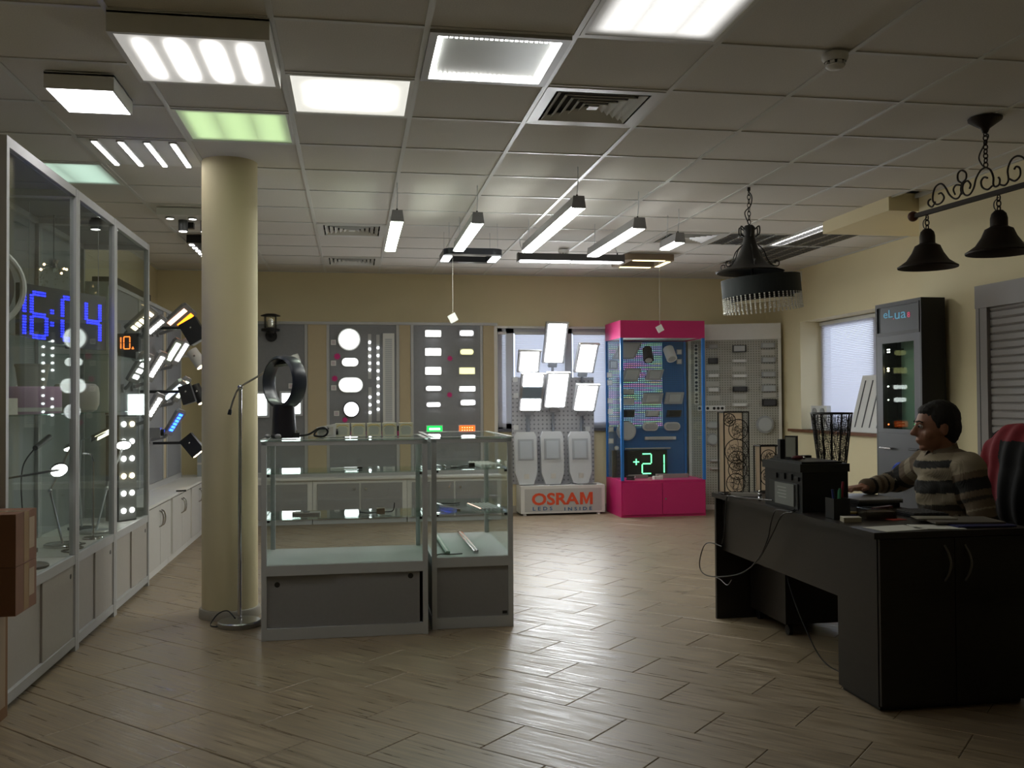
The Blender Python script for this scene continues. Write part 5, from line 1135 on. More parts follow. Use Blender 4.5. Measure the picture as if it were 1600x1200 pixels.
def cobra(label, x0, x1, y0, y1):
    Y = 10.60; a, b = onY(x0, y0, Y), onY(x1, y1, Y); w, h = b.x-a.x, a.z-.338; cx_ = (a.x+b.x)/2
    t = thing('street_luminaire', label, 'street lamp', (cx_, Y, .336), 'unlit street luminaires on the lettered stand')
    P = [(-.32*w, 0), (.32*w, 0), (.5*w, .22*h), (.5*w, .90*h), (.40*w, h), (-.40*w, h), (-.5*w, .90*h), (-.5*w, .22*h)]
    o = Vector((cx_, Y-.01, .346)); v = Vector((0, .10, .995)); n = Vector((0, -.995, .10))
    MB().prism(P, o, (1, 0, 0), v, -n*.07).build('housing', mat('luminaire_white', (.55, .57, .58), .4), t)
    MB().prism([(-.36*w, .46*h), (.36*w, .46*h), (.36*w, .86*h), (-.36*w, .86*h)], o+n*.0005, (1, 0, 0), v, n*.004).build('bezel', mat('bezel_grey', (.36, .38, .40), .4), t)
    MB().prism([(-.27*w, .49*h), (.27*w, .49*h), (.27*w, .82*h), (-.27*w, .82*h)], o+n*.005, (1, 0, 0), v, n*.003).build('lens', mat('lens_grey', (.48, .52, .55), .2), t)
    B(cx_-.028, cx_+.028, 0, .004, -.028, .028).xf(Matrix.Translation((0, Y-.017, .336+.17*h))).build('price_sticker', PAPER, t)
    return t
cobra('unlit pale street luminaire below the banded flood lamp', 805, 840, 676, 757)
cobra('unlit pale street luminaire in the centre of the stand', 846, 882, 675, 757)
cobra('unlit pale street luminaire at the stand end beside pink case', 890, 925, 675, 756)
tag(MB().tube(bez([(2.20, 10.56, .34), (2.32, 10.555, .345), (2.42, 10.56, .35), (2.46, 10.56, .36), (2.55, 10.555, .342), (2.75, 10.56, .341)]), .005, 6).build('power_cable', BLACKP), 'black cables tangled on top of the lettered white base', 'cable')

# ================================================================ PINK CASE
KX0, KX1, KY0, KY1, KZ = 2.92, 3.90, 10.12, 10.76, .405
hz0 = onY(1040, 528, KY0).z
t = thing('pink_display_case', 'magenta display case with blue posts and blue perforated back board', 'display case', ((KX0+KX1)/2, (KY0+KY1)/2, 0))
B(KX0, KX1, KY0+.018, KY1, .0, KZ).build('base', PINK, t)
xm = (KX0+KX1)/2-.02
for a, b in ((KX0+.012, xm-.003), (xm+.003, KX1-.012)):
    d = B(a, b, KY0, KY0+.017, .028, KZ-.03).build('door', PINK, t)
MB().cyl((xm+.035, KY0, .20), (xm+.035, KY0-.008, .20), .011).build('lock', CHROME, d)
for bx in ((KX0, KX1, KY0, KY0+.02), (KX0, KX1, KY1-.02, KY1), (KX0, KX0+.02, KY0+.02, KY1-.02), (KX1-.02, KX1, KY0+.02, KY1-.02)): B(*bx, hz0, 2.185).build('header', PINK, t)
B(KX0+.02, KX1-.02, KY0+.02, KY1-.02, hz0+.01, hz0+.02).build('case_ceiling', WHITE, t)
g = MB()
for k in range(32): xx = KX0+.03+k*.0175; g.box(xx, xx+.008, KY0+.05, KY0+.35, hz0+.0, hz0+.0098)
g.build('ceiling_louvre', ALUL, t)
for xx in (KX0, KX1-.03):
    for yy in (KY0, KY1-.03): B(xx, xx+.03, yy, yy+.03, KZ, hz0).build('post', BLUEF, t)
PEGB = peg_material('pegboard_blue', (.02, .13, .36), (.004, .02, .06), .022); RGBP = peg_material('pegboard_glowing_dots', (.03, .06, .22), (.2, .1, .2), .022, .8)
bp_ = onY(1068, 600, KY1-.035)
B(KX0+.03, bp_.x, KY1-.034, KY1-.03, KZ, hz0).build('back_board', PEGB, t)
a, b = onY(944, 536, KY1-.036), onY(1035, 667, KY1-.036); B(KX0+.032, b.x, KY1-.037, KY1-.0345, b.z, a.z).build('glowing_dot_sheet', RGBP, t)
for bx in ((KX0+.03, KX1-.03, KY0+.008, KY0+.012), (KX0+.008, KX0+.012, KY0+.03, KY1-.03), (KX1-.012, KX1-.008, KY0+.03, KY1-.03)): B(*bx, KZ+.002, hz0-.002).build('glass_pane', glass('case_glass_clear', (.97, .985, .98), 1.4, .6), t)
QY = KY1-.038
def qb(x, y, d=0): return onY(x, y, QY-d)
k_ = 10.75/FPX
def wall_item(name, label, cat, x, y, w, h, dep, body, face, shape='rect', skew=0, inner=.68, group='sample lamps in the pink case', fn=None, plane=None):
    """a small lamp fixed to a board: body and face; outline rect / pill / round / skewed"""
    fn = fn or (lambda X, Y_: (qb(X, Y_), Vector((1, 0, 0)), Vector((0, -1, 0))))
    c, u, n = fn(x, y); w, h = w*k_, h*k_; t = thing(name, label, cat, c, group)
    def ol(s):
        if shape == 'round': return [(w/2*s*math.cos(2*math.pi*i/28), h/2*s*math.sin(2*math.pi*i/28)) for i in range(28)]
        if shape == 'pill':
            r = h/2*s; e = w/2-h/2
            return [(e+r*math.cos(-math.pi/2+math.pi*i/10), r*math.sin(-math.pi/2+math.pi*i/10)) for i in range(11)]+[(-e+r*math.cos(math.pi/2+math.pi*i/10), r*math.sin(math.pi/2+math.pi*i/10)) for i in range(11)]
        a, b = w/2*s, h/2*s; k = skew*k_*s
        return [(-a-k, -b), (a-k, -b), (a+k, b), (-a+k, b)]
    z = Vector((0, 0, 1))
    MB().prism(ol(1), c, u, z, n*dep).build('housing', body, t)
    MB().prism(ol(inner), c+n*(dep+.0003), u, z, n*(dep*.25+.002)).build('face', face, t)
    return t
GF = mat('sample_grey', (.34, .35, .36), .4); GD = mat('sample_dark', (.05, .05, .055), .5); GW = mat('sample_white', (.55, .55, .53), .5); GP = mat('sample_pale', (.44, .46, .46), .35)
for a in (('panel_lamp', 'tilted long grey panel lamp at the top of pink case', 'lamp', 979, 548, 36, 27, .04, GF, GP, 'rect', 7, .8), ('junction_box', 'grey junction box below the tilted panel lamp', 'box', 957, 570, 13, 15, .05, GD, GF),
          ('flood_sample', 'grey flood lamp below tilted panel in pink case', 'lamp', 985, 586, 27, 21, .05, GF, GP, 'rect', 4, .7), ('flood_sample', 'grey flood lamp below black spotlight in pink case', 'lamp', 1021, 586, 26, 18, .05, GF, GP, 'rect', 3, .65),
          ('flood_sample', 'wide grey flood lamp in the middle of the pink case', 'lamp', 1018, 623, 32, 18, .05, GF, GP, 'rect', 2, .62), ('flood_sample', 'grey flood lamp with pale square at the edge of the blue board', 'lamp', 1052, 622, 29, 19, .05, GF, GP, 'rect', 2, .62),
          ('capsule_lamp', 'small pale capsule lamp upper in the pink case', 'lamp', 980, 612, 20, 8, .03, GW, GP, 'rect', 0, .8), ('capsule_lamp', 'small pale capsule lamp lower in the pink case', 'lamp', 980, 628, 20, 10, .03, GW, GP, 'rect', 0, .8),
          ('fin_lamp', 'dark finned lamp beside the big round lamp', 'lamp', 980, 646, 22, 11, .04, GD, BLACKP, 'rect', 1, .8), ('fin_lamp', 'grey slim lamp between two dark finned lamps', 'lamp', 1018, 646, 22, 10, .04, GF, GP, 'rect', 1, .75), ('fin_lamp', 'dark finned lamp above an oval lamp on bare blue board', 'lamp', 1052, 646, 23, 11, .04, GD, BLACKP, 'rect', 1, .8),
          ('round_lamp', 'big round grey lamp in the pink case', 'lamp', 977.5, 673, 31, 31, .05, GF, GP, 'round', 0, .85), ('oval_lamp', 'oval bulkhead lamp next to the big round one', 'lamp', 1015, 666.5, 25, 13.5, .045, GW, GF, 'pill', 0, .7), ('oval_lamp', 'oval bulkhead lamp near the blue post', 'lamp', 1049, 666, 26, 13.5, .045, GW, GF, 'pill', 0, .7),
          ('bar_lamp', 'pale bar lamp above the green number display', 'lamp', 1031, 684.5, 52, 5, .03, GW, GP, 'rect', 0, .8), ('rod_lamp', 'thin rod lamp just over the green number display', 'lamp', 1012, 700.5, 76, 2.2, .02, GF, GP, 'rect', 0, .7),
          ('round_sensor', 'small white round sensor above the number display', 'sensor', 963, 700, 7, 7, .02, GW, WHITEP, 'round', 0, .7)):
    wall_item(*a)
for x, y, wn in ((952, 586, 'just below the grey junction box'), (952.5, 598, 'second below the grey junction box'), (953, 626, 'third below the grey junction box'), (953.5, 643, 'fourth below the grey junction box'), (954.5, 671, 'beside the big round lamp'), (954.5, 689, 'above the small round sensor'), (1061, 550, 'beside the white spotlight, upper of two'), (1061, 565, 'beside the white spotlight, lower of two')):
    wall_item('touch_switch', 'small white square switch ' + wn, 'switch', x, y, 8, 8, .012, GW, WHITEP, 'rect', 0, .7, 'switches in the pink case')
for lb, p, q, r, mt_ in (('black cylinder spotlight in pink case', (1011, 546), (1013.5, 563), .058, BLACKP), ('white cylinder spotlight in pink case', (1044, 545), (1050, 561), .062, WHITEP)):
    a = qb(*p, .10); b = qb(*q, .20); t = thing('cylinder_spotlight', lb, 'spotlight', (a.x, QY, a.z)); d = (b-a).normalized()
    MB().cyl(a, b, r, r, 24).build('housing', mt_, t); MB().cyl(b+d*.0005, b+d*.003, r*.72, n=20).build('lens', GP, t); MB().tube([a.lerp(b, .3), (a.x-.0, QY-.004, a.z)], .014, 8).build('bracket', mt_, t)
# green number display
a, b = onY(944, 704.5, 10.60), onY(1043, 747, 10.60)
t = thing('led_display', 'black LED display showing +21 in green', 'display', ((a.x+b.x)/2, 10.62, KZ)); zt = a.z
B(KX0+.035, b.x, 10.605, 10.65, KZ+.001, zt).build('board', mat('display_black', (.006, .012, .018), .4), t)
for ch, xa, ya, xb, yb in (('+', 990, 726.5, 998, 717), ('2', 1003.5, 740, 1017.5, 709), ('1', 1022, 739, 1037.5, 710)):
    p, q = onY(xa, ya, 10.605), onY(xb, yb, 10.605)
    digit_mb(ch, (p.x, 10.604, p.z), (1, 0, 0), (0, 0, 1), (0, -1, 0), q.x-p.x, q.z-p.z, .013, .0145, 1 if ch != '1' else 1).build('digit', GREEND, t)
for lb, x0, x1, y0, y1, z1, mt_ in (('long grey box lying in front of green display', 3.42, 3.80, 10.40, 10.46, .045, mat('taupe_box', (.30, .24, .24), .6)), ('white carton lying before the green display', 3.33, 3.43, 10.22, 10.30, .035, PAPER), ('long pale tube box beside white carton', 3.10, 3.32, 10.42, 10.47, .04, mat('taupe_box2', (.24, .20, .20), .6))):
    t = thing('product_box', lb, 'box', ((x0+x1)/2, y0, KZ), 'boxes on the pink case floor'); B(x0, x1, y0, y1, KZ+.001, KZ+z1).build('body', mt_, t); B(x0+.02, x0+.07, y0-.0008, y0, KZ+.01, KZ+z1-.008).build('label_patch', WHITEP, t)
t = thing('cable_reel', 'black cable reel on the pink case floor', 'reel', (3.06, 10.25, KZ)); MB().lathe([(0, .001), (.05, .001), (.05, .008), (.04, .009), (.04, .035), (.05, .036), (.05, .044), (0, .044)], (3.06, 10.25, KZ), n=24).build('spool', BLACKP, t); MB().lathe([(.041, .01), (.046, .022), (.041, .034)], (3.06, 10.25, KZ), n=24).build('winding', GD, t)

# ================================================================ WHITE PEGBOARD STAND
L0 = Vector((3.93, 10.74, 0)); R0 = onY(1221, 600, 10.36); R0.z = 0; pu = (R0-L0).normalized(); pn = Vector((pu.y, -pu.x, 0)); PW = (R0-L0).length
def onP(x, y, d=0):
    r = ray(x, y); o = L0+pn*d; return CP+r*((o-CP).dot(pn)/r.dot(pn))
PEGC = peg_material('pegboard_cream', (.42, .41, .36), (.16, .16, .14), .028)
t = thing('pegboard_stand', 'white framed pegboard stand with sample lamps in the back corner', 'display stand', (L0+R0)/2)
Z_ = Vector((0, 0, 1)); cM = (L0+R0)/2
MP = Matrix.Translation(L0) @ Matrix((pu, -pn, Z_)).transposed().to_4x4()   # local x along board, y into it, z up
def pb(x0, x1, y0, y1, z0, z1): return B(x0, x1, y0, y1, z0, z1).xf(MP)
ob = pb(.03, PW-.03, .005, .02, .06, 2.0).build('board', PEGC, t)
pb(0, .035, -.004, .05, 0, 2.0).build('side_frame', WHITE, t); pb(PW-.035, PW, -.004, .05, 0, 2.0).build('side_frame', WHITE, t); pb(0, PW, -.012, .05, 2.001, 2.19).build('header', WHITE, t); pb(.035, PW-.035, -.004, .05, 0, .06).build('bottom_frame', WHITE, t)
pf = lambda X, Y_: (onP(X, Y_, -.0045), pu, pn)
G2 = 'sample lamps on the white pegboard'
for a in (('tube_sample', 'pale slim lamp at top of the first pegboard column', 'lamp', 1114, 541.5, 15, 6, .04, GF, GP), ('fin_sample', 'black finned lamp in the first pegboard column', 'lamp', 1114, 564, 16, 9, .05, BLACKP, GD), ('shelf_sample', 'white ledge lamp in the first pegboard column, upper', 'lamp', 1115, 587, 18, 6, .05, GW, WHITEP), ('shelf_sample', 'white ledge lamp in the first pegboard column, lower', 'lamp', 1115, 609, 18, 7, .05, GW, WHITEP),
          ('cylinder_sample', 'grey half-round lamp at top of middle pegboard column', 'lamp', 1155, 545, 22, 11, .06, GD, GP), ('shelf_sample', 'white ledge lamp below the grey half-round lamp', 'lamp', 1155, 564, 23, 5, .05, GW, WHITEP), ('shelf_sample', 'white ledge lamp above the black finned lamp', 'lamp', 1155.5, 587.5, 23, 5, .05, GW, WHITEP), ('fin_sample', 'black finned lamp in the middle pegboard column', 'lamp', 1156, 608, 23, 8, .05, BLACKP, GD), ('shelf_sample', 'white ledge lamp at bottom of middle pegboard column', 'lamp', 1156, 632.5, 23, 5, .05, GW, WHITEP),
          ('bulkhead_sample', 'grey rectangular bulkhead lamp topmost near the yellow wall', 'lamp', 1200, 540, 22, 8, .04, GF, GP), ('bulkhead_sample', 'grey rectangular bulkhead lamp, second below the topmost', 'lamp', 1200.5, 562.5, 22, 8, .04, GF, GP), ('bulkhead_sample', 'grey rectangular bulkhead lamp, third below the topmost', 'lamp', 1201, 585, 22, 8, .04, GF, GP), ('bulkhead_sample', 'rounded grey bulkhead lamp above the black LED block', 'lamp', 1201.5, 607, 23, 10, .05, GF, GP), ('led_block', 'black block lamp with LED dots on pegboard', 'lamp', 1202, 629, 23, 11, .04, BLACKP, GD),
          ('oval_sample', 'grey oval lamp low on the pegboard beside blue post', 'lamp', 1114, 664, 20, 11, .05, GF, GP, 'pill'), ('round_sample', 'small round ribbed lamp low on the pegboard', 'lamp', 1113.5, 686, 19, 19, .05, GF, GP, 'round'), ('round_sample', 'large round ribbed lamp beside the wire disc lamp', 'lamp', 1195, 663, 27, 28, .06, GF, GP, 'round'), ('bar_sample', 'pale bar lamp low on pegboard, upper of two', 'lamp', 1119, 719, 20, 4, .03, GF, GW), ('bar_sample', 'pinkish bar lamp low on pegboard, lower of two', 'lamp', 1119, 732, 20, 2.5, .03, mat('pinkish', (.4, .28, .26), .5), GW)):
    a = list(a)+[None]*(13-len(a)); shp = a[10] or 'rect'
    wall_item(*a[:10], shp, 0, .78, G2, pf)
for lb, x0, y0, x1, y1, n, vert in (('white upright strip with fifteen black round sockets', 1084, 538, 1092, 632, 15, 1), ('white level strip with black round sockets', 1090, 634, 1133, 642, 6, 0)):
    a, b = onP(x0, y0, .0), onP(x1, y1, .0); t = thing('socket_strip', lb, 'socket strip', (a+b)/2, 'socket strips on the pegboard')
    c = (a+b)/2; w, h = abs((b-a).dot(pu))/2, abs(a.z-b.z)/2
    if vert: c = c+pu*max(0, .04-(c-L0).dot(pu)+w)
    MB().obox(c+pn*.016, pu, Z_, pn, w, h, .010).build('profile', WHITEP, t)
    for k in range(n):
        g3 = (k//3)*.35 if vert else (k//3)*.6
        f = (k+g3+.5)/(n+(.35*(n//3-1) if vert else .6)+0.2)
        p = c+(Z_*(h-2*h*f) if vert else pu*(-w+2*w*f))+pn*.0265
        MB().cyl(p, p+pn*.006, .017, n=14).build('socket', BLACKP, t)
for x, y, wn in ((1114, 575, 'black finned lamp of the first column'), (1114, 600, 'upper ledge lamp of the first column'), (1115, 622, 'lower ledge lamp of the first column'), (1155, 576, 'topmost ledge lamp of the middle column'), (1155, 598, 'second ledge lamp of the middle column'), (1156, 620, 'black finned lamp of the middle column'), (1200, 551, 'topmost grey bulkhead lamp'), (1200, 573, 'second grey bulkhead lamp'), (1201, 596, 'third grey bulkhead lamp'), (1202, 617, 'rounded grey bulkhead lamp')):
    c = onP(x, y, .0); o = MB().obox(c+pn*.0012, pu, Z_, pn, .075, .03, .001).build('price_card', mat('price_card', (.50, .49, .45), .7)); tag(o, 'small price card below the ' + wn, 'card', 'price cards on the pegboard')

# ================================================================ SIGN CABINET
EX0, EX1, EY0, EY1, EZ = 3.87, 4.052, 5.965, 6.545, 1.995
ECM = mat('cabinet_charcoal', (.045, .047, .052), .5); ECB = mat('cabinet_black', (.006, .006, .006), .5)
t = thing('sign_cabinet', 'tall dark lamp cabinet with illuminated style sign and glass door', 'display cabinet', ((EX0+EX1)/2, (EY0+EY1)/2, 0)); t['label'] = 'tall dark lamp cabinet with eL.ua sign and glass door'
B(EX1-.02, EX1, EY0, EY1, 0, EZ).build('back', ECB, t)
for a, b in ((EY0, EY0+.02), (EY1-.02, EY1)): B(EX0, EX1-.02, a, b, 0, EZ).build('side', ECB, t)
B(EX0, EX1-.02, EY0+.02, EY1-.02, EZ-.02, EZ).build('top', ECB, t); B(EX0+.02, EX1-.02, EY0+.02, EY1-.02, 0, 1.05).build('lower_body', ECM, t)
wy0, wy1, wz0, wz1 = 6.055, 6.455, 1.075, 1.70
for bx in ((EY0+.02, wy0, wz0-.03, EZ-.24), (wy1, EY1-.02, wz0-.03, EZ-.24), (wy0, wy1, wz0-.03, wz0), (wy0, wy1, wz1, EZ-.24)): B(EX0, EX0+.018, *bx).build('door_frame', ECM, t)
B(EX0, EX0+.018, EY0+.02, EY1-.02, .05, wz0-.031).build('lower_door', ECM, t)
B(EX0+.006, EX0+.010, wy0, wy1, wz0, wz1).build('glass_door', glass('cabinet_door_glass', (.86, .93, .89), 1.45, .45), t)
B(EX1-.024, EX1-.0205, wy0-.01, wy1+.01, wz0-.02, wz1+.02).build('inner_back', mat('inner_green_grey', (.24, .33, .28), .4), t)
B(EX0+.006, EX0+.02, EY0+.03, EY1-.03, EZ-.215, EZ-.03).build('sign_board', mat('sign_board', (.025, .03, .032), .5), t)
for bx in ((EY0+.02, EY1-.02, EZ-.24, EZ-.216), (EY0+.02, EY1-.02, EZ-.03, EZ-.0205), (EY0+.02, EY0+.03, EZ-.216, EZ-.03), (EY1-.03, EY1-.02, EZ-.216, EZ-.03)): B(EX0-.004, EX0+.018, *bx).build('sign_frame', ECB, t)
SB = emit('sign_blue', (.06, .22, .33), .35); SR = emit('sign_red', (.5, .06, .12), .4)
for s, xa, xb, y0, y1, mt_ in (('eL', 1381, 1395, 498, 483.5, SB), ('.', 1396, 1397.2, 499, 497.5, SR), ('ua', 1398.5, 1416, 499, 486, SB), ('8', 1418, 1422, 496, 487, SR)):
    a = onX(xa, y0, EX0+.006); b = onX(xb, y1, EX0+.006); fit_text(s, (EX0+.0058, a.y, a.z), (0, -1, 0), (0, 0, 1), (-1, 0, 0), abs(a.y-b.y), abs(b.z-a.z), .003, .0).build('sign_lettering', mt_, t)
CBW = emit('cabinet_bulb_and_reflection', (1, .98, .9), 3)
for x, y, mt_, n in ((1387, 546.5, CBW, 5), (1386, 576, LEDW, 5), (1385.5, 604, CBW, 3), (1385.5, 625, CBW, 1), (1386, 663, emit('bulb_red', (1, .12, .03), 3), 2), (1430, 600.5, CBW, 1), (1430, 625, CBW, 1), (1427, 663, emit('bulb_green', (.05, .8, .15), 2), 1)):  # the two right-hand white bulbs stand in for reflections at the door glass edge
    xb_ = EX0+.03; c = onX(x, y, xb_)
    for k in range(n):
        yy = min(max(c.y+((k % 3)-1)*.022, wy0+.02), wy1-.02); MB().ball((xb_, yy, c.z+(k//3)*-.018), .0055, 8, 6).build('bulb', mt_, t)
    MB().cyl((xb_+.006, min(max(c.y, wy0+.02), wy1-.02), c.z+.004), (EX1-.0245, min(max(c.y, wy0+.02), wy1-.02), c.z+.004), .005, n=8).build('bulb_holder', ECB, t)
for x0, x1, y in ((1375, 1392, 699), (1420, 1434, 702)):
    a, b = onX(x0, y, EX0-.02), onX(x1, y, EX0-.02); MB().tube([(EX0-.001, a.y, a.z), (EX0-.02, a.y, a.z), (EX0-.02, b.y, a.z), (EX0-.001, b.y, a.z)], .007, 8).build('handle', CHROME if x0 < 1400 else BLACKM, t)
c = onX(1407, 745, EX0); MB().tube([(EX0-.002, c.y+.085*math.cos(an), c.z+.085*math.sin(an)) for an in [2*math.pi*k/32 for k in range(32)]], .02, 6, True).build('blue_ring_print', mat('ring_blue', (.01, .05, .35), .5), t)
MB().cyl((EX0-.0005, c.y, c.z), (EX0-.006, c.y, c.z), .03).build('magenta_dot_print', STICK, t)
# things on the window sill
SZ_ = WRZ0
t = thing('twin_lamp_box', 'white card with two round lamps standing on the window sill', 'lamp box', (5.05, 9.72, SZ_)); a, b = onX(1267, 634, 5.03), onX(1292, 672, 5.03)
B(5.03, 5.08, b.y, a.y, SZ_+.001, a.z).build('card', WHITEP, t)
for f in (.25, .75): MB().lathe([(.045, 0), (.045, .012), (.03, .016), (0, .012)], (5.0295, b.y+(a.y-b.y)*f, a.z-.07), (-1, 0, 0), 20).build('round_lamp', GF, t)
t = thing('troffer_lamp', 'white slotted troffer lamp leaning in the window', 'lamp', (5.06, 8.8, SZ_))
o = Vector((5.0, 8.97, SZ_+.001)); v = Vector((.10, -.09, .56)).normalized(); u = Vector((0, -1, 0)); n = Vector((-1, 0, .18)).normalized()
Lw, Lh = .62, .585
MB().prism([(0, 0), (Lw, 0), (Lw, Lh), (0, Lh)], o, u, v, Vector((.04, 0, -.0))).build('tray', WHITEP, t)
for k in range(4): MB().prism([(.075+k*.135, .05), (.095+k*.135, .05), (.095+k*.135, Lh-.05), (.075+k*.135, Lh-.05)], o-Vector((.0008, 0, 0)), u, v, Vector((-.002, 0, 0))).build('dark_slot', GD, t)
# ================================================================ DESK
DZ = .742
t = thing('desk', 'dark wenge office desk with long top and modesty panel', 'desk', (2.43, 4.5, 0))
MB().prism([(2.105, 3.59), (2.835, 3.59), (2.835, 3.965), (2.745, 3.965), (2.745, 5.375), (2.105, 5.375)], (0, 0, DZ-.026), (1, 0, 0), (0, 1, 0), (0, 0, .026)).build('top', WENGE, t)
B(2.155, 2.175, 3.955, 5.33, .405, DZ-.027).build('modesty_panel', WENGE, t); B(2.115, 2.735, 5.335, 5.357, .0, DZ-.027).build('end_panel', WENGE, t)
t = thing('desk_cabinet', 'dark wenge two-door cabinet carrying the desk end', 'cabinet', (2.47, 3.77, 0))
B(2.135, 2.81, 3.625, 3.95, .02, DZ-.0275).build('body', WENGE, t); B(2.15, 2.80, 3.64, 3.94, 0, .02).build('plinth', BLACKP, t)
for a, b, s in ((2.138, 2.476, 1), (2.48, 2.808, -1)):
    d = B(a, b, 3.606, 3.623, .025, DZ-.032).build('door', WENGE, t); xx = b-.045 if s > 0 else a+.045
    MB().tube(bez([(xx, 3.606, .53), (xx+.008, 3.588, .565), (xx+.012, 3.58, .605), (xx+.008, 3.588, .645), (xx, 3.606, .68)], 6), .005, 8).build('handle', mat('handle_dull', (.16, .155, .15), .35, metal=.8), d)
t = thing('drawer_pedestal', 'dark mobile drawer pedestal on castors under the desk', 'pedestal', (2.52, 5.1, 0))
B(2.32, 2.72, 4.86, 5.32, .065, .60).build('body', WENGE, t)
for k in range(3): d = B(2.7205, 2.738, 4.865, 5.315, .07+k*.176, .07+(k+1)*.176-.004).build('drawer', WENGE, t); MB().tube([(2.738, 5.03, .16+k*.176), (2.75, 5.03, .16+k*.176), (2.75, 5.15, .16+k*.176), (2.738, 5.15, .16+k*.176)], .004, 6).build('handle', CHROME, d)
for xx in (2.36, 2.68):
    for yy in (4.90, 5.28): MB().cyl((xx-.012, yy, .028), (xx+.012, yy, .028), .0275, n=16).build('castor', BLACKP, t)
# printer
t = thing('printer', 'black multifunction printer with paper sheet in its side, on the desk', 'printer', (2.26, 4.5, DZ)); px0, px1, py0, py1 = 2.135, 2.386, 4.30, 4.72; PM = mat('printer_black', (.011, .012, .013), .4)
B(px0+.012, px1, py0, py1, DZ+.001, DZ+.195).build('body', PM, t); B(px0, px1+.008, py0-.004, py1+.008, DZ+.1955, DZ+.235).build('scanner_lid', mat('printer_lid', (.022, .023, .024), .3), t)
B(px0+.02, px1-.02, py0+.02, py1-.05, DZ+.2355, DZ+.245).build('document_feeder', PM, t)
for yy, h in ((4.33, .02), (4.40, .03), (4.48, .03), (4.57, .025)): B(px0+.004, px0+.0115, yy, yy+.045, DZ+.15, DZ+.15+h).build('port_panel', BLACKP, t)
B(px0+.006, px0+.0115, py0+.04, py1-.06, DZ+.01, DZ+.135).build('paper_bay', mat('printer_bay', (.03, .034, .036), .4), t)
M, nt, N, L, P = nodes_of('printed_sheet', (.30, .32, .31), .5)
B(px0, px0+.0055, 4.37, 4.58, DZ+.022, DZ+.13).build('paper_sheet', mat('grey_sheet', (.21, .225, .22), .5), t)
for k in range(4): B(px0-.0006, px0, 4.45, 4.55-.012*(k % 2), DZ+.105-.016*k, DZ+.111-.016*k).build('print_line', mat('print_pale', (.36, .38, .37), .6), t)
# things on the printer: photo frame, red eraser, wicker lamp
t = thing('photo_frame', 'small black digital photo frame standing on the printer', 'photo frame', (2.20, 4.55, DZ+.245)); fz = DZ+.2455
MB().obox((2.205, 4.53, fz+.06), (.55, -.83, 0), (0, 0, 1), (.83, .55, 0), .034, .06, .006).build('frame', BLACKP, t); MB().obox((2.205-.0062, 4.526, fz+.062), (.55, -.83, 0), (0, 0, 1), (.83, .55, 0), .028, .05, .0015).build('screen', mat('frame_screen', (.30, .31, .27), .3), t)
B(2.165, 2.197, 4.575, 4.605, fz, fz+.10).build('back_stand', BLACKP, t)
t = thing('red_pouch', 'small dark red pouch lying before the photo frame', 'pouch', (2.20, 4.46, fz)); MB().ball((2.20, 4.455, fz+.012), (.032, .022, .0115), 14, 8).build('body', mat('dark_red', (.09, .006, .012), .6), t); MB().ball((2.228, 4.44, fz+.012), (.008, .008, .008), 8, 6).build('clasp', CHROME, t)
tag(B(2.17, 2.36, 4.62, 4.66, fz, fz+.012).build('notebook', BLACKP), 'thin black notebook at the back of the printer lid', 'notebook')
# wire lamps
WIRE = mat('dark_wire', (.012, .010, .009), .6)
def squiggle(c, u, v, r, n, rnd):
    m = MB()
    for k in range(n):
        a0 = rnd.uniform(0, 6.28); rad = rnd.uniform(.25, .8)*r; off = rnd.uniform(0, r-rad*.6); cc = (off*math.cos(a0), off*math.sin(a0)); pts = []
        for i in range(9):
            an = a0+i*.7; rr_ = rad*(.7+.3*math.sin(i*1.7+k)); x, y = cc[0]+rr_*math.cos(an), cc[1]+rr_*math.sin(an); d = math.hypot(x, y)
            if d > r: x *= r/d; y *= r/d
            pts.append(c+u*x+v*y)
        m.tube(bez(pts, 3), .0011, 4)
    return m
rnd = random.Random(3)
FABT, nt, N, L, P = nodes_of('lamp_fabric', (.62, .55, .45), .8)
tr = N.new('ShaderNodeBsdfTranslucent'); tr.inputs[0].default_value = (.75, .66, .55, 1); mxs = N.new('ShaderNodeMixShader'); mxs.inputs[0].default_value = .6
L.new(P.outputs[0], mxs.inputs[1]); L.new(tr.outputs[0], mxs.inputs[2]); L.new(mxs.outputs[0], N['Material Output'].inputs[0])
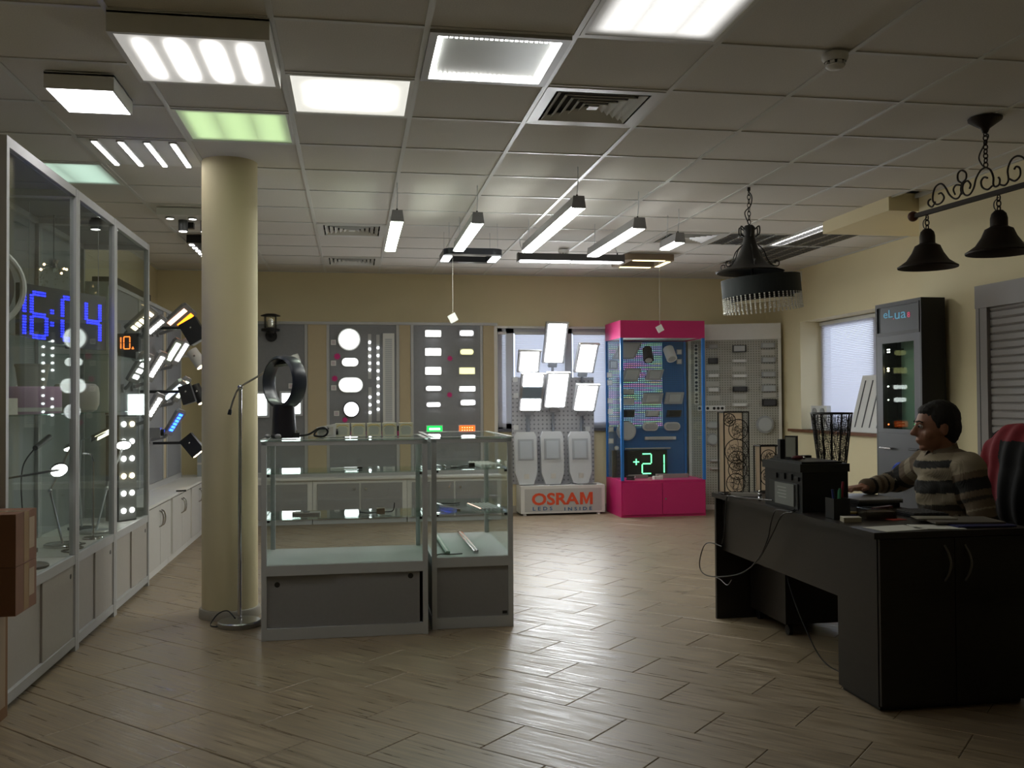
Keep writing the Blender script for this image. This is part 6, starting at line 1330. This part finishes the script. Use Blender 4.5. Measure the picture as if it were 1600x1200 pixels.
def wire_box(label, x0, x1, y0, y1, z1, discs, X=(1, 0, 0)):
    t = thing('wire_disc_lamp', label, 'table lamp', ((x0+x1)/2, (y0+y1)/2, DZ), 'wire lamps on the desk')
    B(x0+.006, x1-.006, y1-.010, y1-.007, DZ+.012, z1-.006).build('fabric_sheet', FABT, t)
    g = MB()
    for xx in (x0, x1):
        for yy in (y0, y1): MB().tube([(xx, yy, DZ+.003), (xx, yy, z1)], .004, 6).build('frame_bar', WIRE, t)
    for zz_ in (DZ+.007, z1):
        for p, q in (((x0, y0), (x1, y0)), ((x1, y0), (x1, y1)), ((x1, y1), (x0, y1)), ((x0, y1), (x0, y0))): MB().tube([(*p, zz_), (*q, zz_)], .004, 6).build('frame_bar', WIRE, t)
    for cx_, cz_, r in discs:
        c = Vector((cx_, y0-.006, cz_)); u = Vector((1, 0, 0)); v = Z_
        d = MB().tube([c+u*r*math.cos(a)+v*r*math.sin(a) for a in [2*math.pi*k/28 for k in range(28)]], .0026, 5, True).build('wire_disc', WIRE, t)
        o = squiggle(c, u, v, r*.97, 12, rnd).build('wire_mesh', WIRE, d); o['kind'] = 'stuff'
    m = MB()
    for k in range(22):
        z = DZ+.03+rnd.random()*(z1-DZ-.06); m.tube(bez([(x1+.003, y0+.005, z), (x1+.004, (y0+y1)/2, z+rnd.uniform(-.03, .03)), (x1+.003, y1-.005, z+rnd.uniform(-.04, .04))], 4), .0012, 4)
    for k in range(5): yy = y0+(y1-y0)*(k+.5)/5; m.tube([(x1+.003, yy, DZ+.01), (x1+.003, yy, z1)], .0012, 4)
    o = m.build('side_mesh', WIRE, t); o['kind'] = 'stuff'
ly0 = 5.20
a = onY(1131, 644, ly0); b = onY(1168, 770, ly0); xa, xb = a.x, onY(1170, 700, ly0).x
D = lambda x, y, r: (onY(x, y, ly0).x, onY(x, y, ly0).z, r*5.6/FPX)
wire_box('tall wire lamp with overlapping wire discs on the desk end', xa, xb, ly0, ly0+.09, a.z, [D(1139, 656, 9.5), D(1153, 671, 15.5), D(1150, 705, 18.5), D(1151, 720, 15), D(1152, 734, 15), D(1149, 755, 15)])
a = onY(1176, 697, 5.25); xa, xb = a.x, onY(1213, 700, 5.25).x; ly0 = 5.22
wire_box('shorter wire lamp with wire discs behind the printer', onY(1188, 700, ly0).x, onY(1222, 700, ly0).x, ly0, ly0+.09, onY(1190, 697, ly0).z, [D(1200, 715, 12), D(1200, 745, 13)])
# wicker lamp
ly = 4.98; a = onY(1299, 646, ly); wx = a.x; wz1 = a.z; wr1 = 30.5*5.35/FPX; wr0 = .055; wz0 = DZ+.0
t = thing('wicker_lamp', 'tapered dark wicker lamp widening towards the top behind the printer', 'table lamp', (wx, ly, DZ))
def wp_(an, f): r = wr0+(wr1-wr0)*f; return Vector((wx+r*math.cos(an), ly+r*math.sin(an), wz0+.004+(wz1-wz0-.004)*f))
for f in (0, 1): MB().tube([wp_(2*math.pi*k/36, f) for k in range(36)], .006, 6, True).build('hoop', WIRE, t)
for k in range(12): MB().tube([wp_(2*math.pi*k/12, f/6) for f in range(7)], .0035, 5).build('rib', WIRE, t)
m = MB()
for k in range(36):
    f = .02+k*.0265; m.tube([wp_(2*math.pi*i/40, f+.008*math.sin(i*2.1+k)) for i in range(40)], .0014, 4, True)
for k in range(64):
    for j in range(3): a0 = 2*math.pi*k/64+rnd.uniform(-.05, .05); m.tube([wp_(a0+.05*math.sin(q*1.9+k), (j+q/5)/3*.98) for q in range(6)], .0013, 4)
o = m.build('wicker_weave', WIRE, t); o['kind'] = 'stuff'
MB().lathe([(0, .001), (.054, .001), (.054, .012), (0, .012)], (wx, ly, DZ), n=24).build('base', BLACKP, t)
# pen cup
t = thing('pen_cup', 'black square pen cup with coloured pens on the desk', 'pen holder', (2.20, 4.06, DZ)); c = Vector((2.20, 4.06, DZ))
for bx in ((-.04, .04, -.04, -.036), (-.04, .04, .036, .04), (-.04, -.036, -.036, .036), (.036, .04, -.036, .036)): B(c.x+bx[0], c.x+bx[1], c.y+bx[2], c.y+bx[3], DZ+.001, DZ+.095).build('wall_panel', BLACKP, t)
B(c.x-.04, c.x+.04, c.y-.04, c.y+.04, DZ+.0005, DZ+.004).build('bottom', BLACKP, t)
for k, (dx, dy, tx, h, cc) in enumerate(((-.02, .0, -.03, .135, (.02, .03, .16)), (.0, -.012, .012, .14, (.02, .22, .10)), (.008, .01, .02, .13, (.03, .25, .12)), (.02, -.005, .03, .17, (.22, .01, .03)), (.025, .015, .025, .12, (.3, .32, .33)))):
    p = thing('pen', ['blue pen in the black cup', 'green pen in the black cup, darker', 'green pen in the black cup, brighter', 'red pen in the black cup, tallest', 'pale grey pen in the black cup'][k], 'pen', (c.x+dx*.5, c.y+dy, DZ+.006), 'pens in the cup')
    a = Vector((c.x+dx*.5, c.y+dy, DZ+.006)); b = Vector((c.x+dx*.5+tx*.5, c.y+dy, DZ+h)); MB().cyl(a, b, .0045, n=10).build('barrel', BLACKP, p); MB().cyl(b.lerp(a, .0), b.lerp(a, .45), .006, n=10).build('cap', mat('pen_%d' % k, cc, .4), p)
# papers and clutter
def sheet(name, label, cat, x, y, w, h, rot, z, mt_, th=.0015, group=None):
    o = B(-w/2, w/2, -h/2, h/2, 0, th).xf(Matrix.Translation((x, y, z)) @ Matrix.Rotation(rot, 4, 'Z')).build(name, mt_); return tag(o, label, cat, group)
a = onZ(1395, 826, DZ); sheet('paper_sheet', 'plain white sheet on the near desk edge', 'paper', a.x+.01, a.y+.0, .21, .15, .15, DZ+.0005, mat('sheet_grey_white', (.66, .66, .60), .8))
a = onZ(1452, 823, DZ); sheet('paper_sheet', 'white sheet half under the blue folder', 'paper', a.x+.02, 3.70, .20, .14, -.25, DZ+.0005, MATS['sheet_grey_white'])
a = onZ(1505, 821, DZ); sheet('folder', 'dark blue folder lying on the desk', 'folder', 2.66, 3.72, .26, .17, -.08, DZ+.0025, mat('folder_blue', (.014, .018, .10), .5), .006)
sheet('magazine', 'worn magazine with pale edges lying on blue folder', 'magazine', 2.64, 3.80, .30, .20, -.18, DZ+.009, mat('magazine_dull', (.11, .095, .075), .6), .008)
sheet('magazine', 'pale thin booklet on top of the worn magazine', 'magazine', 2.55, 3.855, .17, .10, -.25, DZ+.0175, mat('booklet_pale', (.25, .23, .18), .6), .004)
a = onZ(1303, 813, DZ); t = thing('note_block', 'block of cream note paper by the pen cup', 'note block', (2.20, 3.93, DZ)); MB().prism([(-.05, -.03), (.03, -.04), (.05, .02), (-.03, .04)], (2.20, 3.945, DZ+.001), (1, 0, 0), (0, 1, 0), (0, 0, .02)).build('pages', mat('note_cream', (.42, .38, .28), .8), t); MB().prism([(-.05, -.03), (.03, -.04), (.05, .02), (-.03, .04)], (2.20, 3.945, DZ+.0212), (1, 0, 0), (0, 1, 0), (0, 0, .001)).build('top_sheet', PAPER, t)
a = onZ(1403, 813, DZ); sheet('sticky_note', 'coral pink sticky note on the desk', 'sticky note', a.x, a.y+.02, .075, .06, .1, DZ+.001, mat('coral', (.55, .08, .06), .7), .002)
t = thing('desk_organizer', 'clear plastic tray of small stationery on the desk', 'tray', (2.36, 4.02, DZ)); 
for bx in ((-.075, .075, -.045, -.042), (-.075, .075, .042, .045), (-.075, -.072, -.042, .042), (.072, .075, -.042, .042)): B(2.37+bx[0], 2.37+bx[1], 4.02+bx[2], 4.02+bx[3], DZ+.001, DZ+.05).build('wall_panel', glass('tray_plastic', (.75, .70, .66), 1.45, 1.0, .15), t)
B(2.30, 2.44, 3.98, 4.06, DZ+.001, DZ+.035).build('contents', mat('stationery', (.12, .10, .08), .7, noise=.6, nscale=60), t)
t = thing('tape_roll', 'yellow and blue packet lying behind the note block', 'packet', (2.30, 4.13, DZ)); MB().obox((2.30, 4.11, DZ+.012), (1, -.3, 0), (.3, 1, 0), (0, 0, 1), .035, .02, .010).build('body', mat('dull_yellow', (.28, .20, .03), .6), t); MB().obox((2.29, 4.085, DZ+.008), (1, -.5, 0), (.5, 1, 0), (0, 0, 1), .045, .007, .006).build('blue_edge', mat('dull_blue', (.025, .02, .16), .6), t)
t = thing('stapler', 'dark red stapler with shiny top on the desk', 'stapler', (2.46, 4.16, DZ)); MB().obox((2.47, 4.14, DZ+.012), (1, .1, 0), (-.1, 1, 0), (0, 0, 1), .055, .016, .010).build('base', mat('dark_red2', (.08, .004, .008), .4), t); MB().obox((2.47, 4.14, DZ+.032), (1, .1, .08), (-.1, 1, 0), (0, 0, 1), .05, .014, .008).build('top_arm', MATS['dark_red2'], t)
t = thing('keyboard', 'black keyboard on the desk before the man', 'keyboard', (2.62, 4.12, DZ)); B(2.54, 2.72, 4.0, 4.20, DZ+.001, DZ+.016).build('body', BLACKP, t)
g = MB()
for i in range(5):
    for j in range(7): g.box(2.55+i*.033, 2.578+i*.033, 4.008+j*.027, 4.030+j*.027, DZ+.0162, DZ+.021)
g.build('keys', GD, t)['kind'] = 'stuff'
t = thing('laptop', 'closed silver laptop under the man\'s hand on a black riser', 'laptop', (2.60, 4.62, DZ)); B(2.505, 2.735, 4.42, 4.72, DZ+.001, DZ+.024).build('riser', BLACKP, t); B(2.50, 2.74, 4.40, 4.73, DZ+.0245, DZ+.034).build('base', mat('laptop_grey', (.12, .12, .125), .4, metal=.4), t); B(2.50, 2.74, 4.40, 4.73, DZ+.0345, DZ+.043).build('lid', mat('laptop_silver', (.35, .35, .36), .4, metal=.3), t)
t = thing('white_bar_lamp', 'thin white bar lamp lying at the desk end', 'lamp', (2.18, 5.12, DZ)); MB().obox((2.19, 5.10, DZ+.012), (1, -.35, 0), (.35, 1, 0), (0, 0, 1), .075, .012, .010).build('body', PAPER, t); MB().obox((2.19-.075, 5.126, DZ+.012), (1, -.35, 0), (.35, 1, 0), (0, 0, 1), .006, .014, .0112).build('end_cap', CHROME, t)
t = thing('glass_figurine', 'small sparkling glass figurine beside the printer', 'figurine', (2.20, 4.85, DZ))
for dz, r in ((.014, .0135), (.036, .012), (.053, .008)): MB().ball((2.17, 4.84, DZ+dz), r, 10, 8).build('ball', CHROME, t)
# cables hanging from the desk
XC = 2.085
def cable(label, pts, r=.0035, mt_=BLACKP): tag(MB().tube(bez(pts), r, 6).build('power_cable', mt_), label, 'cable')
def cxp(x, y, X=2.085): return onX(x, y, X)
cable('long black cable drooping from the printer along the desk side', [(2.125, 4.34, DZ+.012), (2.09, 4.32, DZ+.006), cxp(1213, 797), cxp(1205, 815), cxp(1200, 840), cxp(1188, 868), cxp(1172, 887), cxp(1150, 898), cxp(1115, 901), cxp(1098, 895), cxp(1093, 880), cxp(1099, 855), cxp(1109, 848), cxp(1128, 854, 2.11)])
cable('second black cable hanging from the printer beside the long one', [(2.125, 4.32, DZ+.012), (2.09, 4.29, DZ+.006), cxp(1222, 805), cxp(1208, 832), cxp(1195, 858), cxp(1185, 875)])
cable('thin pale cable end hooked at the desk corner', [cxp(1115, 901, 2.09), cxp(1125, 905, 2.09), cxp(1136, 914, 2.09), cxp(1143, 906, 2.09)], .002, GREYL)
cable('black cable running across the desk end to the wire lamp', [(2.13, 4.60, DZ+.03), (2.11, 4.80, DZ+.02), (2.115, 5.0, DZ+.008), (2.096, 5.08, DZ+.006), (2.094, 5.12, DZ-.02), cxp(1132, 830, 2.094), cxp(1128, 850, 2.094)])
cable('black cables on the floor beneath the desk cabinet', [(2.30, 4.84, .45), (2.27, 4.70, .30), (2.26, 4.50, .12), (2.26, 4.3, .008), (2.28, 4.0, .008)])

# ================================================================ OFFICE CHAIRS
def office_chair(label, x, y, rot, seat=True, back=True):
    t = thing('office_chair', label, 'chair', (x, y, 0)); T = Matrix.Translation((x, y, 0)) @ Matrix.Rotation(rot, 4, 'Z')
    for k in range(5):
        a = 2*math.pi*k/5; d = Vector((math.cos(a), math.sin(a), 0))
        MB().tube([Vector((0, 0, .10)), d*.15+Z_*.09, d*.27+Z_*.07], [.022, .018, .014], 8).xf(T).build('base_leg', BLACKP, t)
        s = Vector((-d.y, d.x, 0)); MB().cyl(d*.275+Z_*.031-s*.022, d*.275+Z_*.031+s*.022, .03, n=18).xf(T).build('castor', BLACKP, t)
    MB().cyl((0, 0, .09), (0, 0, .40), .025).xf(T).build('gas_lift', BLACKM, t)
    P = rr_loop(-.24, .24, -.23, .23, .09, 0); Q = [(p[0], p[1]) for p in P]
    MB().prism(Q, (0, 0, .40), (1, 0, 0), (0, 1, 0), (0, 0, .055)).xf(T).build('seat', BLKF, t)
    # back on local +x side
    MB().tube([(.10, 0, .40), (.27, 0, .42), (.305, 0, .55), (.30, 0, .72)], .018, 8).xf(T).build('back_bar', BLACKP, t)
    P = [(p[0], p[1]) for p in rr_loop(-.22, .22, -.27, .27, .10, 0)]
    MB().prism(P, (.29, 0, .86), (0, 1, 0), (.08, 0, 1), (.05, 0, 0)).xf(T).build('backrest', BLKF, t)
    return t
CHX, CHY = 3.03, 4.33
office_chair('black office chair of the seated man with a jacket on its back', CHX, CHY, .0)
office_chair('black office chair mostly hidden by the desk cabinet end', 2.86, 3.21, -.3)
def remesh(m, voxel, smooth=6):
    me = m.mesh('tmp', BLKF, Vector()); o = bpy.data.objects.new('tmp', me); COL.objects.link(o)
    r = o.modifiers.new('r', 'REMESH'); r.mode = 'VOXEL'; r.voxel_size = voxel
    s = o.modifiers.new('s', 'SMOOTH'); s.iterations = smooth; s.factor = .5
    dg = bpy.context.evaluated_depsgraph_get(); me2 = bpy.data.meshes.new_from_object(o.evaluated_get(dg))
    bpy.data.objects.remove(o); bpy.data.meshes.remove(me)
    vs = [v.co.copy() for v in me2.vertices]; fs = [tuple(p.vertices) for p in me2.polygons]; bpy.data.meshes.remove(me2)
    q = MB(); q.add(vs, fs, True); return q
def cap(m, a, b, ra, rb):
    a = Vector(a); b = Vector(b); m.cyl(a, b, ra, rb, 18); m.ball(a, ra, 16, 10); m.ball(b, rb, 16, 10)
# jacket over the backrest
jx = CHX+.315; j = MB()
j.ball((jx, CHY, .99), (.085, .235, .16), 24, 16); j.ball((jx, CHY, .85), (.09, .25, .22), 24, 16); j.ball((jx+.01, CHY, 1.08), (.07, .19, .085), 20, 12)
cap(j, (jx+.02, CHY-.20, 1.02), (jx-.06, CHY-.255, .72), .065, .055); cap(j, (jx+.02, CHY+.20, 1.02), (jx-.05, CHY+.25, .70), .065, .055); cap(j, (jx+.02, CHY-.1, .72), (jx+.02, CHY+.1, .72), .085, .085)
jk = remesh(j, .012, 5)
for i, v in enumerate(jk.v):
    jk.v[i] = v+Vector((1, 0, 0))*.008*math.sin(v.y*55+v.z*12)
t = thing('jacket', 'red and black jacket hung over the chair back', 'jacket', (jx, CHY, .62))
A = MB(); K = MB()
for f, s in zip(jk.f, jk.sm):
    c = sum((jk.v[i] for i in f), Vector())/len(f)
    red = c.z-.62*(CHY-c.y) > .80+.02*math.sin(c.x*60)
    edge = (c.y < CHY+.06 and c.z < 1.075)
    (A if red and not edge else K).f.append(list(f)); (A if red and not edge else K).sm.append(True)
for q, nm, mt_ in ((A, 'red_shell', RED), (K, 'black_panels', BLKF)):
    use = sorted({i for f in q.f for i in f}); mp_ = {i: k for k, i in enumerate(use)}; q.v = [jk.v[i] for i in use]; q.f = [[mp_[i] for i in f] for f in q.f]; q.build(nm, mt_, t)

# ================================================================ THE SEATED MAN
def seatfit(m):
    for i, v in enumerate(m.v):
        if v.z < .4575 and v.x > 2.79: m.v[i] = Vector((v.x, v.y, .4575))
    return m
SKIN = mat('skin', (.30, .135, .08), .5, noise=.08, nscale=30); HAIR = mat('dark_hair', (.008, .007, .006), .7, noise=.3, nscale=90, stretch=(1, 1, .2), bump=.4)
man = thing('person', 'seated man in striped sweater reaching towards the laptop', 'person', (3.0, 4.33, .455))
pel = Vector((2.99, 4.33, .55)); che = Vector((2.945, 4.325, .83)); upc = Vector((2.93, 4.32, .945)); nek = Vector((2.91, 4.315, 1.015)); hc = Vector((2.862, 4.305, 1.148))
Ls, Le, Lw_, Lh = Vector((2.925, 4.135, .955)), Vector((2.955, 4.07, .70)), Vector((2.82, 4.20, .625)), Vector((2.76, 4.23, .625))
Rs, Re, Rw, Rh = Vector((2.935, 4.495, .955)), Vector((2.915, 4.74, .845)), Vector((2.685, 4.655, .826)), Vector((2.625, 4.635, .822))
fw = Vector((-.965, .25, -.06)).normalized(); lf = Z_.cross(fw).normalized(); upv = fw.cross(lf).normalized()
HR = Matrix((fw, lf, upv)).transposed()
def hp_(f, l, u): return hc+fw*f+lf*l+upv*u
b = MB()
cap(b, pel, che, .125, .13); b.ball(upc, (.105, .185, .10), 20, 12); cap(b, nek-Vector((0, 0, .03)), hc+fw*-.03-upv*.05, .058, .055)
b.ball(hp_(-.010, 0, .025), (.098, .077, .098), 24, 16, HR); b.ball(hp_(.020, 0, -.040), (.072, .062, .075), 24, 16, HR)      # skull, jaw
b.ball(hp_(.060, 0, -.095), (.026, .028, .020), 14, 10, HR)                                                             # chin
cap(b, hp_(.086, 0, .018), hp_(.112, 0, -.022), .010, .014); b.ball(hp_(.100, .010, -.028), .010, 10, 8); b.ball(hp_(.100, -.010, -.028), .010, 10, 8)   # nose
b.ball(hp_(.090, 0, -.056), (.010, .024, .007), 12, 8, HR); b.ball(hp_(.087, 0, -.068), (.010, .021, .008), 12, 8, HR)   # lips
cap(b, hp_(.078, .038, .028), hp_(.086, .012, .030), .010, .011); cap(b, hp_(.078, -.038, .028), hp_(.086, -.012, .030), .010, .011)   # brows
for s in (1, -1):
    b.ball(hp_(-.018, s*.076, -.008), (.019, .009, .033), 14, 10, HR); b.ball(hp_(.045, s*.048, -.03), (.032, .022, .026), 14, 10, HR)
for (s, e, w) in ((Ls, Le, Lw_), (Rs, Re, Rw)): cap(b, s, e, .052, .042); cap(b, e, w, .040, .028)
for (w, h, sg) in ((Lw_, Lh, 1), (Rw, Rh, -1)):   # hands: palm, four fingers, thumb
    d = (h-w).normalized(); sd = Z_.cross(d).normalized()
    b.obox(w+d*.055, d, sd, Z_, .042, .038, .013); cap(b, w, w+d*.03, .027, .024)
    for k, ln in enumerate((.062, .072, .068, .052)):
        r0 = w+d*.092+sd*((k-1.5)*.0205); k1 = r0+d*ln*.5+Z_*.006; k2 = r0+d*ln-Z_*.010; cap(b, r0, k1, .0092, .0085); cap(b, k1, k2, .0085, .0072)
    t0 = w+d*.035-sd*.030*sg; t1 = t0+d*.03-sd*.028*sg; cap(b, t0, t1, .012, .010); cap(b, t1, t1+d*.03-sd*.004*sg, .010, .008)
for hy, ky, fy_ in ((4.245, 4.22, 4.20), (4.415, 4.44, 4.45)):
    H_ = Vector((2.99, hy, .532)); Kn = Vector((2.57, ky, .545)); An = Vector((2.60, fy_, .09))
    cap(b, H_, Kn, .082, .058); cap(b, Kn, An, .054, .038); cap(b, An-Z_*.045, An+Vector((-.15, 0, -.052)), .04, .034)
body = seatfit(remesh(b, .0065, 4)).build('body', SKIN, man)
for s in (1, -1):
    e = MB().ball(hp_(.079, s*.031, .012), .0125, 12, 8).build('eye', mat('eye_white', (.35, .33, .30), .3), man); MB().ball(hp_(.0885, s*.0325, .012), .0062, 10, 6).build('iris', BLACKP, e)
    MB().tube([hp_(.074, s*.047, .030), hp_(.086, s*.035, .038), hp_(.095, s*.014, .035)], .0042, 6).build('eyebrow', HAIR, man)
hm = MB(); hm.ball(hp_(-.026, 0, .046), (.098, .0845, .092), 28, 18, HR); hm.ball(hp_(-.055, 0, .0), (.068, .080, .080), 24, 16, HR); hm.ball(hp_(.014, 0, .086), (.064, .064, .036), 20, 12, HR); hm.ball(hp_(-.06, 0, -.045), (.045, .062, .045), 18, 12, HR)
for s in (1, -1): cap(hm, hp_(.012, s*.074, .03), hp_(.010, s*.074, .0), .010, .006)
hr_ = remesh(hm, .007, 3)
for i, v in enumerate(hr_.v): hr_.v[i] = v+Vector((math.sin(v.y*300), math.sin(v.z*270+v.x*200), math.sin(v.x*310)))*.0012
hr_.build('hair', HAIR, man)
# sweater with stripes
sw = MB(); cap(sw, pel+Vector((0, 0, -.02)), che, .155, .158); cap(sw, che+Vector((0, -.07, 0)), che+Vector((0, .07, 0)), .125, .125); sw.ball(upc, (.128, .205, .105), 24, 14)
cap(sw, Ls, Rs, .078, .078); cap(sw, pel+Vector((0, -.06, -.03)), pel+Vector((0, .06, -.03)), .14, .14); cap(sw, upc, nek+Vector((0, 0, -.015)), .085, .068)
for (s, e, w) in ((Ls, Le, Lw_), (Rs, Re, Rw)):
    cap(sw, s, e, .076, .062); cap(sw, e, w-(w-e).normalized()*.005, .058, .042)
sq = remesh(sw, .0058, 9)
for i, v in enumerate(sq.v): sq.v[i] = v+Vector((0, 0, 1))*.003*math.sin(v.x*60+v.y*40)+Vector((1, 0, 0))*.003*math.sin(v.z*70+v.y*30)
CREAM, TAN, DARK, MID = (.30, .25, .175), (.15, .108, .07), (.013, .012, .011), (.045, .036, .027)
def band(t_, tbl):
    for lim, c in tbl:
        if t_ < lim: return c
    return tbl[-1][1]
TOR = [(.58, DARK), (.62, TAN), (.66, DARK), (.745, TAN), (.775, MID), (.83, CREAM), (.895, DARK), (.955, CREAM), (.992, DARK), (1.03, CREAM), (1.2, TAN)]
UPA = [(.08, CREAM), (.20, TAN), (.42, DARK), (.53, TAN), (.60, MID), (.74, TAN), (.77, CREAM), (.92, TAN), (1.1, DARK)]
FOA = [(.12, DARK), (.22, TAN), (.34, DARK), (.46, CREAM), (.52, MID), (.62, CREAM), (.70, TAN), (.80, CREAM), (.90, DARK), (2, TAN)]
UPR = [(.15, TAN), (.35, CREAM), (.55, TAN), (.75, DARK), (1.1, TAN)]
def segd(p, a, c):
    d = c-a; t_ = max(0, min(1, (p-a).dot(d)/d.length_squared)); return (p-a-d*t_).length, t_
cols = []
for v in sq.v:
    best = (min((segd(v, pel, che)[0], segd(v, che, upc)[0]*1.0, segd(v, upc, nek)[0]))/.15, None)
    c = band(v.z+.012*math.sin(v.y*9), TOR)
    for (s, e, tbl) in ((Ls, Le, UPA), (Le, Lw_, FOA), (Rs, Re, UPR), (Re, Rw, FOA)):
        dd, t_ = segd(v, s, e)
        if dd/.078 < best[0]*1.02 and dd < .10: best = (dd/.078, 1); c = band(t_, tbl)
    cols.append((*c, 1))
SWM, nt, N, L, P = nodes_of('knit_stripes', (.2, .17, .12), .9)
at = N.new('ShaderNodeAttribute'); at.attribute_name = 'stripe'; L.new(at.outputs['Color'], P.inputs['Base Color'])
wv = N.new('ShaderNodeTexWave'); wv.inputs['Scale'].default_value = 60; wv.inputs['Distortion'].default_value = 1; tcx = N.new('ShaderNodeTexCoord'); L.new(tcx.outputs['Object'], wv.inputs['Vector']); bpn = N.new('ShaderNodeBump'); bpn.inputs['Strength'].default_value = .3; bpn.inputs['Distance'].default_value = .003; L.new(wv.outputs[0], bpn.inputs['Height']); L.new(bpn.outputs[0], P.inputs['Normal'])
so = seatfit(sq).build('sweater', SWM, man); ca = so.data.color_attributes.new('stripe', 'FLOAT_COLOR', 'POINT')
for i, c in enumerate(cols): ca.data[i].color = c
# collar with placket
cn_ = nek+Vector((-.005, 0, .012)); m = MB(); n = 24; P_ = []
for k in range(n+1):
    a = math.radians(200)+math.radians(320)*k/n; d = Vector((math.cos(a), math.sin(a), 0))
    back = .5+.5*math.cos(a)
    for r, z in ((.066, .038*back+.012), (.086, .010*back-.028), (.080, .008*back-.032), (.062, .030*back+.008)): P_.append(cn_+d*r+Z_*z)
F_ = []
for k in range(n):
    for q in range(4): F_.append((k*4+q, (k+1)*4+q, (k+1)*4+(q+1) % 4, k*4+(q+1) % 4))
m.add(P_, F_, True); m.build('collar', mat('collar_tan', (.17, .135, .095), .9), man)
pm = MB(); cap(pm, (3.0, 4.33, .52), (2.96, 4.33, .55), .15, .14)
for hy, ky, fy_ in ((4.245, 4.22, 4.20), (4.415, 4.44, 4.45)): cap(pm, (2.99, hy, .545), (2.57, ky, .555), .088, .070); cap(pm, (2.57, ky, .55), (2.60, fy_, .13), .066, .058)
seatfit(remesh(pm, .012, 5)).build('trousers', mat('dark_trousers', (.018, .018, .022), .8), man)
for fy_ in (4.20, 4.45):
    sm_ = MB(); cap(sm_, (2.61, fy_, .052), (2.45, fy_, .042), .048, .040); cap(sm_, (2.60, fy_, .06), (2.60, fy_, .10), .046, .044); sh = remesh(sm_, .009, 3)
    for i, v in enumerate(sh.v): sh.v[i] = Vector((v.x, v.y, max(v.z, .002)))
    sh.build('shoe', BLACKP, man)
for o in list(bpy.data.objects):
    if '_o' in o: del o['_o']
